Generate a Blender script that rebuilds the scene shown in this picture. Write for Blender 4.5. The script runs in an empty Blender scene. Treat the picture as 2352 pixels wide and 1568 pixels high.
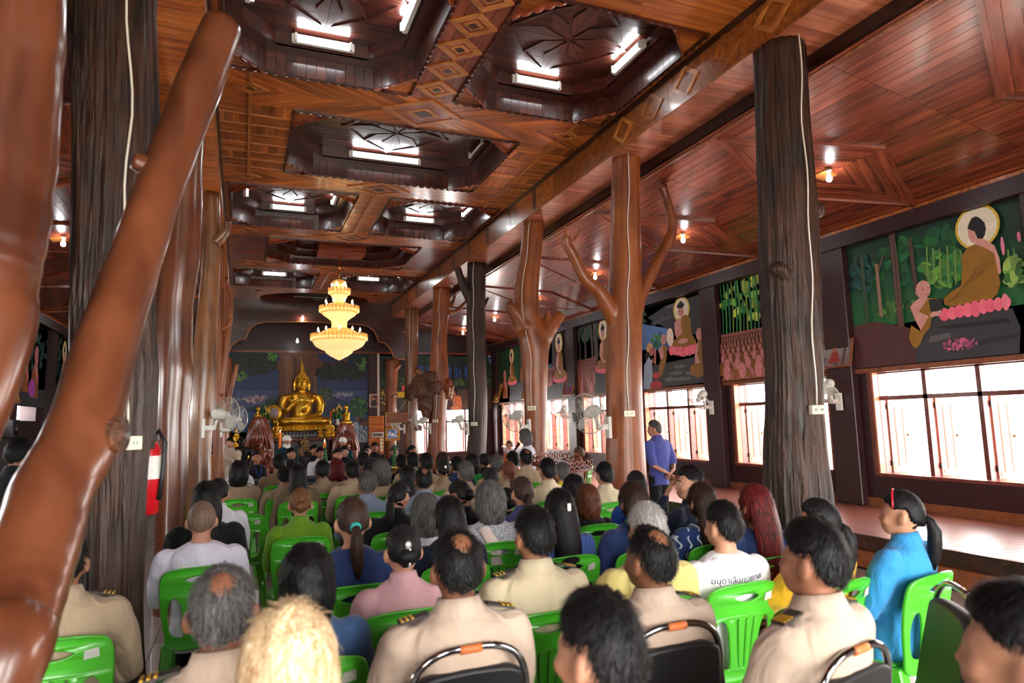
import bpy, bmesh, math, random
import numpy as np
from mathutils import Vector, Matrix, noise as mnoise
from mathutils.bvhtree import BVHTree
PI = math.pi
random.seed(7)
sc = bpy.context.scene
COL = sc.collection

# ------------------------------------------------------------------ camera
cam_d = bpy.data.cameras.new('camera'); cam = bpy.data.objects.new('camera', cam_d); COL.objects.link(cam)
sc.camera = cam
def _cam():
    vY = np.array([555-1176., 980-784]); vX = np.array([4900-1176., 860-784])
    f = math.sqrt(-(vY@vX))
    dY = np.array([*vY, f]); dY /= np.linalg.norm(dY)
    dX = np.array([*vX, f]); dX /= np.linalg.norm(dX)
    dZ = np.cross(dX, dY)
    M = np.stack([dX, dY, dZ])
    return M, f
CM, CF = _cam()
EYE = 1.65
cam_d.sensor_fit = 'HORIZONTAL'; cam_d.sensor_width = 36.0; cam_d.lens = CF*36/2352
cam_d.clip_start = .05; cam_d.clip_end = 300
_r, _u, _b = CM[:, 0], -CM[:, 1], -CM[:, 2]
cam.matrix_world = Matrix(((_r[0], _u[0], _b[0], 0), (_r[1], _u[1], _b[1], 0), (_r[2], _u[2], _b[2], EYE), (0, 0, 0, 1)))
cam_d.dof.use_dof = True; cam_d.dof.focus_distance = 9.0; cam_d.dof.aperture_fstop = 2.6
C0 = np.array([0, 0, EYE])
def ray(x, y): return CM@np.array([x-1176, y-784, CF])
def atZ(x, y, z): d = ray(x, y); return C0+d*(z-EYE)/d[2]
def atX(x, y, X): d = ray(x, y); return C0+d*X/d[0]
def atY(x, y, Y): d = ray(x, y); return C0+d*Y/d[1]
def depth(p): return float((CM.T@(np.array(p)-C0))[2])

# ------------------------------------------------------------------ world, exposure
w = bpy.data.worlds.new('sky'); sc.world = w; w.use_nodes = True
bg = w.node_tree.nodes['Background']; bg.inputs[0].default_value = (1, .985, .955, 1); bg.inputs[1].default_value = 17.0
vs = sc.view_settings; vs.view_transform = 'Standard'; vs.look = 'None'; vs.exposure = 0.4; vs.gamma = 1.0; vs.use_curve_mapping = False

# ------------------------------------------------------------------ colour + materials
def lin(r, g, b):
    def q(v):
        v /= 255.
        return v/12.92 if v <= .04045 else ((v+.055)/1.055)**2.4
    return (q(r), q(g), q(b), 1)
MATS = {}
def newmat(name):
    m = bpy.data.materials.new(name); m.use_nodes = True
    return m, m.node_tree.nodes, m.node_tree.links, m.node_tree.nodes['Principled BSDF']
def plain(name, col, rough=.5, metal=0., coat=0., bump=0., bscale=40., var=.0, spec=.5, alpha=1., trans=0.):
    if name in MATS: return MATS[name]
    m, N, L, P = newmat(name)
    P.inputs['Base Color'].default_value = col; P.inputs['Roughness'].default_value = rough
    P.inputs['Metallic'].default_value = metal; P.inputs['Coat Weight'].default_value = coat
    P.inputs['Specular IOR Level'].default_value = spec
    if trans: P.inputs['Transmission Weight'].default_value = trans
    if alpha < 1: P.inputs['Alpha'].default_value = alpha
    if bump or var:
        tc = N.new('ShaderNodeTexCoord'); nz = N.new('ShaderNodeTexNoise'); nz.inputs['Scale'].default_value = bscale
        nz.inputs['Detail'].default_value = 4
        L.new(tc.outputs['Object'], nz.inputs['Vector'])
        if bump:
            b = N.new('ShaderNodeBump'); b.inputs['Strength'].default_value = bump; b.inputs['Distance'].default_value = .01
            L.new(nz.outputs['Fac'], b.inputs['Height']); L.new(b.outputs['Normal'], P.inputs['Normal'])
        if var:
            hs = N.new('ShaderNodeHueSaturation'); hs.inputs['Color'].default_value = col
            mr = N.new('ShaderNodeMapRange'); mr.inputs['To Min'].default_value = 1-var; mr.inputs['To Max'].default_value = 1+var
            L.new(nz.outputs['Fac'], mr.inputs['Value']); L.new(mr.outputs['Result'], hs.inputs['Value']); L.new(hs.outputs['Color'], P.inputs['Base Color'])
    MATS[name] = m
    return m
def wood(name, dark, light, rough=.3, coat=.3, grain=(1.2, 14, 14), rnd=.35, bump=.15, crough=.12):
    """varnished wood: grain runs along the local X of each board, tone changes from board to board"""
    if name in MATS: return MATS[name]
    m, N, L, P = newmat(name)
    tc = N.new('ShaderNodeTexCoord'); oi = N.new('ShaderNodeObjectInfo')
    mp = N.new('ShaderNodeMapping'); mp.inputs['Scale'].default_value = grain
    L.new(tc.outputs['Object'], mp.inputs['Vector'])
    ad = N.new('ShaderNodeVectorMath'); ad.operation = 'MULTIPLY_ADD'
    cx = N.new('ShaderNodeCombineXYZ')
    ge = N.new('ShaderNodeNewGeometry'); sm_ = N.new('ShaderNodeMath'); sm_.operation = 'ADD'; fr = N.new('ShaderNodeMath'); fr.operation = 'FRACT'
    L.new(oi.outputs['Random'], sm_.inputs[0]); L.new(ge.outputs['Random Per Island'], sm_.inputs[1]); L.new(sm_.outputs[0], fr.inputs[0])
    for i in range(3): L.new(fr.outputs[0], cx.inputs[i])
    L.new(cx.outputs[0], ad.inputs[0]); ad.inputs[1].default_value = (37, 61, 23); L.new(mp.outputs[0], ad.inputs[2])
    nz = N.new('ShaderNodeTexNoise'); nz.inputs['Scale'].default_value = 1.; nz.inputs['Detail'].default_value = 6; nz.inputs['Distortion'].default_value = .6
    L.new(ad.outputs[0], nz.inputs['Vector'])
    cr = N.new('ShaderNodeValToRGB'); cr.color_ramp.elements[0].color = dark; cr.color_ramp.elements[1].color = light
    cr.color_ramp.elements[0].position = .34; cr.color_ramp.elements[1].position = .68
    L.new(nz.outputs['Fac'], cr.inputs['Fac'])
    hs = N.new('ShaderNodeHueSaturation'); mr = N.new('ShaderNodeMapRange')
    mr.inputs['To Min'].default_value = 1-rnd; mr.inputs['To Max'].default_value = 1+rnd
    L.new(fr.outputs[0], mr.inputs['Value']); L.new(mr.outputs[0], hs.inputs['Value']); L.new(cr.outputs[0], hs.inputs['Color'])
    L.new(hs.outputs[0], P.inputs['Base Color'])
    P.inputs['Roughness'].default_value = rough; P.inputs['Coat Weight'].default_value = coat; P.inputs['Coat Roughness'].default_value = crough
    b = N.new('ShaderNodeBump'); b.inputs['Strength'].default_value = bump; b.inputs['Distance'].default_value = .004
    L.new(nz.outputs['Fac'], b.inputs['Height']); L.new(b.outputs['Normal'], P.inputs['Normal'])
    MATS[name] = m
    return m
def bark(name, dark, light, rough=.45, coat=0., scale=(9, 9, 1.1), bump=.6, dist=.03, voro=0.):
    if name in MATS: return MATS[name]
    m, N, L, P = newmat(name)
    tc = N.new('ShaderNodeTexCoord'); mp = N.new('ShaderNodeMapping'); mp.inputs['Scale'].default_value = scale
    L.new(tc.outputs['Object'], mp.inputs['Vector'])
    nz = N.new('ShaderNodeTexNoise'); nz.inputs['Scale'].default_value = 1.6; nz.inputs['Detail'].default_value = 8; nz.inputs['Distortion'].default_value = .8
    L.new(mp.outputs[0], nz.inputs['Vector'])
    n2 = N.new('ShaderNodeTexNoise'); n2.inputs['Scale'].default_value = 2.2; n2.inputs['Detail'].default_value = 3
    L.new(tc.outputs['Object'], n2.inputs['Vector'])
    mx = N.new('ShaderNodeMath'); mx.operation = 'MULTIPLY_ADD'; mx.inputs[1].default_value = .45; L.new(n2.outputs['Fac'], mx.inputs[0])
    m2 = N.new('ShaderNodeMath'); m2.operation = 'MULTIPLY'; m2.inputs[1].default_value = .6; L.new(nz.outputs['Fac'], m2.inputs[0])
    L.new(m2.outputs[0], mx.inputs[2])
    cr = N.new('ShaderNodeValToRGB'); cr.color_ramp.elements[0].color = dark; cr.color_ramp.elements[1].color = light
    cr.color_ramp.elements[0].position = .38; cr.color_ramp.elements[1].position = .64
    L.new(mx.outputs[0], cr.inputs['Fac']); L.new(cr.outputs[0], P.inputs['Base Color'])
    P.inputs['Roughness'].default_value = rough; P.inputs['Coat Weight'].default_value = coat; P.inputs['Coat Roughness'].default_value = .15
    b = N.new('ShaderNodeBump'); b.inputs['Strength'].default_value = bump; b.inputs['Distance'].default_value = dist
    L.new(nz.outputs['Fac'], b.inputs['Height']); L.new(b.outputs['Normal'], P.inputs['Normal'])
    MATS[name] = m
    return m
def glow(name, col, strength):
    if name in MATS: return MATS[name]
    m, N, L, P = newmat(name)
    P.inputs['Base Color'].default_value = col; P.inputs['Emission Color'].default_value = col; P.inputs['Emission Strength'].default_value = strength
    MATS[name] = m
    return m
def vcol(name, rough=.6, bump=0.):
    """painted surface: colour comes from the shapes' own colour layer"""
    if name in MATS: return MATS[name]
    m, N, L, P = newmat(name)
    a = N.new('ShaderNodeVertexColor'); a.layer_name = 'paint'
    tc = N.new('ShaderNodeTexCoord'); nz = N.new('ShaderNodeTexNoise'); nz.inputs['Scale'].default_value = 9; nz.inputs['Detail'].default_value = 5
    L.new(tc.outputs['Object'], nz.inputs['Vector'])
    hs = N.new('ShaderNodeHueSaturation'); mr = N.new('ShaderNodeMapRange'); mr.inputs['To Min'].default_value = .72; mr.inputs['To Max'].default_value = 1.28
    L.new(nz.outputs['Fac'], mr.inputs['Value']); L.new(mr.outputs[0], hs.inputs['Value']); L.new(a.outputs['Color'], hs.inputs['Color'])
    L.new(hs.outputs[0], P.inputs['Base Color']); P.inputs['Roughness'].default_value = rough
    MATS[name] = m
    return m

# ------------------------------------------------------------------ object helpers
def tag(o, label=None, cat=None, group=None, kind=None):
    if label: o['label'] = label
    if cat: o['category'] = cat
    if group: o['group'] = group
    if kind: o['kind'] = kind
    return o
def link(o, parent=None):
    COL.objects.link(o)
    if parent is not None: o.parent = parent
    return o
def empty(name, loc=(0, 0, 0), rz=0., label=None, cat=None, group=None, kind=None, parent=None):
    o = bpy.data.objects.new(name, None); link(o, parent); o.location = loc; o.rotation_euler = (0, 0, rz)
    o.empty_display_size = .1
    return tag(o, label, cat, group, kind)
def place(name, me, mats=None, parent=None, loc=None, rot=None, scale=None):
    o = bpy.data.objects.new(name, me); link(o, parent)
    if loc is not None: o.location = loc
    if rot is not None: o.rotation_euler = rot
    if scale is not None: o.scale = scale if hasattr(scale, '__len__') else (scale,)*3
    if mats is not None:
        if not isinstance(mats, (list, tuple)): mats = [mats]
        if not me.materials:
            for m in mats: me.materials.append(m)
        else:
            for i, m in enumerate(mats):
                if me.materials[i] != m:
                    o.material_slots[i].link = 'OBJECT'; o.material_slots[i].material = m
    return o
class MB:
    """collects verts and faces; build() links ONE mesh object"""
    def __init__(s): s.v = []; s.f = []; s.mi = []; s.sm = []
    def add(s, vs_, fs_, mi=0, sm=False):
        n = len(s.v); s.v += [tuple(map(float, p)) for p in vs_]
        for f_ in fs_: s.f.append([n+i for i in f_]); s.mi.append(mi); s.sm.append(sm)
        return s
    def box(s, c, d, rz=0., mi=0, R=None):
        x, y, z = [k/2 for k in d]
        P = [(-x, -y, -z), (x, -y, -z), (x, y, -z), (-x, y, -z), (-x, -y, z), (x, -y, z), (x, y, z), (-x, y, z)]
        if R is None:
            ca, sa = math.cos(rz), math.sin(rz); P = [(a*ca-b*sa+c[0], a*sa+b*ca+c[1], k+c[2]) for a, b, k in P]
        else: P = [tuple(R@Vector(p)+Vector(c)) for p in P]
        return s.add(P, [(0, 3, 2, 1), (4, 5, 6, 7), (0, 1, 5, 4), (1, 2, 6, 5), (2, 3, 7, 6), (3, 0, 4, 7)], mi)
    def b2(s, a, b, mi=0): return s.box([(p+q)/2 for p, q in zip(a, b)], [abs(q-p) for p, q in zip(a, b)], mi=mi)
    def tube(s, pts, r, n=8, mi=0, cap=True, sm=True, ell=1.):
        pts = [Vector(p) for p in pts]; m = len(pts)
        if not hasattr(r, '__len__'): r = [r]*m
        rings = []; up = None
        for i, p in enumerate(pts):
            t = (pts[min(i+1, m-1)]-pts[max(i-1, 0)]).normalized()
            if up is None:
                up = Vector((1, 0, 0)) if abs(t.x) < .8 else Vector((0, 1, 0))
            a = (up-t*up.dot(t)).normalized(); b = t.cross(a); up = a
            rings.append([p+(a*math.cos(2*PI*k/n)+b*ell*math.sin(2*PI*k/n))*r[i] for k in range(n)])
        V = [q for R_ in rings for q in R_]
        F = [(i*n+k, i*n+(k+1) % n, (i+1)*n+(k+1) % n, (i+1)*n+k) for i in range(m-1) for k in range(n)]
        if cap: F += [tuple(reversed(range(n))), tuple((m-1)*n+k for k in range(n))]
        return s.add(V, F, mi, sm)
    def lathe(s, prof, n=16, c=(0, 0, 0), mi=0, sm=True, sx=1., sy=1., cap=True):
        V = []
        for r, z in prof: V += [(c[0]+sx*r*math.cos(2*PI*k/n), c[1]+sy*r*math.sin(2*PI*k/n), c[2]+z) for k in range(n)]
        m = len(prof)
        F = [(i*n+k, i*n+(k+1) % n, (i+1)*n+(k+1) % n, (i+1)*n+k) for i in range(m-1) for k in range(n)]
        if cap: F += [tuple(reversed(range(n))), tuple((m-1)*n+k for k in range(n))]
        return s.add(V, F, mi, sm)
    def ell(s, c, r, n=12, m=8, mi=0, R=None):
        V = []; F = []
        for i in range(m+1):
            ph = PI*i/m
            for k in range(n):
                p = Vector((r[0]*math.sin(ph)*math.cos(2*PI*k/n), r[1]*math.sin(ph)*math.sin(2*PI*k/n), r[2]*math.cos(ph)))
                if R is not None: p = R@p
                V.append(p+Vector(c))
        F = [(i*n+k, (i+1)*n+k, (i+1)*n+(k+1) % n, i*n+(k+1) % n) for i in range(m) for k in range(n)]
        return s.add(V, F, mi, True)
    def prism(s, poly, z0, z1, mi=0):
        n = len(poly); V = [(x, y, z0) for x, y in poly]+[(x, y, z1) for x, y in poly]
        a = sum(poly[i][0]*poly[(i+1) % n][1]-poly[(i+1) % n][0]*poly[i][1] for i in range(n))
        F = [tuple(reversed(range(n))), tuple(n+i for i in range(n))]+[(i, (i+1) % n, n+(i+1) % n, n+i) for i in range(n)]
        if a < 0: F = [tuple(reversed(f_)) for f_ in F]
        return s.add(V, F, mi)
    def mesh(s, name):
        me = bpy.data.meshes.new(name); me.from_pydata(s.v, [], s.f)
        me.polygons.foreach_set('material_index', s.mi); me.polygons.foreach_set('use_smooth', s.sm)
        me.update(); return me
    def build(s, name, mats, parent=None, loc=None, rot=None, weld=False):
        me = s.mesh(name)
        if weld:
            bm = bmesh.new(); bm.from_mesh(me); bmesh.ops.remove_doubles(bm, verts=bm.verts, dist=1e-5); bm.to_mesh(me); bm.free()
        return place(name, me, mats, parent, loc, rot)
def bevel(o, wd=.01, seg=2):
    m = o.modifiers.new('bevel', 'BEVEL'); m.width = wd; m.segments = seg; m.limit_method = 'ANGLE'
    return o
def copy_tree(o, parent=None):
    c = o.copy(); COL.objects.link(c); c.parent = parent
    for ch in o.children: copy_tree(ch, c)
    return c
def interp(keys, t):
    """piecewise smooth interpolation of rows (t, a, b, ...)"""
    if t <= keys[0][0]: return keys[0][1:]
    for k0, k1 in zip(keys, keys[1:]):
        if t <= k1[0]:
            u = (t-k0[0])/(k1[0]-k0[0]); return [a+(b-a)*u for a, b in zip(k0[1:], k1[1:])]
    return keys[-1][1:]
def clip(poly, nx, ny, d):
    """keep the part of a convex polygon where nx*x+ny*y <= d"""
    out = []
    for i, p in enumerate(poly):
        q = poly[(i+1) % len(poly)]; a = nx*p[0]+ny*p[1]-d; b = nx*q[0]+ny*q[1]-d
        if a <= 0: out.append(p)
        if (a < 0 < b) or (b < 0 < a):
            t = a/(a-b); out.append((p[0]+(q[0]-p[0])*t, p[1]+(q[1]-p[1])*t))
    return out
def strips(poly, ang, width, gap=.006, off=0., maxlen=None):
    """cut a convex polygon into boards running along ANG; gives (local polygon, origin, ang)"""
    ca, sa = math.cos(ang), math.sin(ang)
    L_ = [(x*ca+y*sa, -x*sa+y*ca) for x, y in poly]
    lo = min(p[1] for p in L_); hi = max(p[1] for p in L_); n = max(1, round((hi-lo)/width)); wd = (hi-lo)/n; out = []
    for i in range(n):
        q = clip(clip(L_, 0, -1, -(lo+i*wd+gap/2)), 0, 1, lo+(i+1)*wd-gap/2)
        if len(q) < 3: continue
        runs = [q]
        if maxlen:
            a = min(p[0] for p in q); b = max(p[0] for p in q); k = max(1, math.ceil((b-a)/maxlen)); runs = []
            sh = random.random()*.3*(b-a)/k if k > 1 else 0
            cuts = [a]+[a+(b-a)*j/k+sh*(j % 2) for j in range(1, k)]+[b]
            for c0, c1 in zip(cuts, cuts[1:]):
                r_ = clip(clip(q, -1, 0, -(c0+gap/2)), 1, 0, c1-gap/2)
                if len(r_) >= 3: runs.append(r_)
        for r_ in runs:
            mx = sum(p[0] for p in r_)/len(r_); my = sum(p[1] for p in r_)/len(r_)
            out.append(([(p[0]-mx, p[1]-my) for p in r_], (mx*ca-my*sa, mx*sa+my*ca), ang))
    return out
def board(name, item, z0, z1, mat, parent):
    poly, (ox, oy), ang = item
    return MB().prism(poly, z0, z1).build(name, mat, parent, (ox, oy, 0), (0, 0, ang))
# ================================================================== THE SETTING
XL, XR, XC = -.35, 4.28, 1.965
WR, WL, YB, YF = 8.15, -4.23, 21.6, -3.0
PLAT, PX = .33, 6.15
ZC, ZB = 5.36, 4.92
M_orange = wood('teak_orange', lin(138, 64, 22), lin(204, 118, 50), .3, .3, rnd=.4)
M_light = wood('teak_light', lin(160, 92, 40), lin(205, 132, 66), .35, .25, rnd=.12)
M_red = wood('rosewood', lin(104, 44, 28), lin(158, 80, 52), .27, .4, rnd=.32)
M_soff = wood('soffit_wood', lin(146, 76, 48), lin(196, 120, 84), .3, .3, rnd=.2)
M_dark = wood('dark_wood', lin(46, 18, 13), lin(86, 38, 26), .28, .3, rnd=.3)
M_black = wood('black_wood', lin(28, 15, 12), lin(58, 30, 22), .3, .4, rnd=.2)
M_gold = wood('beam_veneer', lin(116, 58, 18), lin(164, 94, 36), .3, .35, rnd=.2)
M_maroon = wood('maroon_paint', lin(40, 13, 17), lin(54, 20, 23), .4, .0, rnd=.06, bump=.05)
M_base = wood('baseboard_wood', lin(110, 56, 30), lin(140, 78, 42), .4, .2, rnd=.1)
M_plat = wood('platform_boards', lin(120, 56, 44), lin(164, 92, 72), .35, 1., rnd=.12, crough=.3)
M_tile = plain('floor_tile', lin(160, 148, 142), .22, coat=.5, var=.12, bscale=3)
M_grout = plain('grout', lin(70, 62, 58), .8)
M_white = plain('white_plastic', lin(225, 222, 212), .4)
M_frame = wood('window_frame_wood', lin(92, 40, 32), lin(124, 60, 48), .35, .2, rnd=.1)
M_shut = wood('shutter_wood', lin(200, 120, 98), lin(226, 150, 124), .5, .1, rnd=.06)
M_jamb_lit = wood('jamb_wood_lit', lin(176, 108, 74), lin(206, 142, 104), .4, .1, rnd=.08)  # paler than the maroon wall: daylight on the reveal put into the colour
M_groove = plain('shutter_groove', lin(176, 74, 60), .6)

# ---- floor: tiles are pieces of the floor
fl = MB().b2((-4.6, YF-3, -.12), (8.5, YB+.3, -.015)).build('floor', M_grout); tag(fl, 'glossy pale tiled floor under the rows of chairs', None, None, 'structure')
tme = MB().b2((-.297, -.297, -.015), (.297, .297, 0)).mesh('tile')
cand = []
for i in range(-2, 11):
    for j in range(0, 34):
        x, y = -.3+i*.6, .3+j*.6
        if x < PX-.28: cand.append((y*y+x*x, x, y))
cand.sort()
for q, x, y in cand[:290]: place('tile', tme, M_tile, fl, (x, y, 0))
rest = MB()
for q, x, y in cand[290:]: rest.b2((x-.297, y-.297, -.015), (x+.297, y+.297, 0))
for i in range(-8, 11):
    for j in range(-10, 0): rest.b2((-.3+i*.6-.297, .3+j*.6-.297, -.015), (-.3+i*.6+.297, .3+j*.6+.297, 0))
tag(rest.build('far_tiles', M_tile, fl), kind='stuff')

# ---- platforms along both sides
def platform(name, x0, x1, edge, lab):
    p = MB(); p.b2((x0, YF, 0), (x1, YB, PLAT-.02)); o = p.build(name, M_dark); tag(o, lab, None, None, 'structure')
    s_ = 1 if edge == x0 else -1
    MB().b2((edge-s_*.02, YF, PLAT-.14), (edge+s_*.03, YB, PLAT)).build('riser_board', M_black, o)
    MB().b2((edge-s_*.05, YF, 0), (edge+s_*.02, YB, .17)).build('lower_riser', M_base, o)
    return o
pr = platform('floor_platform_right', PX, WR, PX, 'raised platform of red varnished boards below the windows')
for it in strips([(PX+.03, .5), (WR, .5), (WR, YB), (PX+.03, YB)], PI/2, .145, .004, maxlen=3.6): board('floor_board', it, PLAT-.02, PLAT, M_plat, pr)
pl_ = platform('floor_platform_left', WL, -2.2, -2.2, 'raised platform along the opposite wall behind the trunks')

# ---- right wall with windows
PIL = [1.42, 4.25, 7.08, 9.9, 12.75, 15.55, 18.4, 21.3]
SZ, TZ, TR = .77, 2.19, 1.8
WIN = [(PIL[i]+.33, PIL[i+1]-.42) for i in range(7)]
wr = MB(); wr.b2((WR, YF, 0), (WR+.3, YB+.3, SZ)); wr.b2((WR, YF, TZ), (WR+.3, YB+.3, 6.05))
edges = [YF]+[e for ab in WIN for e in ab]+[YB+.3]
for a, b in zip(edges[0::2], edges[1::2]): wr.b2((WR, a, SZ), (WR+.3, b, TZ))
wall_r = wr.build('wall_right', M_maroon); tag(wall_r, 'dark maroon wooden wall with windows under painted panels', None, None, 'structure')
for y in PIL: bevel(MB().b2((WR-.13, y-.22, PLAT), (WR, y+.22, 4.02)).build('pilaster', M_maroon, wall_r), .01, 1)
for i, y in enumerate(PIL[1:-1]):   # lighter strips that paint in the daylight on the window jambs
    MB().b2((WR-.02, y-.42, SZ-.02), (WR, y-.36, TZ)).build('jamb_light_strip', M_frame, wall_r)
MB().b2((WR-.17, YF, 4.0), (WR, YB, 4.21)).build('head_beam', M_maroon, wall_r)
tag(MB().b2((WR-.12, YF, 4.21), (WR, YB, 4.27)).build('trim_1', M_orange), 'orange wooden cornice along the top of window wall', None, None, 'structure')
tag(MB().b2((WR-.06, YF, TZ-.035), (WR, YB, TZ+.03)).build('trim_2', M_base), 'wooden rail between windows and painted panels', None, None, 'structure')
tag(MB().b2((WR-.03, YF, PLAT), (WR, YB, PLAT+.11)).build('baseboard_right', M_base), 'orange brown skirting along the platform wall', None, None, 'structure')

# shutter leaf: local x = width, y = thickness, z = height
def leaf_mesh(wd, h):
    m = MB(); m.b2((0, -.016, 0), (wd, .016, h))
    for g in (.3, .68): m.b2((wd*g-.009, -.019, h*.08), (wd*g+.009, .019, h*.9), 1)
    m.b2((wd*.1, -.02, h*.03), (wd*.9, .02, h*.075), 0); m.b2((wd*.1, -.02, h*.92), (wd*.9, .02, h*.965), 0)
    return m.mesh('shutter')
LEAF = leaf_mesh(.33, TR-SZ-.03); KNOB = MB().lathe([(.0, 0), (.014, .005), (.014, .02), (.0, .03)], 8).mesh('shutter_knob')
M_brass = plain('brass', lin(120, 96, 50), .35, .9)
def window(n, a, b):
    wobj = empty(f'window_{n}', (WR+.15, (a+b)/2, SZ), kind='structure', label='triple window with open wooden shutters' if False else None)
    tag(wobj, f'wooden window number {n}' if False else 'three-light wooden window with shutters swung outside')
    h = (b-a)/2
    for k in range(4):
        y = -h+k*(2*h/3); MB().b2((-.05, y-.028, 0), (.06, y+.028, TZ-SZ)).build('mullion', M_frame, wobj)
    MB().b2((-.05, -h, TR-SZ-.025), (.06, h, TR-SZ+.03)).build('transom', M_frame, wobj)
    MB().b2((-.05, -h, TZ-SZ-.05), (.06, h, TZ-SZ)).build('head_rail', M_frame, wobj)
    MB().b2((-.2, -h-.03, -.03), (.2, h+.03, .012)).build('sill', M_frame, wobj)
    for yy in (-h, h): MB().b2((-.155, yy-.012*(1 if yy > 0 else -1)-.012, 0), (-.05, yy-.012*(1 if yy > 0 else -1)+.012, TZ-SZ)).build('jamb_lining', M_jamb_lit, wobj)
    for k in range(3):
        y0 = -h+k*(2*h/3)+.03; y1 = -h+(k+1)*(2*h/3)-.03
        MB().b2((.0, y0, TR-SZ+.03), (.006, y1, TZ-SZ-.05)).build('pane', M_glass, wobj)
        for yy, ang in ((y1, -.16), (y0, .16)):
            lf = place('shutter', LEAF, [M_shut, M_groove], wobj, (.075, yy, .015), (0, 0, ang))
            for hz in (.12, .9): MB().b2((-.012, -.022, hz-.035), (.012, .022, hz+.035)).build('hinge', M_black, lf)
            place('shutter_knob', KNOB, M_brass, lf, (.28, -.016, .5), (PI/2, 0, 0))
    return wobj
def glassmat():
    m, N, L, P = newmat('window_glass')
    t = N.new('ShaderNodeBsdfTransparent'); g = N.new('ShaderNodeBsdfGlossy'); g.inputs['Roughness'].default_value = .02
    mx = N.new('ShaderNodeMixShader'); mx.inputs[0].default_value = .05; L.new(t.outputs[0], mx.inputs[1]); L.new(g.outputs[0], mx.inputs[2])
    L.new(mx.outputs[0], N['Material Output'].inputs[0]); return m
M_glass = glassmat()
for i, (a, b) in enumerate(WIN): window(i+1, a, b)
ORD = ['first', 'second', 'third', 'fourth', 'fifth', 'sixth', 'seventh']
for i in range(7):
    bpy.data.objects[f'window_{i+1}']['label'] = f'three-light window with open shutters, {ORD[6-i]} from the altar wall'
    L_ = bpy.data.lights.new('window_portal', 'AREA'); L_.shape = 'RECTANGLE'; L_.size = WIN[i][1]-WIN[i][0]; L_.size_y = TZ-SZ; L_.cycles.is_portal = True
    po = bpy.data.objects.new('window_portal', L_); link(po); po.location = (WR+.32, sum(WIN[i])/2, (SZ+TZ)/2); po.rotation_euler = (PI/2, 0, PI/2)
# ground outside, added in a pale tone to bounce daylight indoors
tag(MB().b2((WR+.3, YF-10, -.6), (60, YB+30, -.5)).build('ground_outside', plain('pale_ground', lin(205, 200, 190), .9)), 'pale ground added outside the windows to bounce light', None, None, 'structure')

# ---- back wall: wood above, painted panels below, window opening to the right
BW = (5.05, 7.75, .62, 2.02)
wb = MB(); wb.b2((WL-.3, YB, 0), (BW[0], YB+.3, 6.05)); wb.b2((BW[1], YB, 0), (WR+.3, YB+.3, 6.05)); wb.b2((BW[0], YB, 0), (BW[1], YB+.3, BW[2])); wb.b2((BW[0], YB, BW[3]), (BW[1], YB+.3, 6.05))
wall_b = wb.build('wall_back', M_maroon); tag(wall_b, 'altar end wall with painted panels under dark boards', None, None, 'structure')
for it in strips([(WL, 3.96), (WR, 3.96), (WR, 5.3), (WL, 5.3)], PI/2, .3, .006):
    o = board('wall_board', it, 0, .015, M_dark if random.random() < .75 else M_red, wall_b)
    o.matrix_local = Matrix.Translation((0, YB, 0))@Matrix.Rotation(PI/2, 4, 'X')@o.matrix_local
MB().b2((WL, YB-.05, 3.9), (WR, YB, 3.97)).build('wall_rail', M_red, wall_b)
wo = empty('window_8', (sum(BW[:2])/2, YB+.12, BW[2]), label='wide bright window in the altar wall behind trunk pillars', kind='structure')
hw = (BW[1]-BW[0])/2
for k in range(5):
    x = -hw+k*hw/2; MB().b2((x-.03, -.05, 0), (x+.03, .05, BW[3]-BW[2])).build('mullion', M_frame, wo)
MB().b2((-hw, -.05, .98), (hw, .05, 1.04)).build('transom', M_frame, wo)
MB().b2((-hw, -.14, -.03), (hw, .14, .01)).build('sill', M_frame, wo)
LF2 = leaf_mesh(.33, .95)
for k in range(4):
    x = -hw+(k+.5)*hw/2
    for sx in (-1, 1): place('shutter', LF2, [M_shut, M_groove], wo, (x+sx*(hw/4-.04), .07, .015), (0, 0, PI/2+sx*.12))

# ---- left wall, rear wall
wl = MB(); wl.b2((WL-.3, YF, 0), (WL, YB+.3, 1.9)); wl.b2((WL-.3, YF, 2.3), (WL, YB+.3, 6.05))
for a, b in ((YF, 4.6), (6.7, 7.4), (9.5, 10.2), (12.3, 13.1), (15.1, 16.1), (17.6, YB+.3)): wl.b2((WL-.3, a, 1.9), (WL, b, 2.3))
wall_l = wl.build('wall_left', M_maroon); tag(wall_l, 'dark wall across the hall glimpsed between trunk pillars', None, None, 'structure')
for y in PIL: MB().b2((WL, y-.22, PLAT), (WL+.13, y+.22, 4.02)).build('pilaster', M_maroon, wall_l)
MB().b2((WL, YF, 4.0), (WL+.17, YB, 4.21)).build('head_beam', M_maroon, wall_l)
tag(MB().b2((WL, YF, 4.21), (WL+.12, YB, 4.27)).build('trim_3', M_orange), 'orange cornice on the wall behind the trunk pillars', None, None, 'structure')
wf = MB(); wf.b2((WL-.3, YF-.3, 3.3), (WR+.3, YF, 6.05))
for a, b in ((WL-.3, -3.0), (-1.2, .2), (3.7, 5.0), (6.8, WR+.3)): wf.b2((a, YF-.3, 0), (b, YF, 3.3))
tag(wf.build('wall_front', M_maroon), 'entrance wall with wide doorways behind the seats', None, None, 'structure')
tag(MB().b2((-30, YF-40, -.2), (40, YF-.3, -.13)).build('ground_entrance', plain('pale_ground', lin(205, 200, 190), .9)), 'pale ground before the entrance doors', None, None, 'structure')

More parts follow.
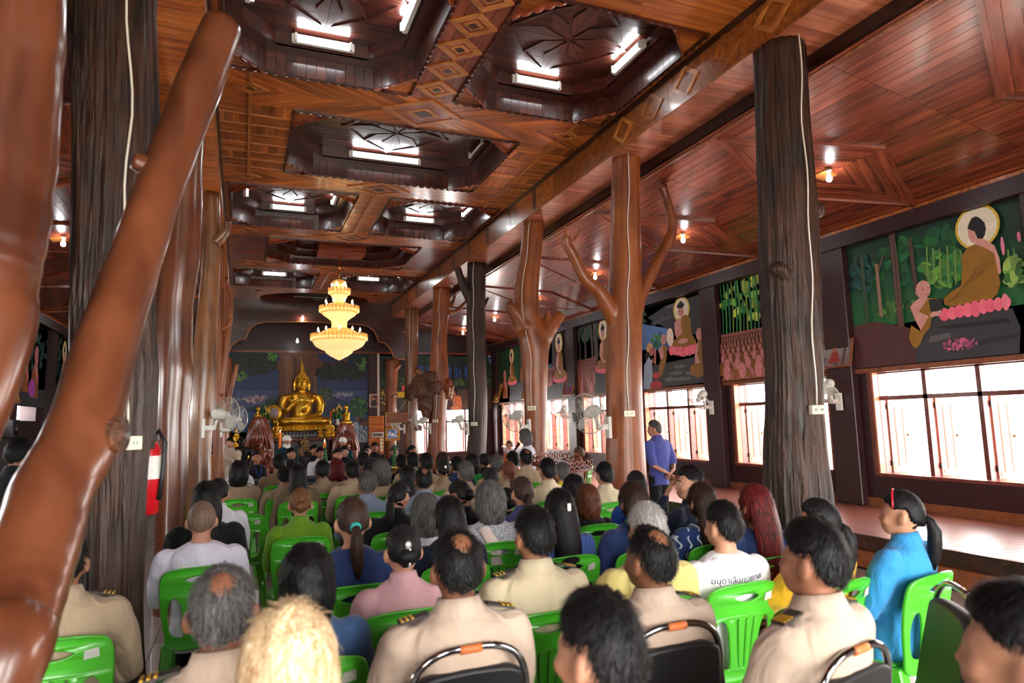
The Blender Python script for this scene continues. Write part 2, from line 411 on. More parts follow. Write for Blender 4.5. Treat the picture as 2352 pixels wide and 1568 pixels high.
# ---- central ceiling: slab with coffer openings, boards as pieces
CO = {'A': (4.87, 7.02), 'B': (7.83, 9.85), 'C': (10.56, 12.73), 'D': (13.5, 15.6), 'E': (16.4, 18.45), 'F': (19.05, 21.2)}
PAIR = [(-.25, 1.70), (2.22, 4.18)]
cm = MB()
def slab(x0, x1, y0, y1): cm.b2((x0, y0, ZC+.012), (x1, y1, ZC+.06))
prev = YF
for k, (y0, y1) in CO.items():
    slab(XL-.05, XR+.05, prev, y0); xs = {'B': [(.5, 3.4)], 'D': [(.42, 3.5)], 'F': [(.3, 3.62)]}.get(k, PAIR); c = XL-.05
    for a, b in xs: slab(c, a, y0, y1); c = b
    slab(c, XR+.05, y0, y1); prev = y1
slab(XL-.05, XR+.05, prev, YB)
cm.b2((WL-.3, YF-.3, 6.05), (WR+.3, YB+.3, 6.12))  # unseen roof slab over everything, added to block light leaks
ceil = cm.build('ceiling', M_dark); tag(ceil, 'varnished teak ceiling of the nave between the two beams', None, None, 'structure')
BD = []
def lay(poly, ang, wd, mat, z=0., th=.012, name='ceiling_board', maxlen=None):
    for it in strips(poly, ang, wd, .005, maxlen=maxlen): BD.append((name, it, ZC-z-.0, ZC+th-z, mat))
def rect(x0, x1, y0, y1): return [(x0, y0), (x1, y0), (x1, y1), (x0, y1)]
def rhomb(cx, cy, a, b): return [(cx-a, cy), (cx, cy-b), (cx+a, cy), (cx, cy+b)]
def diamond(cx, cy, a, b, fw=.05):
    """inlaid diamond: light frame boards, dark field, small light heart"""
    c = rhomb(cx, cy, a, b); i = rhomb(cx, cy, a*(1-fw*2.4/a), b*(1-fw*2.4/a))
    for k in range(4): BD.append(('inlay_frame', ([(p[0]-cx, p[1]-cy) for p in (c[k], c[(k+1) % 4], i[(k+1) % 4], i[k])], (cx, cy), 0.), ZC-.018, ZC-.001, M_light))
    lay(i, 0, 9, M_red, .008, .008, 'inlay_field')
    lay(rhomb(cx, cy, a*.42, b*.42), 0, 9, M_light, .014, .006, 'inlay_heart'); lay(rhomb(cx, cy, a*.24, b*.24), 0, 9, M_dark, .018, .004, 'inlay_heart')
def chevron(y0, y1, a=.5, wd=.13, x0=XL, x1=XR, dia=True, mat=None):
    ym = (y0+y1)/2
    for xa, xb, s_ in ((x0, XC, 1), (XC, x1, -1)):
        lay(rect(xa, xb, y0, ym), s_*a, wd, mat or M_orange); lay(rect(xa, xb, ym, y1), -s_*a, wd, mat or M_orange)
    if dia:
        diamond(XC, ym, .5, (y1-y0)*.48); 
        for sx in (-1, 1): diamond(XC+sx*1.95, ym, .2, .13, .03)
lay(rect(XL, XR, 2.6, 4.87), 0, .15, M_orange, maxlen=1.2)
chevron(7.02, 7.83); chevron(9.85, 10.56); chevron(12.73, 13.5); chevron(15.6, 16.4); chevron(18.45, 19.05, dia=False)
lay(rect(XL, XR, 21.2, 21.6), 0, .2, M_orange)
for k in range(5): diamond(XC-.005, 5.08+.43*k, .24, .205, .035)
lay(rect(1.70, 2.22, 4.87, 7.02), PI/2, .13, M_red)
for k in ('C', 'E'):
    y0, y1 = CO[k]; lay(rect(1.70, 2.22, y0, y1), 0, .14, M_orange); lay(rect(1.92, 2.02, y0, y1), PI/2, .2, M_light, .03, .03, 'ceiling_rib')
for k, (y0, y1) in CO.items():
    for a, b in ((XL, -.25), (4.18, XR)):
        if k in 'ACE': lay(rect(a, b, y0, y1), PI/2, .2, M_orange, maxlen=.8)
for (a, b, c, d) in ((-.35, .0, .04, .5), (3.4, 3.85, 3.89, 4.28)):
    lay(rect(b, c, 7.02, 10.56), PI/2, .1, M_light, .016, .02, 'ceiling_rib')
    for xa, xb, o_ in ((a, b, 0), (c, d, 1)):
        for j in range(7):
            ya = 7.83+j*2.02/7; yb = ya+2.02/7
            if (j+o_) % 2: lay(rect(xa, xb, ya, yb-.02), PI/2, (xb-xa)/4, M_orange)
            else: lay(rect(xa, xb, ya, yb-.02), 0, .14, M_orange)
            lay(rect(xa, xb, yb-.02, yb), 0, .1, M_light, .01, .015, 'ceiling_rib')
for a, b, s_ in ((XL, .42, 1), (3.5, XR, -1)):
    lay(rect(a, b, 13.5, 14.55), s_*.6, .14, M_red); lay(rect(a, b, 14.55, 15.6), -s_*.6, .14, M_red)
for a, b in ((XL, .3), (3.62, XR)): lay(rect(a, b, 19.05, 21.2), PI/2, .16, M_orange)
BD.sort(key=lambda q: q[1][1][0]**2+q[1][1][1]**2 if q[1][1][1] > 4 else 500)
for q in BD[:295]: board(q[0], q[1], q[2], q[3], q[4], ceil)
far = {}
for n_, (poly, (ox, oy), an), z0, z1, mt in BD[295:]:
    ca, sa = math.cos(an), math.sin(an)
    far.setdefault(mt.name, (mt, MB()))[1].prism([(x*ca-y*sa+ox, x*sa+y*ca+oy) for x, y in poly], z0, z1)
for mt, mb in far.values(): tag(mb.build('far_boards', mt, ceil), kind='stuff')

# ---- coffers
def scallop(p, q, zz, h=.05, amp=.018, n=None, th=.02):
    """wavy-edged trim board from p to q, hanging below zz"""
    p = Vector((*p, 0)); q = Vector((*q, 0)); L_ = (q-p).length; d = (q-p)/L_; nn = Vector((-d.y, d.x, 0))
    n = n or max(2, round(L_/.11)); m = MB(); V = []; F = []
    K = n*6
    for i in range(K+1):
        t = i/K; b = zz-h-amp*abs(math.sin(PI*t*n)); c = p+d*L_*t
        for o_ in (-th/2, th/2):
            for z in (zz, b): V.append((c.x+nn.x*o_, c.y+nn.y*o_, z))
    for i in range(K):
        a = i*4; b = a+4
        F += [(a, a+1, b+1, b), (a+2, b+2, b+3, a+3), (a+1, a+3, b+3, b+1), (a, b, b+2, a+2)]
    return m.add(V, F)
def octa(x0, x1, y0, y1, c): return [(x0+c, y0), (x1-c, y0), (x1, y0+c), (x1, y1-c), (x1-c, y1), (x0+c, y1), (x0, y1-c), (x0, y0+c)]
def coffer(x0, x1, y0, y1, lab, near=True, star=True, cut=.38, steps=1):
    cx, cy = (x0+x1)/2, (y0+y1)/2
    r = empty('ceiling_coffer', (cx, cy, ZC), label=lab, kind='structure')
    hx, hy = (x1-x0)/2, (y1-y0)/2
    for p, q in (((-hx, -hy), (hx, -hy)), ((hx, -hy), (hx, hy)), ((hx, hy), (-hx, hy)), ((-hx, hy), (-hx, -hy))): scallop(p, q, .03, .045, .02).build('scalloped_trim', M_dark, r)
    o1 = octa(-hx+.03, hx-.03, -hy+.03, hy-.03, cut)
    for sx in (-1, 1):
        for sy in (-1, 1):
            t = [(sx*hx, sy*hy), (sx*(hx-cut-.03), sy*hy), (sx*hx, sy*(hy-cut-.03))]
            m = MB(); m.prism(t if sx*sy > 0 else t[::-1], .01, .03); m.build('corner_board', M_orange, r)
            scallop(t[1], t[2], .03, .05, .025).build('corner_trim', M_red, r)
    z = 0.; ring = o1
    for s_ in range(steps):
        z1 = z+(.21 if steps == 1 else .13)
        n8 = len(ring); slats = []
        for k in range(8):
            a = Vector(ring[k]); b = Vector(ring[(k+1) % 8]); L_ = (b-a).length; nb = max(1, round(L_/.1)); d = (b-a)/L_; nv = Vector((-d.y, d.x))
            for j in range(nb):
                p = a+d*(L_*j/nb+.002); q = a+d*(L_*(j+1)/nb-.002)
                slats.append([(p.x, p.y), (q.x, q.y), (q.x-nv.x*.02, q.y-nv.y*.02), (p.x-nv.x*.02, p.y-nv.y*.02)])
        if near and s_ == 0:
            for q in slats: MB().prism(q[::-1], z-.02, z1).build('riser_slat', M_dark, r)
        else:
            m = MB(); [m.prism(q[::-1], z-.02, z1) for q in slats]; tag(m.build('riser_slats', M_dark, r), kind='stuff')
        ins = .16 if steps == 1 else .2
        k_ = 1-ins/max(hx, .1); inner = [(p[0]*(1-ins/hx), p[1]*(1-ins/hy)) for p in ring]
        m = MB(); V = [(x, y, z1) for x, y in ring+inner]+[(x, y, z1+.02) for x, y in ring+inner]
        F = [(k, 8+k, 8+(k+1) % 8, (k+1) % 8) for k in range(8)]+[(16+k, 16+(k+1) % 8, 24+(k+1) % 8, 24+k) for k in range(8)]+[(8+k, 24+k, 24+(k+1) % 8, 8+(k+1) % 8) for k in range(8)]
        m.add(V, F); m.build('ledge', M_dark, r); ring = inner; z = z1
    m = MB(); zt = z+.17
    V = [(x, y, z) for x, y in ring]+[(x, y, zt) for x, y in ring]; m.add(V, [(k, (k+1) % 8, 8+(k+1) % 8, 8+k) for k in range(8)]+[tuple(8+k for k in range(8))]); m.build('upper_frame', M_red if not star else M_dark, r)
    its = strips(ring, 0, .11, .004)
    if near:
        for it in its: board('panel_board', it, zt-.012, zt-.002, M_dark, r)
    else:
        m = MB()
        for poly, (ox, oy), an in its: m.prism([(x+ox, y+oy) for x, y in poly], zt-.012, zt-.002)
        tag(m.build('panel_boards', M_dark, r), kind='stuff')
    if star:
        R = min(hx, hy)*.78
        for k in range(8):
            a = k*PI/4; ro = R if k % 2 == 0 else R*.72
            pt = [(math.cos(a)*.03, math.sin(a)*.03), (math.cos(a-.36)*ro*.5, math.sin(a-.36)*ro*.5), (math.cos(a)*ro, math.sin(a)*ro), (math.cos(a+.36)*ro*.5, math.sin(a+.36)*ro*.5)]
            for h in ((0, 1, 2), (0, 2, 3)):
                q = [pt[i] for i in h]; c = (sum(p[0] for p in q)/3, sum(p[1] for p in q)/3)
                q = [(c[0]+(p[0]-c[0])*.95, c[1]+(p[1]-c[1])*.95) for p in q]
                MB().prism(q, zt-.03, zt-.012).build('star_board', M_dark, r)
            if k % 2:
                for s2 in (-1, 1):
                    e = [pt[2], (math.cos(a+s2*PI/4)*R*.9, math.sin(a+s2*PI/4)*R*.9)]; d = Vector(e[1])-Vector(e[0]); nv = Vector((-d.y, d.x)).normalized()*.02
                    e0, e1 = Vector(e[0]), Vector(e[1]); q = [e0-nv, e1-nv, e1+nv, e0+nv]
                    MB().prism([tuple(p) for p in q], zt-.026, zt-.012).build('star_strip', M_dark, r)
    return r, ring, z, zt
def tube_light(cx, cy, z, rz, n_tubes, L_, lab, on=True, power=None):
    """batten with bare tubes; faces local -y"""
    r = empty('tube_light', (cx, cy, z), rz, lab, 'lamp', 'ceiling tube lights')
    bevel(MB().b2((-L_/2-.02, -.005, -.035), (L_/2+.02, .045, .055)).build('housing', M_white if on else M_dark, r), .005, 1)
    for k in range(n_tubes):
        MB().tube([(-L_/2+.02, -.022, -.02+k*.045), (L_/2-.02, -.022, -.02+k*.045)], .014, 8).build('tube', M_tube if on else M_white, r)
    for sx in (-1, 1): MB().b2((sx*(L_/2-.02)-.012, -.04, -.035), (sx*(L_/2-.02)+.012, 0, .05)).build('lamp_holder', M_white, r)
    return r
M_tube = glow('tube_glow', (.93, .97, 1, 1), 28.0)
def lamps(c, hx, hy, spec):
    (r, ring, z, zt) = c; cx, cy, _ = r.location
    for side, n_, L_, lab, on in spec:
        ax, ay = (abs(ring[3][0]), abs(ring[4][1]))
        if side == 'far': tube_light(cx, cy+ay-.06, ZC+z+.07, 0, n_, L_, lab, on)
        if side == 'right': tube_light(cx+ax-.06, cy, ZC+z+.07, -PI/2, n_, L_, lab, on)
        if side == 'left': tube_light(cx-ax+.06, cy, ZC+z+.07, PI/2, n_, L_, lab, on)
def both(k, i): return (*PAIR[i], *CO[k])
cf = coffer(*both('A', 0), 'square dark coffer beside the diamond inlay, left of it'); lamps(cf, 0, 0, [('far', 2, .6, 'lit tube pair in coffer left of the diamond inlay, facing the seats', True), ('right', 2, .6, 'lit tube pair in coffer left of diamond inlay, along the inlay side', True), ('left', 1, .6, 'lit tube in coffer left of diamond inlay, along the beam', True)])
cf = coffer(*both('A', 1), 'square dark star coffer right of the diamond inlay'); lamps(cf, 0, 0, [('far', 2, .6, 'lit tube pair in star coffer right of diamond inlay, facing seats', True), ('right', 2, .6, 'lit tube pair in star coffer by the veneered beam', True)])
cf = coffer(.5, 3.4, *CO['B'], 'wide single dark coffer past the diamond inlay'); lamps(cf, 0, 0, [('far', 2, 1.05, 'long lit double tube in the wide single coffer', True), ('right', 1, .6, 'unlit fixture in the wide single coffer', False)])
cf = coffer(*both('C', 0), 'square coffer beyond the wide coffer, left of light rib', False); lamps(cf, 0, 0, [('far', 2, .6, 'lit tube pair in coffer left of light rib, facing seats', True), ('right', 1, .6, 'lit tube in coffer left of light rib, by the rib', True), ('left', 1, .6, 'lit tube in coffer left of light rib, by the beam', True)])
cf = coffer(*both('C', 1), 'square coffer beyond the wide coffer, right of light rib', False); lamps(cf, 0, 0, [('far', 2, .6, 'lit tube pair in coffer right of light rib, facing seats', True), ('right', 1, .6, 'lit tube in coffer right of light rib, by the beam', True)])
coffer(.42, 3.5, *CO['D'], 'wide stepped coffer above the chandelier', False, False, .5, 3)
cf = coffer(*both('E', 0), 'small square coffer beyond the chandelier, left of rib', False); lamps(cf, 0, 0, [('far', 2, .6, 'lit tube pair beyond the chandelier, left of the rib', True), ('right', 1, .5, 'lit side tube beyond chandelier, left of rib', True)])
cf = coffer(*both('E', 1), 'small square coffer beyond the chandelier, right of rib', False); lamps(cf, 0, 0, [('far', 2, .6, 'lit tube pair beyond the chandelier, right of the rib', True), ('right', 1, .5, 'lit side tube beyond chandelier, right of rib', True)])
# oval coffer
ov = empty('ceiling_coffer', (XC, 20.12, ZC), label='oval coffer in the ceiling before the altar arch', kind='structure')
def ovr(a, b, z, n=40): return [(a*math.cos(2*PI*k/n), b*math.sin(2*PI*k/n), z) for k in range(n)]
def ringmesh(A, B): n = len(A); return MB().add(A+B, [(k, (k+1) % n, n+(k+1) % n, n+k) for k in range(n)])
n = 40; A = ovr(1.55, .95, 0); sq = []
for k in range(n):
    a = 2*PI*k/n; c, s_ = math.cos(a), math.sin(a); t = min(1.66/max(abs(c), 1e-6), 1.075/max(abs(s_), 1e-6)); sq.append((c*t, s_*t, 0))
ringmesh(sq, A).build('spandrel', M_orange, ov); ringmesh(A, ovr(1.55, .95, .16)).build('riser', M_red, ov); ringmesh(ovr(1.55, .95, .16), ovr(1.4, .82, .16)).build('ledge', M_dark, ov)
m = ringmesh(ovr(1.4, .82, .16), ovr(1.4, .82, .3)); m.add(ovr(1.4, .82, .3), [tuple(range(40))]); m.build('panel', M_dark, ov)
tube_light(XC-.1, 20.12+.78, ZC+.22, 0, 1, 1.1, 'unlit long fixture in the oval coffer', False)

# ---- beams over the columns
def beam(name, x0, x1, lab, s_):
    b = MB().b2((x0, YF, ZB+.01), (x1, YB-.9, ZC+.2)).build(name, M_gold); tag(b, lab, None, None, 'structure')
    xi = x0 if s_ > 0 else x1; xo = x1 if s_ > 0 else x0
    for a, bb in zip([2.8+i*1.45 for i in range(13)], [2.8+i*1.45 for i in range(1, 14)]):
        MB().b2((xi-s_*.006, a+.003, ZB+.05), (xi, bb-.003, ZC-.05)).build('face_panel', random.choice([M_gold, M_gold, M_orange, M_gold]), b)
    for y in (6.0+np.arange(12)*1.1): MB().b2((xi-s_*.01, y-.05, ZB+.05), (xi, y+.07, ZC-.05)).build('face_inlay', M_dark, b) if y > 8.3 else None
    MB().b2((xi-s_*.03, YF, ZC-.06), (xi, YB-.9, ZC+.0)).build('top_moulding', M_black, b)
    MB().b2((xi-s_*.02, YF, ZB), (xi, YB-.9, ZB+.05)).build('bottom_moulding', M_orange, b)
    if s_ > 0:
        for it in strips(rect(x0, x1, 2.5, YB-.9), 0, .16, .004): board('soffit_board', it, ZB, ZB+.01, M_soff, b)
        for k, y in enumerate(4.15+np.arange(6)*.62):    # diamonds inlaid in the face
            c = Vector((0, 0)); a_, b_ = .23, .185
            for q in range(4):
                P = [(-a_, 0), (0, -b_), (a_, 0), (0, b_)]; u = .68
                quad = [P[q], P[(q+1) % 4], (P[(q+1) % 4][0]*u, P[(q+1) % 4][1]*u), (P[q][0]*u, P[q][1]*u)]
                m = MB().prism(quad, 0, .016); o = m.build('face_diamond', M_light if k % 2 == 0 else M_gold, b)
                o.matrix_local = Matrix.Translation((xi-.004, y, (ZB+ZC)/2))@Matrix.Rotation(-PI/2, 4, 'Y')@Matrix.Rotation(PI/2, 4, 'Z')
    else:
        MB().b2((x0, YF, ZB), (x1, YB-.9, ZB+.01)).build('soffit', M_orange, b)
    MB().b2((xo, YF, ZB-.12), (xo+s_*.05, YB-.9, ZB+.1)).build('dark_gap_strip', M_black, b)  # black strip paints in the shaded gap between beam and side ceiling
    MB().b2((xo+s_*.05, YF, ZB-.17), (xo+s_*.09, YB-.9, ZB-.1)).build('outer_trim', M_orange, b)
    return b
beam('beam_right', XR, 4.80, 'long veneered beam with diamond inlays resting on the window-side trunks', 1)
beam('beam_left', -.87, XL, 'long orange beam above the fork-trunk row', -1)

# ---- sloping side ceilings
SL = .152; TH = math.atan(SL)
def side_ceiling(name, s_, lab, full):
    x0 = 4.82 if s_ > 0 else -.89; wd = (3.36)/math.cos(TH)
    r = MB().b2((0, YF, .0), (s_*wd, YB, .05)).build(name, M_dark, None, (x0, 0, 4.78), (0, s_*TH, 0)); tag(r, lab, None, None, 'structure')
    bays = [(1.25, 4.12)]+[(4.12+2.82*k, 4.12+2.82*(k+1)) for k in range(6)]
    if not full: bays = [(6.94, 9.76), (9.76, 12.58), (12.58, 15.4), (15.4, 18.2), (18.2, 21)]
    for bi, (a, b) in enumerate(bays):
        b = min(b, YB)
        for it in strips(rect(*sorted((0, s_*wd)), a, b), PI/2, .118 if bi < 4 else .16, .005, maxlen=(1.9 if full and bi < 3 else None)): board('ceiling_board', it, -.012, 0, M_red, r)
        cy = 5.7+2.84*(round((a+b)/2/2.84-5.7/2.84)); cu = s_*1.7; A_, B_ = 1.58, .82
        if cy > YB-1: continue
        T = rhomb(cu, cy, A_, B_)
        for k in range(4):
            p, q = T[k], T[(k+1) % 4]; tri = [(cu, cy), p, q]; an = math.atan2(q[1]-p[1], q[0]-p[0])
            for it in strips(tri, an, .12, .005): board('rosette_board', it, -.026, -.012, M_red, r)
            d = Vector((q[0]-p[0], q[1]-p[1])); MB().box((0, 0, 0), (d.length, .05, .03)).build('rosette_frame', M_red, r, ((p[0]+q[0])/2, (p[1]+q[1])/2, -.027), (0, 0, an))
        MB().b2((cu-.1, cy-.1, -.045), (cu+.1, cy+.1, -.026)).build('lamp_base', M_light, r)
    return r
side_ceiling('ceiling_side_right', 1, 'sloping plank ceiling over the window aisle', True)
side_ceiling('ceiling_side_left', -1, 'sloping plank ceiling over the far aisle', False)

# ---- arched valance before the altar
def valance():
    y = 20.4; half = [(2.75, 3.62), (2.42, 3.62), (2.36, 3.75), (2.28, 3.95), (2.1, 4.12), (1.9, 4.16), (1.87, 4.3), (1.78, 4.48), (1.6, 4.62), (1.4, 4.67), (.7, 4.7), (0, 4.71)]
    pts = [(XC+x, z) for x, z in half]+[(XC-x, z) for x, z in reversed(half[:-1])]
    m = MB(); n = len(pts); V = []; F = []
    for yy in (y-.03, y+.05):
        V += [(x, yy, z) for x, z in pts]+[(x, yy, ZC+.02) for x, z in pts]
    for i in range(n-1):
        F += [(i, i+1, n+i+1, n+i), (2*n+i, 3*n+i, 3*n+i+1, 2*n+i+1), (i, 2*n+i, 2*n+i+1, i+1)]
    F += [(0, n, 3*n, 2*n), (n-1, 3*n-1, 4*n-1, 2*n-1)]
    o = m.add(V, F).build('trim_4', M_dark); tag(o, 'maroon arched valance with lobed edge framing the altar', None, None, 'structure')
    MB().tube([(x, y-.04, z) for x, z in pts], .022, 6).build('valance_edge', M_light, o)
    for s_ in (-1, 1):
        for it in strips([(XC, 4.78), (XC+s_*1.0, 4.78), (XC+s_*.0, 5.3)] if False else ([(XC, 4.8), (XC+.9, 5.05), (XC, 5.3)] if s_ > 0 else [(XC, 4.8), (XC, 5.3), (XC-.9, 5.05)]), s_*.6, .1, .004):
            b = board('valance_board', it, 0, .012, M_dark, o); b.matrix_local = Matrix.Translation((0, y-.03, 0))@Matrix.Rotation(PI/2, 4, 'X')@b.matrix_local
        for cx, cz in ((XC+s_*1.6, 5.02),):
            b = board('valance_diamond', strips(rhomb(cx, cz, .2, .17), 0, 9)[0], 0, .014, M_black, o); b.matrix_local = Matrix.Translation((0, y-.03, 0))@Matrix.Rotation(PI/2, 4, 'X')@b.matrix_local
        for it in strips(rect(*sorted((XC+s_*2.4, XC+s_*2.75)), 3.66, 4.9), PI/2, .09, .004):
            b = board('valance_board', it, 0, .012, M_maroon, o); b.matrix_local = Matrix.Translation((0, y-.03, 0))@Matrix.Rotation(PI/2, 4, 'X')@b.matrix_local
valance()
# ================================================================== TRUNK PILLARS
B_dark = bark('dark_bark', lin(14, 8, 5), lin(68, 39, 22), .5, .0, (12, 12, .9), .9, .05)
B_brown = bark('smooth_brown_trunk', lin(104, 48, 18), lin(152, 84, 40), .42, .12, (3, 3, .6), .25, .02)
B_red = bark('red_brown_trunk', lin(64, 30, 17), lin(112, 62, 38), .28, .45, (3, 3, .7), .3, .03)
B_yel = bark('yellow_brown_trunk', lin(84, 48, 24), lin(138, 90, 50), .35, .4, (5, 5, .7), .4, .03)
B_burl = bark('dark_burl', lin(40, 20, 12), lin(110, 62, 34), .5, .1, (14, 14, 14), 1., .05)
M_sawn = bark('sawn_end', lin(150, 98, 60), lin(190, 140, 94), .6, 0, (8, 8, 8), .2)
M_cable = plain('white_cable', lin(214, 206, 190), .5)
M_cream = plain('cream_plastic', lin(226, 216, 186), .4)
def trunk_mesh(prof, Y, seed, n=40, dz=.09, rid=.03, lump=.05, freq=2.2):
    if rid > .045: freq = 4.6
    z0, z1 = prof[0][0], prof[-1][0]; m = max(8, int((z1-z0)/dz)); V = []; F = []
    for i in range(m+1):
        z = z0+(z1-z0)*i/m; cx, r = interp(prof, z)
        for k in range(n):
            a = 2*PI*k/n; c, s_ = math.cos(a), math.sin(a)
            q = 1+lump*mnoise.noise(Vector((c*1.1+seed*9, s_*1.1, z*.9)))+rid*(abs(mnoise.noise(Vector((c*freq*2+seed, s_*freq*2, z*.35))))*2-.6)+rid*.35*mnoise.noise(Vector((c*9+seed, s_*9, z*2.5)))
            V.append((cx+r*q*c, Y+r*q*s_, z))
    F = [(i*n+k, i*n+(k+1) % n, (i+1)*n+(k+1) % n, (i+1)*n+k) for i in range(m) for k in range(n)]+[tuple(m*n+k for k in range(n))]
    return MB().add(V, F, 0, True)
def limb(pts, r, seed=0, n=14, sub=6, rough=.12):
    P = []; R = []; pts = [Vector(p) for p in pts]
    for i in range(len(pts)-1):
        for j in range(sub):
            t = j/sub; p0, p1, p2, p3 = pts[max(i-1, 0)], pts[i], pts[i+1], pts[min(i+2, len(pts)-1)]
            P.append(.5*((2*p1)+(p2-p0)*t+(2*p0-5*p1+4*p2-p3)*t*t+(3*p1-p0-3*p2+p3)*t*t*t)); R.append(r[i]+(r[i+1]-r[i])*t)
    P.append(pts[-1]); R.append(r[-1])
    R = [q*(1+rough*mnoise.noise(Vector((i*.35, seed, 0)))) for i, q in enumerate(R)]
    return MB().tube(P, R, n)
def vox(mb, v, sm=3):
    me = mb.mesh('tmp'); o = bpy.data.objects.new('tmp', me); COL.objects.link(o); r = o.modifiers.new('r', 'REMESH'); r.mode = 'VOXEL'; r.voxel_size = v; r.use_smooth_shade = True; s = o.modifiers.new('s', 'SMOOTH'); s.iterations = sm
    dg = bpy.context.evaluated_depsgraph_get(); dg.update(); out = bpy.data.meshes.new_from_object(o.evaluated_get(dg)); bpy.data.objects.remove(o); return out
def column(prof, Y, mat, lab, seed, branches=(), n=40, rid=.03, lump=.05, dz=.09, bmat=None, cable=None, merge=0.):
    z0 = 0.; prof = [(0., *interp(prof, 0.))]+[p for p in prof if p[0] > .05]; prof = [p for p in prof if p[0] <= ZB+.1]
    prof[-1] = (min(prof[-1][0], ZB), *prof[-1][1:]) if prof[-1][0] < 4.5 else (ZB, *prof[-1][1:])
    tm = trunk_mesh(prof, Y, seed, n, dz, rid, lump)
    if merge:
        tm.f.append(list(reversed(range(n)))); tm.mi.append(0); tm.sm.append(True)
        for pts, r in branches:
            if max(r) > .05: lb = limb(pts, r, seed); tm.add(lb.v, lb.f, 0, True)
        branches = [b for b in branches if max(b[1]) <= .05]; o = place('trunk_pillar', vox(tm, merge, 4), mat)
    else: o = tm.build('trunk_pillar', mat)
    tag(o, lab, 'pillar', 'tree trunk pillars', 'thing')
    for pts, r in branches: limb(pts, r, seed).build('branch', bmat or mat, o)
    if cable:
        zz, side, ang = cable   # outlet height, unused, angle round the trunk
        pts = []
        for i in range(25):
            z = zz+(prof[-1][0]-zz)*i/24; cx, r = interp(prof, z); rr = r*(1.03+lump*.5)+.012; a = ang+.05*math.sin(i*.9+seed)
            pts.append((cx+rr*math.cos(a), Y+rr*math.sin(a), z))
        oo = empty('power_outlet', pts[0], 0, 'cream double socket with white cable on '+lab.split(' standing')[0].split(' with')[0], 'socket', 'sockets on the pillars')
        MB().tube([tuple(Vector(p)-Vector(pts[0])) for p in pts], .007, 6).build('cable', M_cable, oo)
        b = MB().box((0, 0, -.04), (.13, .045, .075)).build('socket_box', M_cream, oo, None, (0, 0, ang+PI/2)); bevel(b, .006, 2)
        for sx in (-.03, .03):
            for dx in (-.008, .008): MB().b2((sx+dx-.003, -.025, -.05), (sx+dx+.003, -.0215, -.03)).build('slot', M_black, b)
    return o
column([(0.06, 4.228, .30), (.74, 4.268, .278), (1.02, 4.273, .263), (1.27, 4.275, .247), (1.63, 4.3, .224), (2.0, 4.332, .223), (2.43, 4.344, .226), (2.79, 4.363, .235), (3.1, 4.382, .24), (3.54, 4.4, .232), (4.14, 4.417, .226), (4.92, 4.469, .22)], 4.28, B_dark,
       'dark ridged bark trunk standing before the wide forest painting', 1, [([(4.36, 4.2, 2.7), (4.1, 4.15, 2.86)], [.1, .05]), ([(4.5, 4.2, 3.35), (4.66, 4.15, 3.4)], [.1, .06])], 110, .1, .06, .05, cable=(1.7, 0, -2.25+.6))
column([(0, 4.224, .317), (.8, 4.268, .262), (1.11, 4.279, .248), (1.42, 4.29, .233), (1.94, 4.309, .222), (2.48, 4.339, .219), (3.02, 4.378, .213), (3.58, 4.421, .199), (4.14, 4.446, .184), (4.92, 4.502, .178)], 6.95, B_brown,
       'smooth brown trunk standing with two raised curved branches', 2, [([(4.25, 6.95, 2.8), (4.0, 6.9, 3.15), (3.81, 6.9, 3.31), (3.67, 6.9, 3.57), (3.58, 6.9, 3.72), (3.57, 6.9, 3.82)], [.12, .085, .075, .065, .06, .07]), ([(3.57, 6.9, 3.78), (3.56, 6.9, 3.95)], [.02, .012]), ([(3.6, 6.9, 3.74), (3.7, 6.9, 3.8), (3.76, 6.9, 3.93)], [.02, .018, .012]),
        ([(4.5, 7.0, 2.75), (4.7, 7.1, 3.12), (4.85, 7.1, 3.41), (5.08, 7.1, 3.77), (5.26, 7.1, 4.08), (5.22, 7.1, 4.44), (5.17, 7.1, 4.6), (5.13, 7.1, 4.68)], [.1, .08, .075, .075, .07, .06, .06, .085])], 44, .012, .05, merge=.022, cable=(1.72, 0, -1.95))
column([(0, 4.366, .215), (.69, 4.399, .185), (1.38, 4.411, .176), (2.08, 4.435, .192), (2.8, 4.448, .24), (3.09, 4.38, .226), (3.45, 4.309, .23), (3.67, 4.324, .209), (4.26, 4.407, .182), (4.92, 4.502, .176)], 9.86, B_brown,
       'stub-branched brown trunk standing with stubby sawn side branches', 3, [([(4.44, 9.86, 2.4), (4.5, 9.84, 2.85), (4.68, 9.8, 3.14), (4.92, 9.8, 3.38)], [.1, .2, .15, .09]), ([(4.62, 9.75, 3.15), (4.66, 9.75, 3.42)], [.07, .05]), ([(4.42, 9.86, 2.7), (4.28, 9.83, 3.15), (3.95, 9.8, 3.54)], [.1, .2, .05])], 36, .012, .05, merge=.022, cable=(1.86, 0, -2.3))
column([(0, 4.405, .245), (.82, 4.414, .199), (1.34, 4.463, .191), (2.23, 4.492, .201), (3.13, 4.489, .199), (4.05, 4.495, .196), (4.92, 4.53, .202)], 12.88, B_dark,
       'blackened trunk standing with a short forked stub near beam', 4, [([(4.45, 12.88, 3.95), (4.3, 12.88, 4.3), (4.17, 12.88, 4.6), (4.1, 12.88, 4.82)], [.12, .1, .08, .07]), ([(4.62, 12.8, 4.0), (4.74, 12.8, 4.2)], [.05, .025])], 40, .05, .08, cable=(1.62, 0, -2.2))
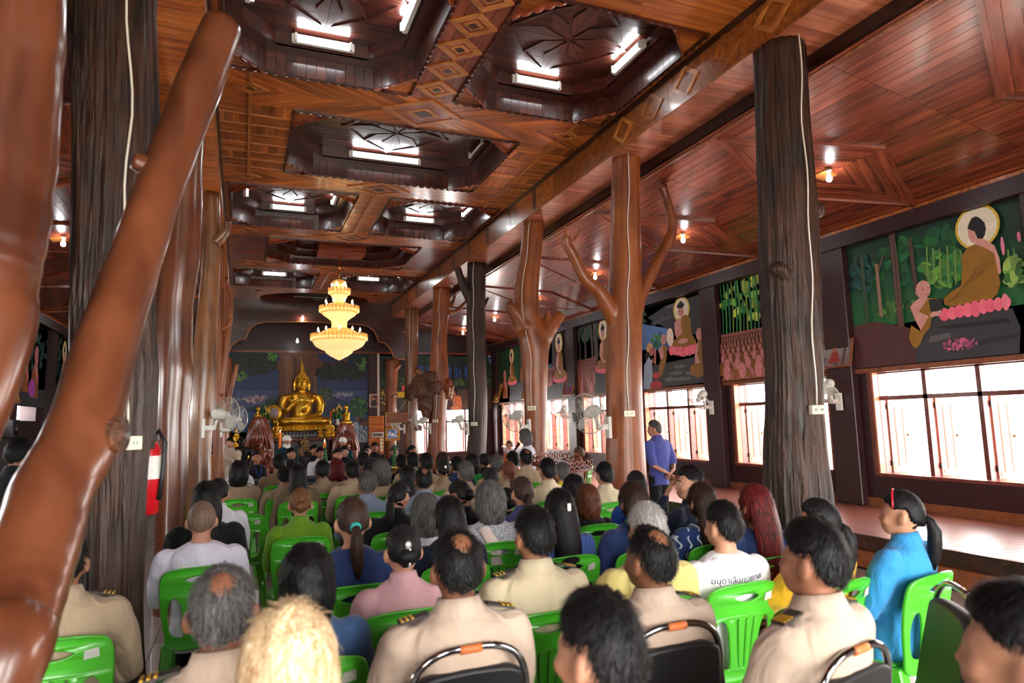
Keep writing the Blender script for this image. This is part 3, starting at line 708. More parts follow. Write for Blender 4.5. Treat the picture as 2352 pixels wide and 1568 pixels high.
o5 = column([(0, 4.371, .259), (1.31, 4.364, .204), (1.83, 4.399, .21), (2.36, 4.423, .248), (2.89, 4.442, .238), (3.43, 4.461, .197), (3.97, 4.491, .187), (4.92, 4.545, .227)], 15.61, B_brown,
       'brown trunk standing with a big dark hanging burl', 5, [([(4.6, 15.6, 4.2), (4.75, 15.6, 4.33), (4.95, 15.6, 4.4), (5.2, 15.6, 4.66)], [.09, .06, .05, .035]), ([(4.62, 15.6, 4.42), (4.8, 15.6, 4.55), (4.89, 15.6, 4.78)], [.07, .055, .03])], 36, .02, .1, merge=.022, cable=(1.7, 0, -2.0))
def burl(c, r, seed, par, mat=None):
    m = MB(); m.ell(c, r, 28, 20)
    m.v = [tuple(Vector(c)+(Vector(p)-Vector(c))*(1+.5*mnoise.noise(Vector(p)*4.5+Vector((seed*3, 0, 0)))+.25*mnoise.noise(Vector(p)*14))) for p in m.v]
    return m.build('burl', mat or B_burl, par)
burl((4.12, 15.5, 2.5), (.33, .25, .3), 1, o5); burl((4.06, 15.52, 2.08), (.2, .18, .32), 2, o5); burl((3.9, 15.5, 2.4), (.16, .15, .18), 4, o5); burl((4.63, 15.55, 2.42), (.15, .2, .25), 3, o5, B_brown)
o6 = column([(0, 4.464, .218), (1.27, 4.465, .183), (2.51, 4.464, .172), (3.76, 4.489, .186), (4.92, 4.514, .2)], 18.59, B_yel, 'knotty brown trunk standing next to the maroon arch foot', 6, [([(4.4, 18.5, 4.2), (4.2, 18.45, 4.25)], [.08, .05]), ([(4.6, 18.5, 3.1), (4.75, 18.45, 3.0)], [.12, .07]), ([(4.6, 18.45, 1.5), (4.72, 18.4, 1.46)], [.1, .07])], 32, .03, .12, cable=(1.75, 0, -2.1))
burl((4.4, 18.42, 2.45), (.2, .15, .2), 5, o6)
column([(0, 4.259, .197), (1.26, 4.267, .172), (2.6, 4.302, .174), (3.61, 4.342, .208)], 20.5, B_brown, 'short brown trunk standing under the arch foot', 7, [([(4.35, 20.4, 3.3), (4.55, 20.4, 3.45)], [.12, .07])], 28, .02, .1)
# far row
column([(0.02, -.627, .194), (.46, -.642, .17), (.92, -.652, .165), (1.38, -.653, .172), (1.74, -.661, .193), (1.99, -.668, .207), (2.36, -.693, .198), (2.87, -.71, .198), (3.39, -.709, .215), (4.21, -.751, .217), (4.92, -.756, .222)], 4.28, B_dark, 'black ridged trunk standing behind the leaning log', 8, [], 110, .12, .07, .05, cable=(1.62, 0, -1.15))
column([(0.02, -.563, .15), (.79, -.585, .128), (1.19, -.584, .132), (1.79, -.602, .141), (2.2, -.592, .165), (2.4, -.607, .156), (2.82, -.614, .162), (3.25, -.593, .187), (3.68, -.582, .192), (4.25, -.577, .177), (4.92, -.554, .15)], 6.95, B_red, 'polished red brown trunk standing beside the fire extinguisher', 9, [], 40, .006, .1)
column([(0.02, -.478, .161), (1.26, -.51, .14), (1.84, -.5, .151), (2.43, -.488, .153), (3.33, -.456, .128), (4.19, -.43, .116), (4.92, -.452, .1)], 9.86, B_yel, 'yellow brown trunk standing with a wall fan', 10, [([(-.4, 9.8, 4.2), (-.27, 9.78, 4.35), (-.24, 9.75, 4.5)], [.08, .07, .05])], 36, .015, .06)
column([(0, -.348, .11), (1.89, -.373, .09), (3.45, -.394, .08), (4.92, -.446, .09)], 12.88, B_brown, 'slim trunk standing with a curved side shoot', 11, [([(-.36, 12.85, 2.2), (-.3, 12.82, 2.8), (-.25, 12.8, 3.4), (-.22, 12.8, 3.9), (-.27, 12.8, 4.2)], [.06, .05, .045, .04, .03]), ([(-.33, 12.8, 3.4), (-.25, 12.75, 3.45), (-.2, 12.75, 3.6)], [.05, .04, .03])], 28, .02, .08)
column([(0, -.36, .13), (2.41, -.375, .11), (4.92, -.432, .1)], 15.6, B_brown, 'slim trunk standing close to the altar arch, second from arch', 12, [([(-.33, 15.5, 2.0), (-.2, 15.45, 2.6), (-.12, 15.45, 3.0)], [.06, .05, .04])], 24, .02, .1)
column([(0, -.42, .16), (2.4, -.42, .14), (3.62, -.45, .16)], 20.4, B_brown, 'short trunk standing under the other arch foot', 13, [], 24, .02, .1)
# forked leaning log nearest to the seats
fk = trunk_mesh([(0, -.80, .2), (.3, -.74, .16), (.6, -.68, .14), (.8, -.62, .1)], 1.55, 14, 40, .05, .02, .08).build('trunk_pillar', B_red); tag(fk, 'polished red brown forked trunk with a long leaning arm', 'pillar', 'tree trunk pillars', 'thing')
limb([(-.72, 1.55, .45), (-.62, 1.65, .8)]+[(-0.476, 1.75, 1.157), (-0.469, 1.82, 1.223), (-0.465, 1.9, 1.296), (-0.456, 1.97, 1.382), (-0.446, 2.05, 1.499), (-0.406, 2.15, 1.638), (-0.386, 2.3, 1.897), (-0.341, 2.47, 2.209), (-0.281, 2.65, 2.584), (-0.188, 2.8, 3.014), (-0.11, 2.9, 3.353)], [.14, .11]+[0.098, 0.097, 0.096, 0.095, 0.094, 0.094, 0.086, 0.08, 0.078, 0.086, 0.078], 14, 32, 8, .025).build('branch', B_red, fk)
limb([(-.76, 1.6, .3), (-.78, 1.8, 1.0)]+[(-0.616, 2.03, 1.819), (-0.611, 2.08, 2.041), (-0.602, 2.1, 2.152), (-0.6, 2.15, 2.372), (-0.605, 2.18, 2.633), (-0.61, 2.2, 2.912)]+[(-.66, 2.3, 3.5), (-.7, 2.4, 4.9)], [.13, .11, .1, .1, .1, .1, .1, .1, .1, .1], 15, 24, 8, .05).build('branch', B_red, fk)
limb([(-0.281, 2.65, 2.584), (-0.281-.1, 2.65-.03, 2.584+.03)], [.05, .03], 3).build('knot', B_red, fk)
limb([(-0.406, 2.15, 1.638), (-0.406+.1, 2.15-.03, 1.638)], [.06, .05], 3).build('knot', B_burl, fk)
MB().tube([(-0.61-.05, 2.2-.11, 2.912+.4), (-0.605-.05, 2.18-.115, 2.633), (-0.6-.06, 2.15-.115, 2.372), (-0.602-.06, 2.1-.115, 2.152)], .008, 6).build('cable', M_cable, fk)

# ================================================================== BARE BULBS UNDER THE SIDE CEILINGS
M_bulb = glow('bulb_glow', (.95, .97, 1, 1), 90.)
def bulb(x, y, z, lab):
    r = empty('ceiling_bulb', (x, y, z), 0, lab, 'lamp', 'bare bulbs on the side ceilings')
    MB().lathe([(.035, 0), (.035, -.02), (.02, -.025), (.02, -.055)], 12).build('socket', M_white, r)
    MB().lathe([(.014, -.05), (.022, -.07), (.035, -.1), (.033, -.125), (.018, -.145), (.002, -.15)], 14).build('bulb', M_bulb, r)
for k in range(6):
    u = 1.6; bulb(4.82+u*math.cos(TH), 5.55+2.82*k, 4.78-u*math.sin(TH)-.05, f'bare glowing bulb on the plank ceiling, {ORD[5-k]} from the altar wall')
for k in range(1, 6):
    u = 1.6; bulb(-.89-u*math.cos(TH), 5.55+2.82*k, 4.78-u*math.sin(TH)-.05, f'bare bulb over the far aisle, {ORD[5-k]} from the altar wall')
bulb(1.5, 20.6, 4.25, 'bare bulb shining under the altar arch'); bulb(1.62, 20.3, 4.9, 'added bulb in place of a reflection behind the arch edge');  # the higher bulb is added where the lower one's reflection sits

# ================================================================== CHANDELIER
def chandelier():
    X, Y, Z = 1.93, 14.6, 3.02
    r = empty('chandelier', (X, Y, Z), 0, 'tiered crystal chandelier glowing warm yellow before the altar', 'chandelier')
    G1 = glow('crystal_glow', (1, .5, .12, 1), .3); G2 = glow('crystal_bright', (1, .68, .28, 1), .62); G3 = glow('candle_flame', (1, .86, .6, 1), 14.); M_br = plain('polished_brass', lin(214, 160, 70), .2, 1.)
    def tier(prof, name, mat, n=72, rib=.05):
        m = MB(); m.lathe(prof, n, sm=True, cap=False)
        m.v = [(x*(1-rib*(k % 6 == 0)), y*(1-rib*(k % 6 == 0)), z) for k, (x, y, z) in enumerate(m.v)]
        return m.build(name, mat, r)
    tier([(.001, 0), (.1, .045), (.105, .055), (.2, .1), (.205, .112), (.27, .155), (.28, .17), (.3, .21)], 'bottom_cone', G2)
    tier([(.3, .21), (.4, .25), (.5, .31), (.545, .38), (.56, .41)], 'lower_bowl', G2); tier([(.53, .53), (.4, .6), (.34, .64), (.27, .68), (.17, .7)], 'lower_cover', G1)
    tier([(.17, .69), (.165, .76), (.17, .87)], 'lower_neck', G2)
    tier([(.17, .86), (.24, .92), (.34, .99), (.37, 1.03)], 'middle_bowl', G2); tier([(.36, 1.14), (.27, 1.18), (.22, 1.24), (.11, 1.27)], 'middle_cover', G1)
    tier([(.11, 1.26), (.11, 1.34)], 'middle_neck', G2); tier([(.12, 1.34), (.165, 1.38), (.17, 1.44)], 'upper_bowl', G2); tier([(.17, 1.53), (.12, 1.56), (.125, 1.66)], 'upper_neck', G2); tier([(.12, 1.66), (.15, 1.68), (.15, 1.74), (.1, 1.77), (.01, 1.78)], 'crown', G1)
    bead = MB().ell((0, 0, 0), (.026, .026, .032), 10, 6).mesh('crystal_bead'); drop = MB().ell((0, 0, 0), (.02, .02, .05), 8, 6).mesh('crystal_drop')
    for R, z, n_, k in ((.57, .465, 44, 1.2), (.395, 1.085, 32, 1.1), (.205, 1.485, 18, 1.)):
        m = MB(); m.lathe([(R-.03, z-.055), (R-.005, z-.05), (R, z), (R-.005, z+.05), (R-.03, z+.055)], 48, cap=False); m.build('ornament_band', G1, r)
        for i in range(n_): a = 2*PI*i/n_; place('crystal_bead', bead, G2, r, ((R+.012)*math.cos(a), (R+.012)*math.sin(a), z), None, k)
        for i in range(n_): a = 2*PI*(i+.5)/n_; place('crystal_drop', drop, G1, r, ((R+.02)*math.cos(a), (R+.02)*math.sin(a), z+.06))
    cnd = MB().lathe([(.012, 0), (.012, .06)], 8).mesh('candle'); flm = MB().lathe([(.002, .06), (.02, .08), (.022, .1), (.002, .145)], 8).mesh('candle_bulb')
    for R, z, n_ in ((.46, .56, 10), (.3, 1.18, 8), (.16, 1.57, 5)):
        for i in range(n_):
            a = 2*PI*(i+.3)/n_; p = (R*math.cos(a), R*math.sin(a), z); c = place('candle', cnd, M_white, r, p); place('candle_bulb', flm, G3, c)
    MB().tube([(0, 0, 1.78), (0, 0, 2.02)], .012, 8).build('rod', M_br, r); MB().lathe([(.012, 2.0), (.035, 2.03), (.05, 2.09), (.02, 2.12), (.01, 2.32)], 12).build('ceiling_hook', M_br, r)
    # hanging box of the stepped coffer
    hb = MB().b2((XC-.5, 14.3, ZC+.0), (XC+.5, 14.95, ZC+.55)).build('ceiling_box', M_red); tag(hb, 'red wooden ceiling box that the chandelier hangs from', 'box')
    return r
chandelier()

# ================================================================== WALL FANS
M_fan = plain('fan_plastic', lin(216, 214, 204), .35); M_blade = plain('fan_blade', lin(206, 206, 196), .25, alpha=.62); M_wire = plain('fan_wire', lin(200, 200, 192), .3, .6)
def fan_protos():
    R = .235; g = MB()
    for k in range(40):
        a = 2*PI*k/40; c, s_ = math.cos(a), math.sin(a)
        g.tube([(.045*c, -.115, .045*s_), (R*.75*c, -.1, R*.75*s_), (R*c, -.045, R*s_), (R*.75*c, .03, R*.75*s_), (.07*c, .05, .07*s_)], .0016, 4, cap=False)
    for rr, yy, t in ((R, -.045, .006), (R*.75, -.1, .002), (R*.4, -.112, .002), (.045, -.115, .004)):
        g.tube([(rr*math.cos(2*PI*k/36), yy, rr*math.sin(2*PI*k/36)) for k in range(37)], t, 5, cap=False)
    bl = []
    for k in range(3):
        b = MB(); a0 = 2*PI*k/3; V = []; n1 = 8
        for i in range(n1+1):
            u = i/n1; rr = .03+.18*u; w_ = .5*(math.sin(PI*min(1, u*.9+.12)))**.6
            for t in (-1, 0, 1): a = a0+t*w_*.9; V.append((rr*math.cos(a), -.05+t*.03, rr*math.sin(a)))
        F = [(i*3+j, i*3+j+1, i*3+j+4, i*3+j+3) for i in range(n1) for j in range(2)]
        bl.append(b.add(V, F, 0, True).mesh('blade'))
    hub = MB().lathe([(.001, .09), (.03, .085), (.045, .06), (.045, 0)], 14).mesh('hub')
    mot = MB().lathe([(.03, 0), (.07, .02), (.075, .09), (.07, .15), (.05, .175), (.001, .18)], 18).mesh('motor')
    br = MB(); br.b2((-.045, .23, -.3), (.045, .27, -.05)); br.b2((-.03, .1, -.2), (.03, .24, -.14)); br.tube([(0, .12, -.18), (0, .1, -.1), (0, .08, -.05)], .022, 10)
    return g.mesh('guard'), bl, hub, mot, br.mesh('bracket')
FANP = fan_protos()
def fan(loc, yaw, pan, lab, tilt=.15, sc_=1.):
    """local +y is the mounting side; pan turns the head"""
    r = empty('wall_fan', loc, yaw, lab, 'fan', 'wall fans'); r.scale = (sc_,)*3
    place('bracket', FANP[4], M_fan, r)
    m = place('motor', FANP[3], M_fan, r, (0, 0, 0), (PI/2+tilt-PI, 0, pan))
    E = (tilt, 0, pan)
    g = place('guard', FANP[0], M_wire, r, (0, 0, 0), E)
    for b in FANP[1]: place('blade', b, M_blade, r, (0, 0, 0), E)
    place('hub', FANP[2], M_fan, r, (0, 0, 0), (PI/2+tilt, 0, pan))
    return r
MUR = {'M1':[('p',(22,56,44),[(0.02,1.74),(2.37,1.8),(2.32,1.3),(-0.02,1.35)]),('f',[(20,66,44),(26,84,54),(34,100,50)],(1.11,1.38,0.86,0.3),150,0.1),('f',[(70,130,50),(96,150,60),(50,120,60)],(1.39,1.15,0.31,0.21),60,0.08),('f',[(20,60,60),(30,90,80)],(0.21,1.3,0.18,0.28),40,0.08),('s',(120,150,80),0.02,[(1.22,1.48),(1.19,1.0)]),('s',(120,150,80),0.02,[(1.3,1.44),(1.27,0.98)]),('s',(120,150,80),0.02,[(1.38,1.41),(1.35,0.96)]),('s',(120,150,80),0.02,[(1.48,1.42),(1.45,0.94)]),('s',(120,150,80),0.02,[(1.57,1.35),(1.54,0.92)]),('s',(120,150,80),0.02,[(1.64,1.32),(1.62,0.91)]),('s',(120,150,80),0.02,[(2.17,1.2),(2.14,0.8)]),('s',(120,150,80),0.01,[(2.23,1.21),(2.2,0.79)]),('p',(84,46,44),[(0.02,0.61),(0.39,0.63),(0.76,0.51),(1.09,0.4),(0.95,-0.04),(-0.03,-0.01)]),('f',[(50,100,44),(80,120,50)],(0.71,0.74,0.32,0.1),40,0.06),('f',[(60,110,50),(110,150,70),(140,170,80)],(2.2,0.94,0.09,0.16),40,0.07),('s',(96,70,60),0.09,[(0.76,1.77),(0.77,1.36),(0.77,1.01),(0.77,0.5)]),('s',(70,48,40),0.02,[(0.78,1.6),(0.76,0.84)]),('s',(84,62,54),0.05,[(1.01,1.65),(1.02,1.27),(1.03,0.96)]),('s',(150,118,96),0.05,[(0.49,1.42),(0.49,1.06),(0.49,0.68)]),('s',(120,92,70),0.02,[(0.51,1.31),(0.6,1.51)]),('s',(60,80,60),0.05,[(0.27,1.59),(0.27,1.11),(0.27,0.62)]),('s',(40,70,60),0.03,[(0.16,1.58),(0.15,1.28)]),('p',(58,56,60),[(1.19,0.55),(2.15,0.52),(2.21,0.29),(2.17,-0.04),(0.94,-0.04),(0.94,0.18),(1.05,0.37)]),('p',(96,92,96),[(1.15,0.32),(1.41,0.34),(1.42,0.27),(1.12,0.24)]),('p',(30,30,34),[(1.19,0.43),(2.09,0.42),(2.11,0.36),(1.46,0.38)]),('p',(40,42,46),[(1.44,0.19),(2.19,0.23),(2.18,0.18),(1.47,0.12)]),('f',[(190,90,130),(150,80,110)],(1.51,0.18,0.21,0.06),60,0.03),('e',(222,184,60),(1.87,1.55,0.26,0.27)),('e',(240,226,200),(1.87,1.55,0.23,0.24)),('p',(214,150,140),[(1.82,1.34),(1.85,1.42),(1.94,1.38),(2.04,1.28),(2.08,1.12),(2.08,0.95),(2.05,0.93),(2.03,1.16)]),('p',(214,150,140),[(1.76,1.56),(1.76,1.46),(1.79,1.38),(1.82,1.36),(1.85,1.42),(1.84,1.53)]),('p',(24,20,22),[(1.76,1.56),(1.78,1.61),(1.82,1.67),(1.87,1.68),(1.91,1.65),(1.96,1.58),(1.97,1.5),(1.95,1.43),(1.92,1.39),(1.86,1.41),(1.84,1.5),(1.8,1.53)]),('p',(150,104,28),[(1.66,1.25),(1.74,1.33),(1.82,1.35),(1.93,1.28),(2.03,1.19),(2.04,1.03),(2.06,0.83),(2.02,0.72),(1.95,0.66),(1.68,0.66),(1.46,0.65),(1.38,0.7),(1.38,0.77),(1.48,0.83),(1.61,0.89),(1.65,1.08)]),('s',(120,80,20),0.01,[(2.02,1.08),(1.85,1.08),(1.69,0.89),(1.63,0.75)]),('s',(120,80,20),0.01,[(1.99,1.06),(1.8,1.04),(1.65,0.87),(1.59,0.74)]),('s',(120,80,20),0.01,[(1.96,1.04),(1.76,0.99),(1.62,0.84),(1.55,0.74)]),('s',(120,80,20),0.01,[(1.93,1.02),(1.72,0.95),(1.58,0.81),(1.52,0.73)]),('s',(120,80,20),0.01,[(1.9,1.0),(1.67,0.9),(1.54,0.78),(1.48,0.72)]),('s',(120,80,20),0.01,[(1.86,0.98),(1.63,0.86),(1.51,0.75),(1.44,0.72)]),('e',(245,105,130),(1.37,0.57,0.07,0.08)),('e',(250,120,140),(1.47,0.57,0.06,0.08)),('e',(245,105,130),(1.56,0.58,0.07,0.08)),('e',(250,120,140),(1.66,0.58,0.06,0.09)),('e',(245,105,130),(1.75,0.58,0.06,0.1)),('e',(250,120,140),(1.84,0.59,0.05,0.09)),('e',(245,105,130),(1.92,0.59,0.06,0.08)),('e',(250,120,140),(2.01,0.59,0.05,0.08)),('e',(245,105,130),(2.09,0.6,0.06,0.07)),('e',(245,130,150),(2.09,0.6,0.04,0.1)),('p',(214,150,140),[(0.93,0.74),(0.97,0.78),(1.06,0.83),(1.19,0.81),(1.22,0.74),(1.33,0.6),(1.29,0.56),(1.21,0.58),(1.11,0.4),(1.05,0.4),(0.98,0.56)]),('p',(150,104,28),[(1.04,0.66),(1.19,0.81),(1.3,0.79),(1.22,0.66),(1.18,0.44),(1.08,0.35),(1.02,0.24),(0.96,0.19),(0.9,0.23),(0.87,0.33),(0.92,0.5),(1.04,0.4),(1.17,0.58)]),('e',(214,150,140),(1.13,0.93,0.1,0.12)),('s',(120,60,60),0.01,[(1.11,0.93),(1.14,0.94)]),('s',(120,60,60),0.01,[(1.19,0.94),(1.22,0.94)]),('s',(170,80,80),0.01,[(1.15,0.86),(1.2,0.86)]),('e',(190,120,120),(1.04,0.91,0.02,0.03)),('p',(34,36,36),[(1.19,0.78),(1.23,0.79),(1.36,0.77),(1.35,0.62),(1.2,0.63)]),('s',(214,150,140),0.05,[(1.19,0.58),(1.34,0.61)]),('e',(230,130,160),(2.13,1.25,0.02,0.11)),('e',(230,130,160),(2.31,1.31,0.02,0.06))],'M3':[('p',(96,136,196),[(0.01,1.51),(1.41,1.16),(1.11,0.8),(-0.04,0.89)]),('p',(60,100,170),[(0.5,0.84),(0.93,1.21),(1.31,0.75)]),('f',[(40,110,50),(60,140,70)],(0.77,1.0,0.19,0.13),26,0.06),('f',[(20,60,40),(30,90,60)],(0.33,1.56,0.14,0.14),14,0.06),('p',(52,52,58),[(0.5,1.54),(1.19,1.69),(2.38,1.73),(2.34,0.79),(2.13,0.96),(1.3,1.16)]),('p',(70,70,76),[(0.61,1.42),(1.33,1.48),(1.38,1.41),(0.71,1.34)]),('p',(86,86,92),[(1.19,1.69),(1.9,1.66),(1.85,1.63),(1.24,1.62)]),('p',(60,60,64),[(0.14,0.2),(0.64,0.49),(2.41,0.55),(2.38,0.03),(0.18,-0.02)]),('e',(104,102,106),(1.54,0.39,0.19,0.04)),('e',(104,102,106),(1.42,0.27,0.23,0.04)),('e',(104,102,106),(1.61,0.14,0.29,0.04)),('e',(104,102,106),(1.21,0.16,0.18,0.05)),('e',(104,102,106),(1.87,0.24,0.16,0.04)),('e',(222,184,60),(1.71,1.53,0.27,0.26)),('e',(240,226,200),(1.71,1.53,0.23,0.23)),('p',(214,150,140),[(1.46,1.3),(1.6,1.37),(1.8,1.36),(1.92,1.26),(1.79,0.91),(1.52,0.96),(1.45,1.06)]),('p',(150,104,28),[(1.71,1.39),(1.86,1.4),(1.98,1.31),(2.0,0.99),(2.12,0.84),(2.08,0.76),(1.77,0.73),(1.31,0.78),(1.29,0.89),(1.54,0.99),(1.69,1.05),(1.67,1.24)]),('e',(214,150,140),(1.69,1.49,0.11,0.1)),('e',(24,20,22),(1.69,1.61,0.12,0.06)),('e',(24,20,22),(1.7,1.67,0.05,0.03)),('s',(120,60,60),0.02,[(1.63,1.5),(1.68,1.5)]),('s',(120,60,60),0.02,[(1.72,1.49),(1.76,1.49)]),('s',(190,70,80),0.02,[(1.65,1.44),(1.72,1.44)]),('e',(214,150,140),(1.71,0.89,0.16,0.05)),('s',(214,150,140),0.06,[(1.54,1.22),(1.49,1.07),(1.61,1.14)]),('e',(245,105,130),(1.3,0.75,0.08,0.11)),('e',(250,120,140),(1.41,0.73,0.07,0.1)),('e',(245,105,130),(1.51,0.71,0.07,0.1)),('e',(250,120,140),(1.61,0.69,0.07,0.1)),('e',(245,105,130),(1.7,0.67,0.08,0.1)),('e',(250,120,140),(1.8,0.68,0.07,0.1)),('e',(245,105,130),(1.9,0.68,0.07,0.11)),('e',(250,120,140),(2.0,0.69,0.07,0.1)),('e',(245,105,130),(2.09,0.7,0.07,0.1)),('p',(214,150,140),[(0.85,0.8),(1.02,0.9),(1.17,0.8),(1.09,0.61),(0.96,0.47)]),('p',(150,104,28),[(1.01,0.9),(1.19,0.83),(1.11,0.55),(1.02,0.4),(0.9,0.23),(0.82,0.35),(0.88,0.54),(1.04,0.65)]),('e',(214,150,140),(1.06,1.0,0.1,0.11)),('e',(246,226,206),(1.29,1.02,0.12,0.19)),('e',(222,180,120),(0.54,0.87,0.13,0.12)),('e',(24,20,22),(0.44,0.69,0.11,0.12)),('e',(190,110,100),(0.6,0.79,0.08,0.09)),('p',(170,190,214),[(0.21,-0.01),(0.29,0.52),(0.48,0.69),(0.6,0.58),(0.6,0.33),(0.54,-0.02)]),('s',(200,120,110),0.08,[(0.6,0.63),(0.7,0.52),(0.74,0.84)]),('e',(200,70,70),(0.73,0.27,0.14,0.07)),('e',(190,60,60),(0.7,0.06,0.22,0.11)),('p',(150,104,28),[(2.11,0.78),(2.26,0.87),(2.39,0.81),(2.39,0.4),(2.34,0.2),(2.14,0.12),(1.9,0.2),(1.88,0.35),(2.03,0.42),(2.1,0.61)]),('p',(214,150,140),[(2.11,0.76),(2.2,0.83),(2.13,0.57),(2.21,0.39),(2.07,0.37),(2.05,0.55)]),('e',(214,150,140),(2.23,0.96,0.1,0.13)),('e',(150,104,36),(2.13,0.28,0.23,0.13))],'BO':[('p',(46,62,108),[(0.12,2.84),(4.36,2.87),(4.36,0.74),(0.16,0.84)]),('p',(70,84,130),[(0.15,1.69),(4.36,1.65),(4.36,1.11),(0.16,1.19)]),('f',[(150,130,150),(180,150,150),(120,120,150)],(0.99,1.43,0.38,0.09),40,0.07),('f',[(110,120,150)],(0.47,1.43,0.17,0.05),14,0.06),('f',[(150,150,170)],(3.62,1.52,0.34,0.07),24,0.06),('p',(44,64,110),[(0.21,1.02),(0.36,1.34),(0.48,1.36),(0.67,1.01)]),('p',(38,56,96),[(0.67,1.01),(0.99,1.25),(1.23,1.22),(1.57,0.99)]),('p',(40,56,100),[(3.26,1.5),(3.83,1.23),(4.25,1.43),(4.36,0.92),(2.9,0.96)]),('p',(60,110,160),[(0.16,1.09),(1.62,0.98),(2.9,0.96),(4.36,0.87),(4.36,0.31),(0.17,0.45)]),('f',[(20,56,36),(30,74,44),(44,90,50)],(1.42,1.17,0.27,0.25),70,0.08),('f',[(24,70,44),(50,100,56),(80,130,60)],(4.09,1.12,0.29,0.34),80,0.08),('f',[(40,70,50),(60,90,60)],(3.05,1.56,0.18,0.21),40,0.07),('s',(110,90,80),0.04,[(3.05,1.66),(3.04,0.87)]),('p',(104,62,40),[(1.57,0.86),(1.64,1.83),(1.64,2.27),(1.43,2.52),(1.02,2.47),(1.02,2.53),(1.4,2.65),(1.64,2.55),(1.62,2.84),(2.74,2.85),(2.89,2.61),(3.3,2.51),(3.72,2.7),(3.75,2.63),(3.36,2.38),(2.89,2.37),(2.72,2.29),(2.62,2.03),(2.68,0.78)]),('p',(130,82,56),[(1.76,0.9),(1.85,2.09),(1.76,2.71),(1.94,2.81),(2.04,2.34),(1.96,0.9)]),('p',(76,44,30),[(2.06,0.9),(2.09,2.35),(2.04,2.74),(2.14,2.71),(2.2,0.89)]),('p',(90,54,38),[(2.43,0.89),(2.44,2.35),(2.64,2.8),(2.74,2.77),(2.59,2.35),(2.55,0.89)]),('s',(150,110,80),0.03,[(2.28,2.74),(2.24,2.08)]),('s',(120,76,50),0.1,[(2.78,0.88),(2.72,1.82),(2.69,2.29)]),('f',[(18,34,26),(14,28,24),(24,44,30)],(0.83,2.52,0.72,0.31),150,0.12),('f',[(16,30,26),(26,46,34)],(3.51,2.27,0.8,0.24),130,0.12),('f',[(18,36,28)],(4.09,2.62,0.3,0.3),60,0.11),('f',[(70,120,50),(96,140,60)],(1.45,2.73,0.17,0.13),16,0.08),('f',[(70,120,50),(110,150,70)],(0.48,2.14,0.21,0.12),16,0.08),('f',[(80,130,60)],(4.15,2.51,0.16,0.22),16,0.08),('f',[(120,90,70),(150,110,90)],(4.09,0.66,0.24,0.11),14,0.1),('p',(200,216,230),[(3.83,0.59),(3.99,0.67),(4.36,0.21),(4.35,-0.11),(4.09,-0.05)]),('f',[(120,160,190),(220,230,240)],(4.14,0.32,0.22,0.24),50,0.05)],'FR':[('p',(22,44,40),[(-0.03,1.81),(4.08,1.83),(4.02,-0.16),(-0.03,-0.07)]),('p',(40,80,150),[(1.28,1.49),(3.06,1.5),(3.04,0.9),(1.27,0.91)]),('f',[(30,60,120),(50,100,180),(60,120,190)],(2.58,1.3,0.39,0.27),70,0.09),('f',[(30,80,120),(40,90,140)],(1.37,1.29,0.15,0.15),20,0.08),('f',[(20,50,40),(26,62,44)],(2.03,1.66,1.83,0.15),120,0.13),('s',(26,28,30),0.09,[(2.47,1.72),(2.48,1.25),(2.49,0.85)]),('s',(26,28,30),0.12,[(2.84,1.72),(2.85,1.25),(2.87,0.85)]),('s',(26,28,30),0.06,[(0.17,1.7),(0.18,1.25),(0.2,0.87)]),('s',(26,28,30),0.15,[(0.67,1.7),(0.69,1.25),(0.7,0.86)]),('s',(26,28,30),0.05,[(1.51,1.71),(1.52,1.25),(1.54,0.86)]),('s',(26,28,30),0.05,[(2.26,1.72),(2.28,1.25),(2.29,0.85)]),('s',(26,28,30),0.04,[(2.67,1.72),(2.69,1.25),(2.7,0.85)]),('s',(26,28,30),0.08,[(3.04,1.72),(3.05,1.25),(3.06,0.85)]),('f',[(30,60,34),(56,86,40),(70,100,46)],(1.52,0.93,1.63,0.15),120,0.09),('p',(84,60,50),[(-0.03,0.73),(2.01,0.61),(4.05,0.79),(4.02,-0.16),(-0.03,-0.07)]),('f',[(40,50,44),(60,64,60)],(0.54,0.39,0.58,0.33),70,0.12),('f',[(220,190,60),(230,200,90)],(0.09,0.4,0.14,0.25),26,0.035),('e',(230,80,90),(0.77,0.72,0.06,0.12)),('p',(196,120,90),[(2.45,0.39),(2.52,0.48),(2.72,0.47),(2.77,0.21),(2.79,-0.08),(2.41,-0.08),(2.36,0.05),(2.46,0.14)]),('e',(200,130,100),(2.52,0.58,0.06,0.09)),('e',(24,20,22),(2.58,0.63,0.06,0.08)),('e',(220,140,90),(2.54,0.02,0.16,0.11)),('p',(226,130,70),[(2.59,0.46),(2.75,0.43),(2.78,0.11),(2.64,0.16),(2.52,0.36)]),('s',(200,130,100),0.05,[(2.49,0.22),(2.45,0.44)]),('f',[(70,90,150),(200,210,230)],(3.89,1.76,0.1,0.17),26,0.07),('f',[(40,60,40),(80,100,50)],(3.89,1.05,0.14,0.38),40,0.09)]}
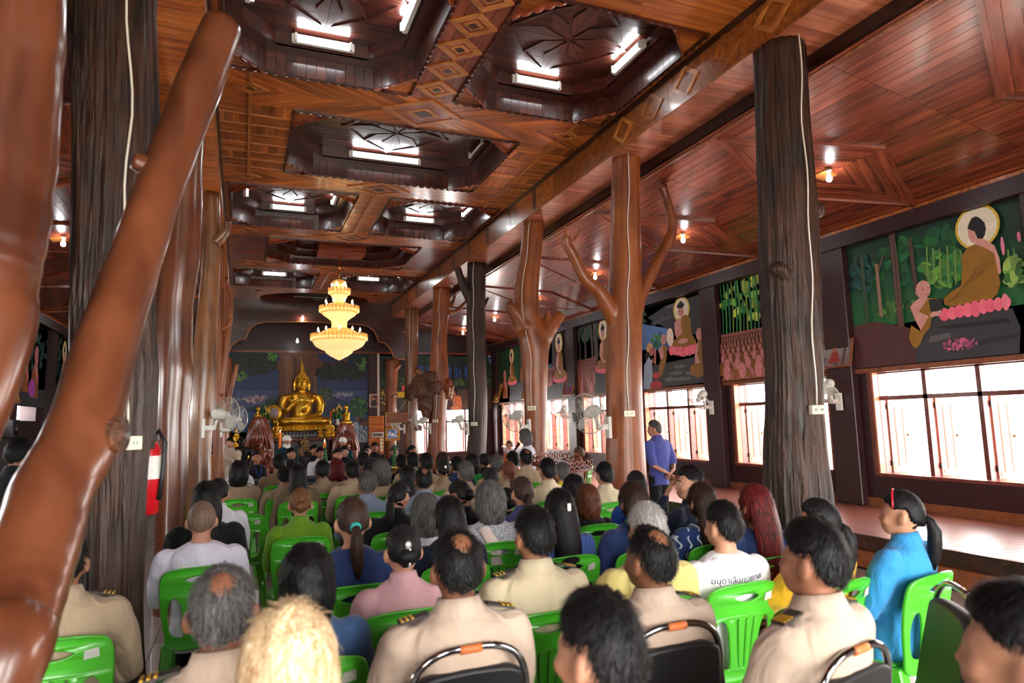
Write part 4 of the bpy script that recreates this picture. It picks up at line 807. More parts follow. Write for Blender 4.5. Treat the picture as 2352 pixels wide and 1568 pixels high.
# ================================================================== WALL PAINTINGS (flat painted panels)
M_paint = vcol('mural_paint', .5)
class Paint:
    def __init__(s, W, H): s.W, s.H = W, H; s.v = []; s.f = []; s.c = []; s.z = 0.; s.r = random.Random(int(W*977+H*31))
    def poly(s, c, pts, c2=None):
        s.z += .00012; n = len(s.v); e = .004
        pts = [(min(max(x, e), s.W-e), min(max(y, e), s.H-e)) for x, y in pts]
        a = sum(pts[i][0]*pts[(i+1) % len(pts)][1]-pts[(i+1) % len(pts)][0]*pts[i][1] for i in range(len(pts)))
        if a < 0: pts = pts[::-1]
        s.v += [(x, y, .012+s.z) for x, y in pts]; s.f.append(list(range(n, n+len(pts)))); s.c.append(lin(*c))
    def grad(s, c0, c1, n=14, y0=0., y1=None):
        y1 = y1 or s.H
        for i in range(n):
            a = y0+(y1-y0)*i/n; b = y0+(y1-y0)*(i+1)/n; t = i/(n-1); s.z -= .00012
            s.poly([p+(q-p)*t for p, q in zip(c0, c1)], [(0, a), (s.W, a), (s.W, b), (0, b)])
        s.z += .0002
    def ell(s, c, u, v, ru, rv, n=20, rot=0.):
        ca, sa = math.cos(rot), math.sin(rot)
        s.poly(c, [(u+ru*math.cos(2*PI*k/n)*ca-rv*math.sin(2*PI*k/n)*sa, v+ru*math.cos(2*PI*k/n)*sa+rv*math.sin(2*PI*k/n)*ca) for k in range(n)])
    def stroke(s, c, w_, pts):
        L_ = []; R = []
        for i, p in enumerate(pts):
            a = Vector(pts[max(i-1, 0)]); b = Vector(pts[min(i+1, len(pts)-1)]); d = (b-a); d = d.normalized() if d.length else Vector((1, 0)); L_.append((p[0]-d.y*w_/2, p[1]+d.x*w_/2)); R.append((p[0]+d.y*w_/2, p[1]-d.x*w_/2))
        s.poly(c, L_+R[::-1])
    def leaves(s, cols, e, n, k):
        for i in range(n):
            a = s.r.random()*2*PI; q = math.sqrt(s.r.random()); c = s.r.choice(cols); f_ = .8+.4*s.r.random()
            s.ell([min(255, x*f_) for x in c], e[0]+e[2]*q*math.cos(a), e[1]+e[3]*q*math.sin(a), k*(.5+s.r.random()*.7), k*(.3+.4*s.r.random()), 9, s.r.random()*3)
    def run(s, ops):
        for o in ops:
            if o[0] == 'p': s.poly(o[1], o[2])
            elif o[0] == 'e': s.ell(o[1], *o[2])
            elif o[0] == 's': s.stroke(o[1], o[2], o[3])
            else: s.leaves(o[1], o[2], o[3], o[4])
        return s
    def lotus(s, u, v, w_):
        for i in range(9):
            t = (i-4)/4.; s.ell((250, 120, 140) if i % 2 else (240, 100, 126), u+t*w_*.9, v+.10*w_*t*t-.02, w_*.16, w_*.26)
    def sage(s, u, v, h, side=0):
        """seated figure in ochre robe with halo on a lotus; v = seat level"""
        SK, RB = (216, 150, 142), (150, 104, 30)
        s.ell((222, 184, 60), u, v+h*.84, h*.20, h*.25); s.ell((240, 226, 200), u, v+h*.84, h*.165, h*.215)
        s.lotus(u, v-.02*h, h*.36)
        s.poly(SK, [(u-.16*h, v+.1*h), (u-.15*h, v+.52*h), (u-.05*h, v+.62*h), (u+.08*h, v+.62*h), (u+.15*h, v+.5*h), (u+.14*h, v+.1*h)])
        s.poly(RB, [(u-.34*h, v+.06*h), (u-.3*h, v+.16*h), (u-.1*h, v+.2*h), (u-.04*h, v+.35*h), (u-.02*h, v+.6*h), (u+.1*h, v+.63*h), (u+.17*h, v+.5*h), (u+.18*h, v+.2*h), (u+.34*h, v+.12*h), (u+.35*h, v+.04*h), (u+.2*h, v-.02*h), (u-.25*h, v-.02*h)])
        for k in range(4): s.stroke((118, 78, 20), .012*h, [(u+.12*h-.03*k*h, v+.58*h), (u+.1*h-.05*k*h, v+.3*h), (u-.02*h-.06*k*h, v+.06*h)])
        s.stroke(SK, .06*h, [(u-.13*h, v+.5*h), (u-.17*h, v+.3*h), (u-.04*h, v+.14*h), (u+.08*h, v+.12*h)])
        s.ell(SK, u-.01*h, v+.76*h, .075*h, .11*h); s.ell((24, 20, 22), u-.01*h, v+.87*h, .085*h, .06*h); s.ell((24, 20, 22), u-.01*h, v+.94*h, .035*h, .04*h)
        for d in (-.03, .03): s.stroke((110, 60, 60), .012*h, [(u-.01*h+d*h-.02*h, v+.77*h), (u-.01*h+d*h+.02*h, v+.77*h)])
        s.stroke((190, 70, 80), .014*h, [(u-.03*h, v+.705*h), (u+.015*h, v+.705*h)])
    def monk(s, u, v, h, tone=1.):
        SK = [x*tone for x in (206, 128, 128)]; s.poly(SK, [(u-.2*h, v), (u-.22*h, v+.45*h), (u-.08*h, v+.6*h), (u+.1*h, v+.6*h), (u+.2*h, v+.42*h), (u+.22*h, v)])
        s.poly((150*tone, 84*tone, 36*tone), [(u-.24*h, v), (u-.22*h, v+.42*h), (u-.1*h, v+.58*h), (u+.02*h, v+.4*h), (u+.2*h, v+.2*h), (u+.2*h, v)])
        s.stroke((120*tone, 62*tone, 30*tone), .02*h, [(u-.1*h, v+.55*h), (u+.18*h, v+.1*h)]); s.ell(SK, u+.02*h, v+.76*h, .13*h, .19*h); s.ell([x*.86 for x in SK], u+.1*h, v+.73*h, .025*h, .05*h)
    def bust(s, u, v, h, tone=1.):
        SK = [x*tone for x in (212, 130, 130)]; s.ell([x*.9 for x in SK], u, v-.42*h, .25*h, .34*h, 14); s.poly((152*tone, 92*tone, 34*tone), [(u-.25*h, v-.5*h), (u-.2*h, v-.22*h), (u-.06*h, v-.12*h), (u+.2*h, v-.5*h), (u+.22*h, v-.76*h), (u-.24*h, v-.76*h)])
        s.ell([x*.7 for x in SK], u+.01*h, v, .135*h, .195*h, 16); s.ell(SK, u, v+.008*h, .125*h, .185*h, 16); s.ell([x*.82 for x in SK], u+.09*h, v-.02*h, .022*h, .045*h, 8)
    def crowd(s, u0, u1, v0, v1):
        for j in range(7):
            t = j/6; h = .13+.62*t*t; v = v1+(v0-v1)*t**1.2-.26*h; n = max(2, int((u1-u0)/(h*.46)))
            for i in range(n): s.bust(u0+(u1-u0)*(i+.5+.3*(j % 2))/n, v+.3*h, h, .72+.28*t)
    def build(s, name, lab, mat4, frame=None):
        n = len(s.v); me = bpy.data.meshes.new(name); me.from_pydata(s.v, [], s.f); ca = me.color_attributes.new('paint', 'FLOAT_COLOR', 'CORNER')
        cols = [c for c, f_ in zip(s.c, s.f) for _ in f_]; ca.data.foreach_set('color', [x for c in cols for x in c]); me.update()
        r = MB().b2((0, 0, 0), (s.W, s.H, .012)).build(name, plain('mural_board', lin(30, 34, 34), .6)); r.matrix_world = mat4
        place('painting', me, M_paint, r); return tag(r, lab, 'painting')
def on_right(yfar, z0): return Matrix(((0, 0, -1, WR-.001), (-1, 0, 0, yfar), (0, 1, 0, z0), (0, 0, 0, 1)))
def on_back(x0, z0): return Matrix(((1, 0, 0, x0), (0, 0, -1, YB-.001), (0, 1, 0, z0), (0, 0, 0, 1)))
def on_left(y0, z0): return Matrix(((0, 0, 1, WL+.001), (1, 0, 0, y0), (0, 1, 0, z0), (0, 0, 0, 1)))
HM = 1.77
P = Paint(2.39, HM); P.grad((70, 42, 40), (20, 52, 42)); P.grad((40, 110, 60), (18, 54, 44), 12, .55, HM); P.run(MUR['M1']).build('wall_painting', 'forest painting of a robed sage from behind, monk offering a bowl', on_right(6.86, 2.23))
P = Paint(2.38, HM); P.grad((190, 190, 70), (60, 150, 50), 12, .6, HM); P.leaves([(50, 140, 50), (120, 180, 70), (200, 210, 90)], (1.2, 1.4, 1.2, .4), 120, .1)
for i in range(26): u = .06+i*.09; P.stroke([(30, 110, 60), (50, 130, 50), (20, 90, 60), (110, 150, 50)][i % 4], .03+.012*(i % 3), [(u, .7), (u+.03, 1.2), (u+.01*(i % 5), HM)])
P.poly((176, 96, 96), [(0, 0), (2.38, 0), (2.38, .85), (0, .85)]); P.crowd(0, 2.38, .12, .82); P.build('wall_painting', 'bamboo grove painting with a crowd of pink monks', on_right(9.68, 2.23))
P = Paint(2.41, HM); P.grad((60, 60, 64), (34, 32, 36)); P.run(MUR['M3']).build('wall_painting', 'dark cave painting of a sage on lotus between monks', on_right(12.53, 2.22))
P = Paint(2.36, HM); P.grad((120, 150, 190), (30, 60, 80)); P.leaves([(20, 60, 50), (30, 80, 60)], (1.2, 1.6, 1.2, .25), 90, .12)
for u in (.15, .45, .8, 1.0, 2.1): P.stroke((66, 50, 44), .08 if u != 1. else .2, [(u, .6), (u+.02, 1.2), (u, HM)])
P.poly((170, 92, 92), [(0, 0), (1.0, 0), (1.0, .95), (0, .85)]); P.crowd(0, 1.0, .15, .9); P.poly((44, 44, 48), [(.9, 0), (2.36, 0), (2.36, .6), (1.0, .55)]); P.sage(1.45, .62, 1.1); P.build('wall_painting', 'blue forest painting with kneeling crowd left of a haloed sage', on_right(15.33, 2.21))
P = Paint(2.4, HM); P.grad((120, 160, 190), (190, 210, 225)); P.leaves([(30, 50, 40), (20, 40, 36)], (.35, 1.5, .5, .3), 80, .09); P.poly((60, 42, 40), [(1.3, .3), (1.35, HM), (2.4, HM), (2.4, 0)]); P.poly((40, 100, 110), [(0, .8), (1.3, 1.0), (1.3, .7), (0, .7)]); P.poly((176, 96, 92), [(0, .2), (1.5, .3), (1.5, .9), (0, .75)]); P.crowd(0, 1.4, .3, .8); P.poly((52, 52, 56), [(0, 0), (2.4, 0), (2.4, .5), (1.2, .35), (0, .2)]); P.sage(1.9, .55, 1.15); P.build('wall_painting', 'painting of a touching-earth sage over a small crowd under trees', on_right(18.18, 2.2))
P = Paint(2.5, HM); P.grad((24, 60, 40), (30, 90, 50))
for i in range(24): u = .05+i*.1; P.stroke([(50, 120, 60), (26, 70, 44), (90, 96, 80), (30, 100, 60)][i % 4], .06, [(u, .5), (u+.03, 1.1), (u, HM)])
P.poly((60, 60, 66), [(.9, 0), (2.5, 0), (2.5, .6), (1.0, .62)]); P.sage(1.2, .68, .98); P.monk(.55, .15, 1.0); P.monk(2.1, .6, .8); P.build('wall_painting', 'green forest painting of a sage teaching two monks', on_right(21.1, 2.2))
P = Paint(4.35, 2.86); P.grad((50, 90, 110), (40, 52, 92)); P.run(MUR['BO']).build('wall_painting', 'great fig tree and lake painting behind the golden statue', on_back(-.6, 1.05))
P = Paint(3.95, 1.86); P.grad((60, 50, 44), (20, 40, 36)); P.run(MUR['FR']).build('wall_painting', 'blue forest painting with a praying kneeling figure', on_back(4.15, 2.03))
for y0, lab, s_ in ((15.8, 'forest painting across the hall with pink and violet figures', 0), (18.65, 'blue lake painting across the hall with sage on pink lotus', 1)):
    P = Paint(2.35, HM); P.grad((40, 80, 60), (60, 100, 150)); P.leaves([(20, 60, 44), (30, 80, 90)], (1.2, 1.3, 1.2, .5), 80, .12); P.poly((60, 60, 64), [(0, 0), (2.35, 0), (2.35, .4), (0, .45)])
    P.sage(1.1, .55, 1.1) if s_ else (P.monk(1.5, .2, 1.2), P.monk(.8, .3, 1.0)); P.ell((190, 80, 190), 1.3 if not s_ else 2.1, .4, .25, .2); P.build('wall_painting', lab, on_left(y0, 2.2))
P = Paint(2.35, HM); P.grad((40, 80, 60), (60, 100, 150)); P.leaves([(20, 60, 44), (30, 80, 90)], (1.2, 1.3, 1.2, .5), 80, .12); P.sage(1.1, .55, 1.1); P.build('wall_painting', 'forest painting across the hall beside the second pilaster', on_left(13.0, 2.2))

# ---- framed pictures leaning from the walls
def framed(name, W, H, lab, ops, mat4, fw=.035, fm=None):
    r = empty(name, label=lab, cat='picture', group='framed pictures'); r.matrix_world = mat4
    for a, b in (((0, 0), (W, fw)), ((0, H-fw), (W, H)), ((0, fw), (fw, H-fw)), ((W-fw, fw), (W, H-fw))): bevel(MB().b2((*a, 0), (*b, .03)).build('frame_bar', fm or M_goldf, r), .004, 1)
    MB().b2((fw*.5, fw*.5, 0), (W-fw*.5, H-fw*.5, .008)).build('backing', M_base, r)
    p = Paint(W, H); ops(p); n = len(p.v); me = bpy.data.meshes.new('picture'); me.from_pydata(p.v, [], p.f); ca = me.color_attributes.new('paint', 'FLOAT_COLOR', 'CORNER')
    ca.data.foreach_set('color', [x for c, f_ in zip(p.c, p.f) for _ in f_ for x in c]); me.update(); place('picture', me, M_paint, r)
    return r
M_goldf = plain('gilt_frame', lin(170, 120, 44), .35, .6, var=.2, bscale=60)
def tilt_right(yfar, z, lean): return Matrix(((0, 0, -1, WR-.19), (-1, 0, 0, yfar), (0, 1, 0, z), (0, 0, 0, 1)))@Matrix.Rotation(lean, 4, 'X')
def pic_monk(p): p.grad((120, 100, 90), (170, 160, 170)); p.stroke((90, 70, 60), .05, [(p.W*.75, 0), (p.W*.8, p.H)]); p.leaves([(90, 80, 84), (140, 130, 136)], (p.W*.4, p.H*.3, p.W*.3, p.H*.2), 14, .05); p.poly((150, 50, 40), [(p.W*.35, p.H*.15), (p.W*.42, p.H*.55), (p.W*.58, p.H*.6), (p.W*.68, p.H*.2)]); p.ell((170, 100, 80), p.W*.5, p.H*.68, p.W*.07, p.H*.1)
def pic_purple(p): p.grad((110, 50, 110), (180, 160, 150)); p.leaves([(170, 110, 150), (210, 190, 190), (120, 90, 90)], (p.W*.5, p.H*.5, p.W*.4, p.H*.4), 26, .08); p.poly((130, 60, 110), [(0, 0), (p.W, 0), (p.W*.8, p.H*.45), (p.W*.2, p.H*.3)])
def pic_gold(p): p.grad((150, 110, 50), (200, 170, 90)); p.leaves([(110, 80, 40), (220, 190, 120)], (p.W*.5, p.H*.5, p.W*.3, p.H*.35), 20, .06); p.ell((80, 50, 30), p.W*.5, p.H*.5, p.W*.15, p.H*.25)
framed('framed_picture', .62, .42, 'leaning framed photo of a red-robed monk by the pilaster', pic_monk, tilt_right(7.42, 2.26, -.25), .03, M_base)
framed('framed_picture', .6, .62, 'leaning gilt frame with a violet scene', pic_purple, tilt_right(15.95, 2.24, -.3)); framed('framed_picture', .5, .7, 'leaning pale framed sheet in the corner by altar wall', pic_gold, tilt_right(21.2, 2.24, -.3)); framed('framed_picture', .5, .5, 'leaning gilt frame beside the green forest painting', pic_gold, tilt_right(18.75, 2.24, -.25))
framed('framed_picture', .7, .9, 'leaning gilt framed picture on the wall across the hall', pic_gold, Matrix(((0, 0, 1, WL+.2), (1, 0, 0, 14.9), (0, 1, 0, 2.22), (0, 0, 0, 1)))@Matrix.Rotation(-.25, 4, 'X'))
# ================================================================== ALTAR
M_au = plain('gold_leaf', lin(244, 192, 64), .3, .85, bump=.12, bscale=14, var=.1); M_bronze = plain('dark_bronze', lin(34, 32, 32), .35, .7); M_carve = wood('carved_redwood', lin(96, 38, 20), lin(150, 70, 38), .3, .4, (4, 4, 4), .05, .4)
M_altar = plain('altar_lacquer', lin(40, 18, 14), .35, coat=.2); M_leafg = plain('leaf_green', lin(40, 96, 44), .5, var=.2, bscale=9); M_petal = plain('petal_yellow', lin(222, 186, 60), .5); M_candle = glow('candle_wax', lin(226, 120, 50), .25)
def great_statue():
    r = empty('golden_statue', (1.65, 20.75, 1.515), 0, 'large golden seated statue with raised right hand and pointed crown', 'statue')
    m = MB(); Y = -1.   # faces the seats: front is -y
    m.lathe([(.66, .1), (.78, .16), (.8, .24), (.7, .32), (.4, .36)], 40, sy=.55)
    for s in (-1, 1): m.tube([(s*.72, 0, .25), (s*.5, -.32, .25), (0, -.42, .24), (-s*.35, -.4, .27)], [.13, .14, .12, .09], 16); m.ell((s*.7, -.05, .25), (.16, .2, .13))
    m.tube([(0, 0, .2), (0, .02, .45), (0, .02, .7), (0, .02, .88), (0, .02, 1.04)], [.3, .27, .31, .37, .3], 26, ell=.72)
    m.ell((0, .02, 1.0), (.5, .2, .12), 24, 12); m.ell((-.2, -.12, .86), (.16, .12, .14)); m.ell((.2, -.12, .86), (.16, .12, .14))
    m.tube([(-.46, .02, 1.0), (-.55, 0, .76), (-.52, -.06, .52)], [.13, .12, .1], 16); m.tube([(-.52, -.06, .52), (-.4, -.22, .6), (-.24, -.3, .78)], [.1, .085, .065], 14)
    m.ell((-.2, -.32, .9), (.065, .04, .1)); 
    for i in range(4): m.tube([(-.245+i*.03, -.33, .95), (-.25+i*.034, -.335, 1.06-abs(i-1.5)*.015)], [.02, .013], 8)
    m.tube([(-.14, -.33, .88), (-.11, -.35, .95)], [.022, .016], 8)
    m.tube([(.46, .02, 1.0), (.56, 0, .76), (.53, -.04, .5)], [.13, .12, .1], 16); m.tube([(.53, -.04, .5), (.38, -.24, .4), (.15, -.36, .36)], [.1, .08, .06], 14); m.ell((.05, -.38, .36), (.15, .07, .035))
    for k in range(3): m.lathe([(.13-.005*k, 1.06+.04*k), (.14-.005*k, 1.08+.04*k), (.13-.005*k, 1.1+.04*k)], 20, sy=.9)
    m.tube([(0, 0, 1.05), (0, -.02, 1.25)], .115, 18)
    b = place('body', vox(m, .018), M_au, r)
    h = MB(); h.ell((0, -.03, 1.38), (.185, .2, .25), 28, 20); h.ell((0, -.1, 1.24), (.11, .12, .1)); h.ell((0, -.215, 1.35), (.03, .05, .05)); h.tube([(0, -.22, 1.46), (0, -.245, 1.36)], [.018, .034], 10); h.ell((0, -.205, 1.25), (.06, .025, .018))
    for s in (-1, 1): h.tube([(s*.19, 0, 1.5), (s*.215, 0, 1.36), (s*.2, -.01, 1.16)], [.035, .045, .022], 10); h.ell((s*.075, -.205, 1.4), (.045, .02, .016)); h.tube([(s*.02, -.225, 1.44), (s*.08, -.225, 1.465), (s*.14, -.19, 1.44)], [.012, .013, .01], 8); h.ell((s*.1, -.15, 1.3), (.06, .06, .06))
    place('head', vox(h, .012, 2), M_au, r)
    c = MB(); c.ell((0, .01, 1.46), (.205, .215, .2), 28, 20); c.lathe([(.13, 1.62), (.11, 1.7), (.05, 1.76), (.07, 1.78), (.055, 1.83), (.06, 1.85), (.04, 1.9), (.045, 1.915), (.025, 1.97), (.03, 1.98), (.004, 2.07)], 20)
    c.v = [p if not (p[1] < -.09 and p[2] < 1.52) else (p[0], -.09, p[2]) for p in c.v]; c.build('curled_hair', plain('gold_curls', lin(236, 182, 60), .35, .85, bump=1., bscale=110), r)
    curl = MB().ell((0, 0, 0), (.017, .017, .014), 6, 4).mesh('hair_curl'); cu = MB()
    for i in range(7):
        z = 1.47+i*.028
        for k in range(26):
            a = 2*PI*k/26+i*.12; rr = math.sqrt(max(0, 1-((z-1.46)/.2)**2)); x, y = .207*rr*math.cos(a), .01+.217*rr*math.sin(a)
            if y > -.11 or z > 1.53: cu.ell((x, y, z), (.017, .017, .015), 6, 4)
    tag(cu.build('hair_curls', M_au, r), kind='stuff')
    s_ = MB(); s_.tube([(.3, -.16, 1.0), (.12, -.24, .75), (.02, -.25, .5)], [.05, .07, .07], 10, ell=.3); s_.build('robe_fold', M_au, r)
    p = MB(); p.lathe([(.78, -.03), (.8, .02), (.72, .05), (.76, .1), (.7, .13)], 44, sy=.6); p.build('lotus_base', M_au, r)
    pet = MB().ell((0, 0, 0), (.05, .02, .05), 8, 6).mesh('lotus_petal')
    for k in range(36): a = 2*PI*k/36; place('lotus_petal', pet, M_au, r, (.77*math.cos(a), .46*math.sin(a), .05), (0, 0, a+PI/2))
    return r
great_statue()
def small_figure_mesh():
    m = MB(); m.lathe([(.2, .03), (.26, .08), (.24, .14), (.12, .18)], 24, sy=.62); m.tube([(0, 0, .08), (0, .01, .22), (0, .01, .4)], [.12, .1, .14], 18, ell=.7); m.ell((0, .01, .42), (.17, .075, .05))
    for s in (-1, 1): m.tube([(s*.155, 0, .41), (s*.19, -.02, .26), (s*.12, -.11, .18), (s*.03, -.15, .17)], [.05, .045, .038, .03], 10); m.ell((s*.22, -.04, .09), (.07, .09, .055)); m.ell((s*.068, -.005, .56), (.01, .02, .03))
    m.tube([(0, 0, .42), (0, -.01, .5)], .045, 12); m.ell((0, -.015, .56), (.065, .075, .085), 16, 12); m.ell((0, -.09, .55), (.012, .015, .014)); m.ell((0, -.06, .5), (.035, .035, .03))
    return vox(m, .0095, 2)
FIG = small_figure_mesh()
def figure(loc, sc_, mat, lab, cap=None, base=True, rz=0.):
    r = empty('seated_statue', loc, rz, lab, 'statue', 'altar statues'); r.scale = (sc_,)*3
    place('body', FIG, mat, r, (0, 0, .12 if base else 0))
    if cap == 'flame': c = MB(); c.ell((0, 0, .715), (.072, .08, .075), 14, 10); c.lathe([(.05, .76), (.04, .8), (.018, .83), (.022, .85), (.003, .93)], 12); c.build('crown', mat, r)
    if base: b = MB(); b.lathe([(.27, 0), (.29, .03), (.22, .05), (.22, .08), (.28, .11), (.26, .14)], 24, sy=.66); b.build('pedestal', mat, r)
    return r
figure((.92, 19.79, 1.3), .6, M_au, 'small golden seated statue on the lacquered altar, left of great one', 'flame'); figure((2.36, 19.79, 1.3), .6, M_au, 'small golden seated statue on the lacquered altar, near orange shield', 'flame')
figure((2.1, 19.78, 1.3), .32, M_au, 'tiny golden statue on the altar edge', 'flame'); figure((1.63, 19.3, .95), .5, plain('old_brass', lin(150, 126, 84), .4, .6), 'old brass statue on a tall cream pedestal', 'flame'); 
figure((-.12, 18.5, .36), 1.4, M_au, 'life-size golden seated monk statue behind the bronze one', 'flame'); figure((.0, 17.6, .36), 1.38, M_bronze, 'life-size dark bronze seated monk statue', None); figure((-.75, 18.0, .36), 1.1, M_au, 'golden seated statue beside the altar trunk')
# altar table with scalloped front
al = empty('altar_table', (1.62, 20.45, 0), 0, 'dark lacquered altar table with scalloped carved front', 'altar')
for a, b, n_ in (((-.85, -.75, 1.22), (.85, .5, 1.3), 'table_top'), ((-.8, -.7, .72), (.8, .5, .78), 'shelf'), ((-.82, -.2, 0), (.82, .5, 1.22), 'cabinet'), ((-.8, -.55, 1.3), (.8, .5, 1.48), 'upper_step')): bevel(MB().b2(a, b).build(n_, M_altar, al), .01, 1)
lf = MB().lathe([(.002, -.09), (.03, -.06), (.045, -.02), (.03, .01), (.002, .02)], 8, sy=.35).mesh('carved_leaf')
for i in range(17): place('carved_leaf', lf, M_carve, al, (-.8+i*.1, -.77, 1.27)); place('carved_leaf', lf, M_altar, al, (-.75+i*.094, -.57, 1.47))
for sx in (-.78, .78): MB().tube([(sx, -.68, 1.22), (sx*1.02, -.7, .7), (sx, -.68, 0)], [.035, .05, .04], 10).build('table_leg', M_altar, al)
brs = MB().lathe([(.03, 0), (.04, .02), (.02, .05), (.045, .09), (.05, .12), (.03, .125)], 12).mesh('offering_bowl')
for i in range(9): o = place('offering_bowl', brs, M_brass, None, (.98+i*.16, 19.95, .7805)); tag(o, 'small brass offering bowl in the row on the altar shelf', 'bowl', 'offering bowls on the altar shelf')
# carved hoods with seated monk
def hood(x, y, w_, h, lab, seed):
    r = empty('carved_shrine', (x, y, 0), 0, lab, 'shrine', 'carved wooden shrines'); m = MB(); n, q = 60, 26; V = []
    for i in range(q+1):
        t = i/q; z = h*t; hw_ = w_/2*(1.0-.15*t-.5*t**5)
        for k in range(n):
            a = 2*PI*k/n; rd = 1+.06*math.sin(a*9+4*math.sin(t*5+seed))*(1-.3*t)+.03*mnoise.noise(Vector((k*.5, t*6, seed))); yy = math.sin(a)*.26*rd
            if yy < 0: yy *= .55
            V.append((math.cos(a)*hw_*rd, yy, z))
    m.add(V, [(i*n+k, i*n+(k+1) % n, (i+1)*n+(k+1) % n, (i+1)*n+k) for i in range(q) for k in range(n)]+[tuple(q*n+k for k in range(n))], 0, True); m.build('hood', M_carve, r)
    for i in range(7):
        xx = (i-3)*w_*.07; limb([(xx*1.6, -.15, h*.55), (xx*1.2, -.19, h*.72), (xx*.8, -.16, h*(.9-.02*abs(i-3)))], [.035, .04, .006], i).build('flame_ridge', M_carve, r)
    b = place('carved_monk', FIG, M_carve, r, (0, -.3, h*.18), None, h*.78); MB().b2((-w_*.45, -.5, 0), (w_*.45, -.05, h*.2)).build('plinth', M_carve, r)
    return r
hood(.45, 19.25, .85, 1.9, 'tall carved redwood shrine with seated monk beside the bronze statue', 1); hood(2.72, 19.2, .84, 1.68, 'lower carved redwood shrine below the kneeling golden disciple', 2)
def disciple(loc, rz, lab):
    m = MB(); m.ell((0, .02, .06), (.14, .17, .07)); m.tube([(0, 0, .06), (0, 0, .22), (0, 0, .36)], [.11, .09, .11], 16); m.tube([(0, 0, .36), (0, 0, .44)], .035, 10); m.ell((0, -.01, .5), (.06, .068, .078))
    for s in (-1, 1): m.tube([(s*.11, 0, .35), (s*.13, -.05, .24), (s*.02, -.14, .3), (s*.012, -.15, .38)], [.04, .034, .026, .016], 10); m.ell((s*.08, -.1, .05), (.07, .15, .05))
    r = empty('kneeling_statue', loc, rz, lab, 'statue'); place('body', vox(m, .011, 2), M_au, r); MB().lathe([(.2, -.04), (.21, 0), (.18, .02)], 20).build('base', M_au, r); return r
disciple((.42, 20.3, 1.64), .9, 'golden kneeling disciple statue behind the tall carved shrine'); disciple((2.9, 20.3, 1.64), -1.0, 'golden kneeling disciple statue with joined hands by yellow buds')
for x, lab in ((.42, 'dark pedestal under the golden disciple behind tall shrine'), (2.9, 'dark pedestal under the golden disciple by yellow buds')): tag(bevel(MB().b2((x-.16, 20.12, 0), (x+.16, 20.48, 1.6)).build('statue_pedestal', M_altar), .01, 1), lab, 'pedestal')
# flowers, fans, candles
def bouquet(loc, lab, n_=9, buds=True, seed=1):
    r = empty('flower_vase', loc, 0, lab, 'flowers'); rr = random.Random(seed); MB().lathe([(.04, 0), (.06, .04), (.035, .12), (.05, .18)], 14).build('vase', M_white, r)
    bd = MB().lathe([(.004, 0), (.022, .03), (.02, .06), (.002, .1)], 8).mesh('bud'); lv = MB().ell((0, 0, .06), (.035, .008, .08), 8, 6).mesh('leaf')
    for i in range(n_):
        a = rr.random()*6.28; q = rr.random()*.14; tip = (q*math.cos(a), q*.5*math.sin(a), .3+.25*rr.random()); MB().tube([(0, 0, .15), tip], .005, 5).build('stem', M_leafg, r)
        if buds: place('bud', bd, M_petal, r, tip)
        for j in range(2): place('leaf', lv, M_leafg, r, (tip[0]*1.1, tip[1], .2+.12*j), (rr.uniform(-.9, .9), rr.uniform(-.9, .9), a))
    return r
bouquet((2.61, 20.05, 1.62), 'vase of yellow lotus buds near the orange shield', 12); bouquet((.68, 20.05, 1.62), 'vase of flowers and green leaves left of great statue', 10, True, 4)
for x, y in ((2.62, 20.0), (.62, 20.0)): pass
o = empty('ceremonial_fan', (.86, 20.4, 1.62), 0, 'round golden ceremonial fan left of the great statue', 'fan'); MB().tube([(0, 0, 0), (0, 0, .3)], .012, 8).build('handle', M_au, o); m = MB().lathe([(.2, -.01), (.21, 0), (.2, .01)], 28); m.v = [(x, z, y*1.1+.4) for x, y, z in m.v]; m.build('fan_disc', M_au, o); m = MB().lathe([(.13, -.015), (.13, .015)], 24); m.v = [(x, z, y*1.1+.4) for x, y, z in m.v]; m.build('fan_emblem', plain('fan_centre', lin(170, 150, 160), .5, var=.3, bscale=50), o)
o = empty('ceremonial_shield', (2.56, 20.45, 1.62), 0, 'orange ceremonial fan right of the great statue', 'fan'); MB().tube([(0, 0, 0), (0, 0, .2)], .012, 8).build('handle', M_au, o); pts = [(-.11, .2), (.11, .2), (.13, .42), (0, .5), (-.13, .42)]; m = MB().prism(pts, -.012, .012); m.v = [(x, -z, y) for x, y, z in m.v]; m.build('fan_disc', plain('orange_cloth', lin(206, 90, 34), .6), o)
tag(MB().b2((-.15, 20.2, 1.3), (.95, 20.6, 1.62)).build('offering_stand', M_altar), 'dark offering stand beside the altar holding the vases', 'stand') if False else None
for x, y, z, lab in ((1.86, 16.6, .76, 'tall orange candle standing before the altar'), (.98, 19.3, 1.0, 'lit candle beside the altar table')):
    r = empty('candle', (x, y, z), 0, lab, 'candle'); MB().lathe([(.035, 0), (.033, .46)], 12).build('wax', M_candle, r); MB().lathe([(.004, .46), (.014, .49), (.002, .54)], 8).build('flame', glow('flame', (1, .7, .3, 1), 12.), r); MB().lathe([(.06, -.02), (.06, 0), (.03, .02)], 12).build('holder', M_brass, r)
def stand(x, y, h, lab, w_=.3): r = empty('side_stand', (x, y, 0), 0, lab, 'stand'); MB().b2((-w_/2, -.15, h-.03), (w_/2, .15, h)).build('top', M_altar, r); [MB().tube([(sx*w_*.4, sy*.12, 0), (sx*w_*.4, sy*.12, h-.03)], .015, 8).build('leg', M_altar, r) for sx in (-1, 1) for sy in (-1, 1)]
stand(1.86, 16.6, .74, 'small dark stand under the tall orange candle'); stand(.98, 19.3, .98, 'small dark stand under the lit candle', .2); stand(1.63, 19.3, .95, 'tall dark stand under the old brass statue', .4)
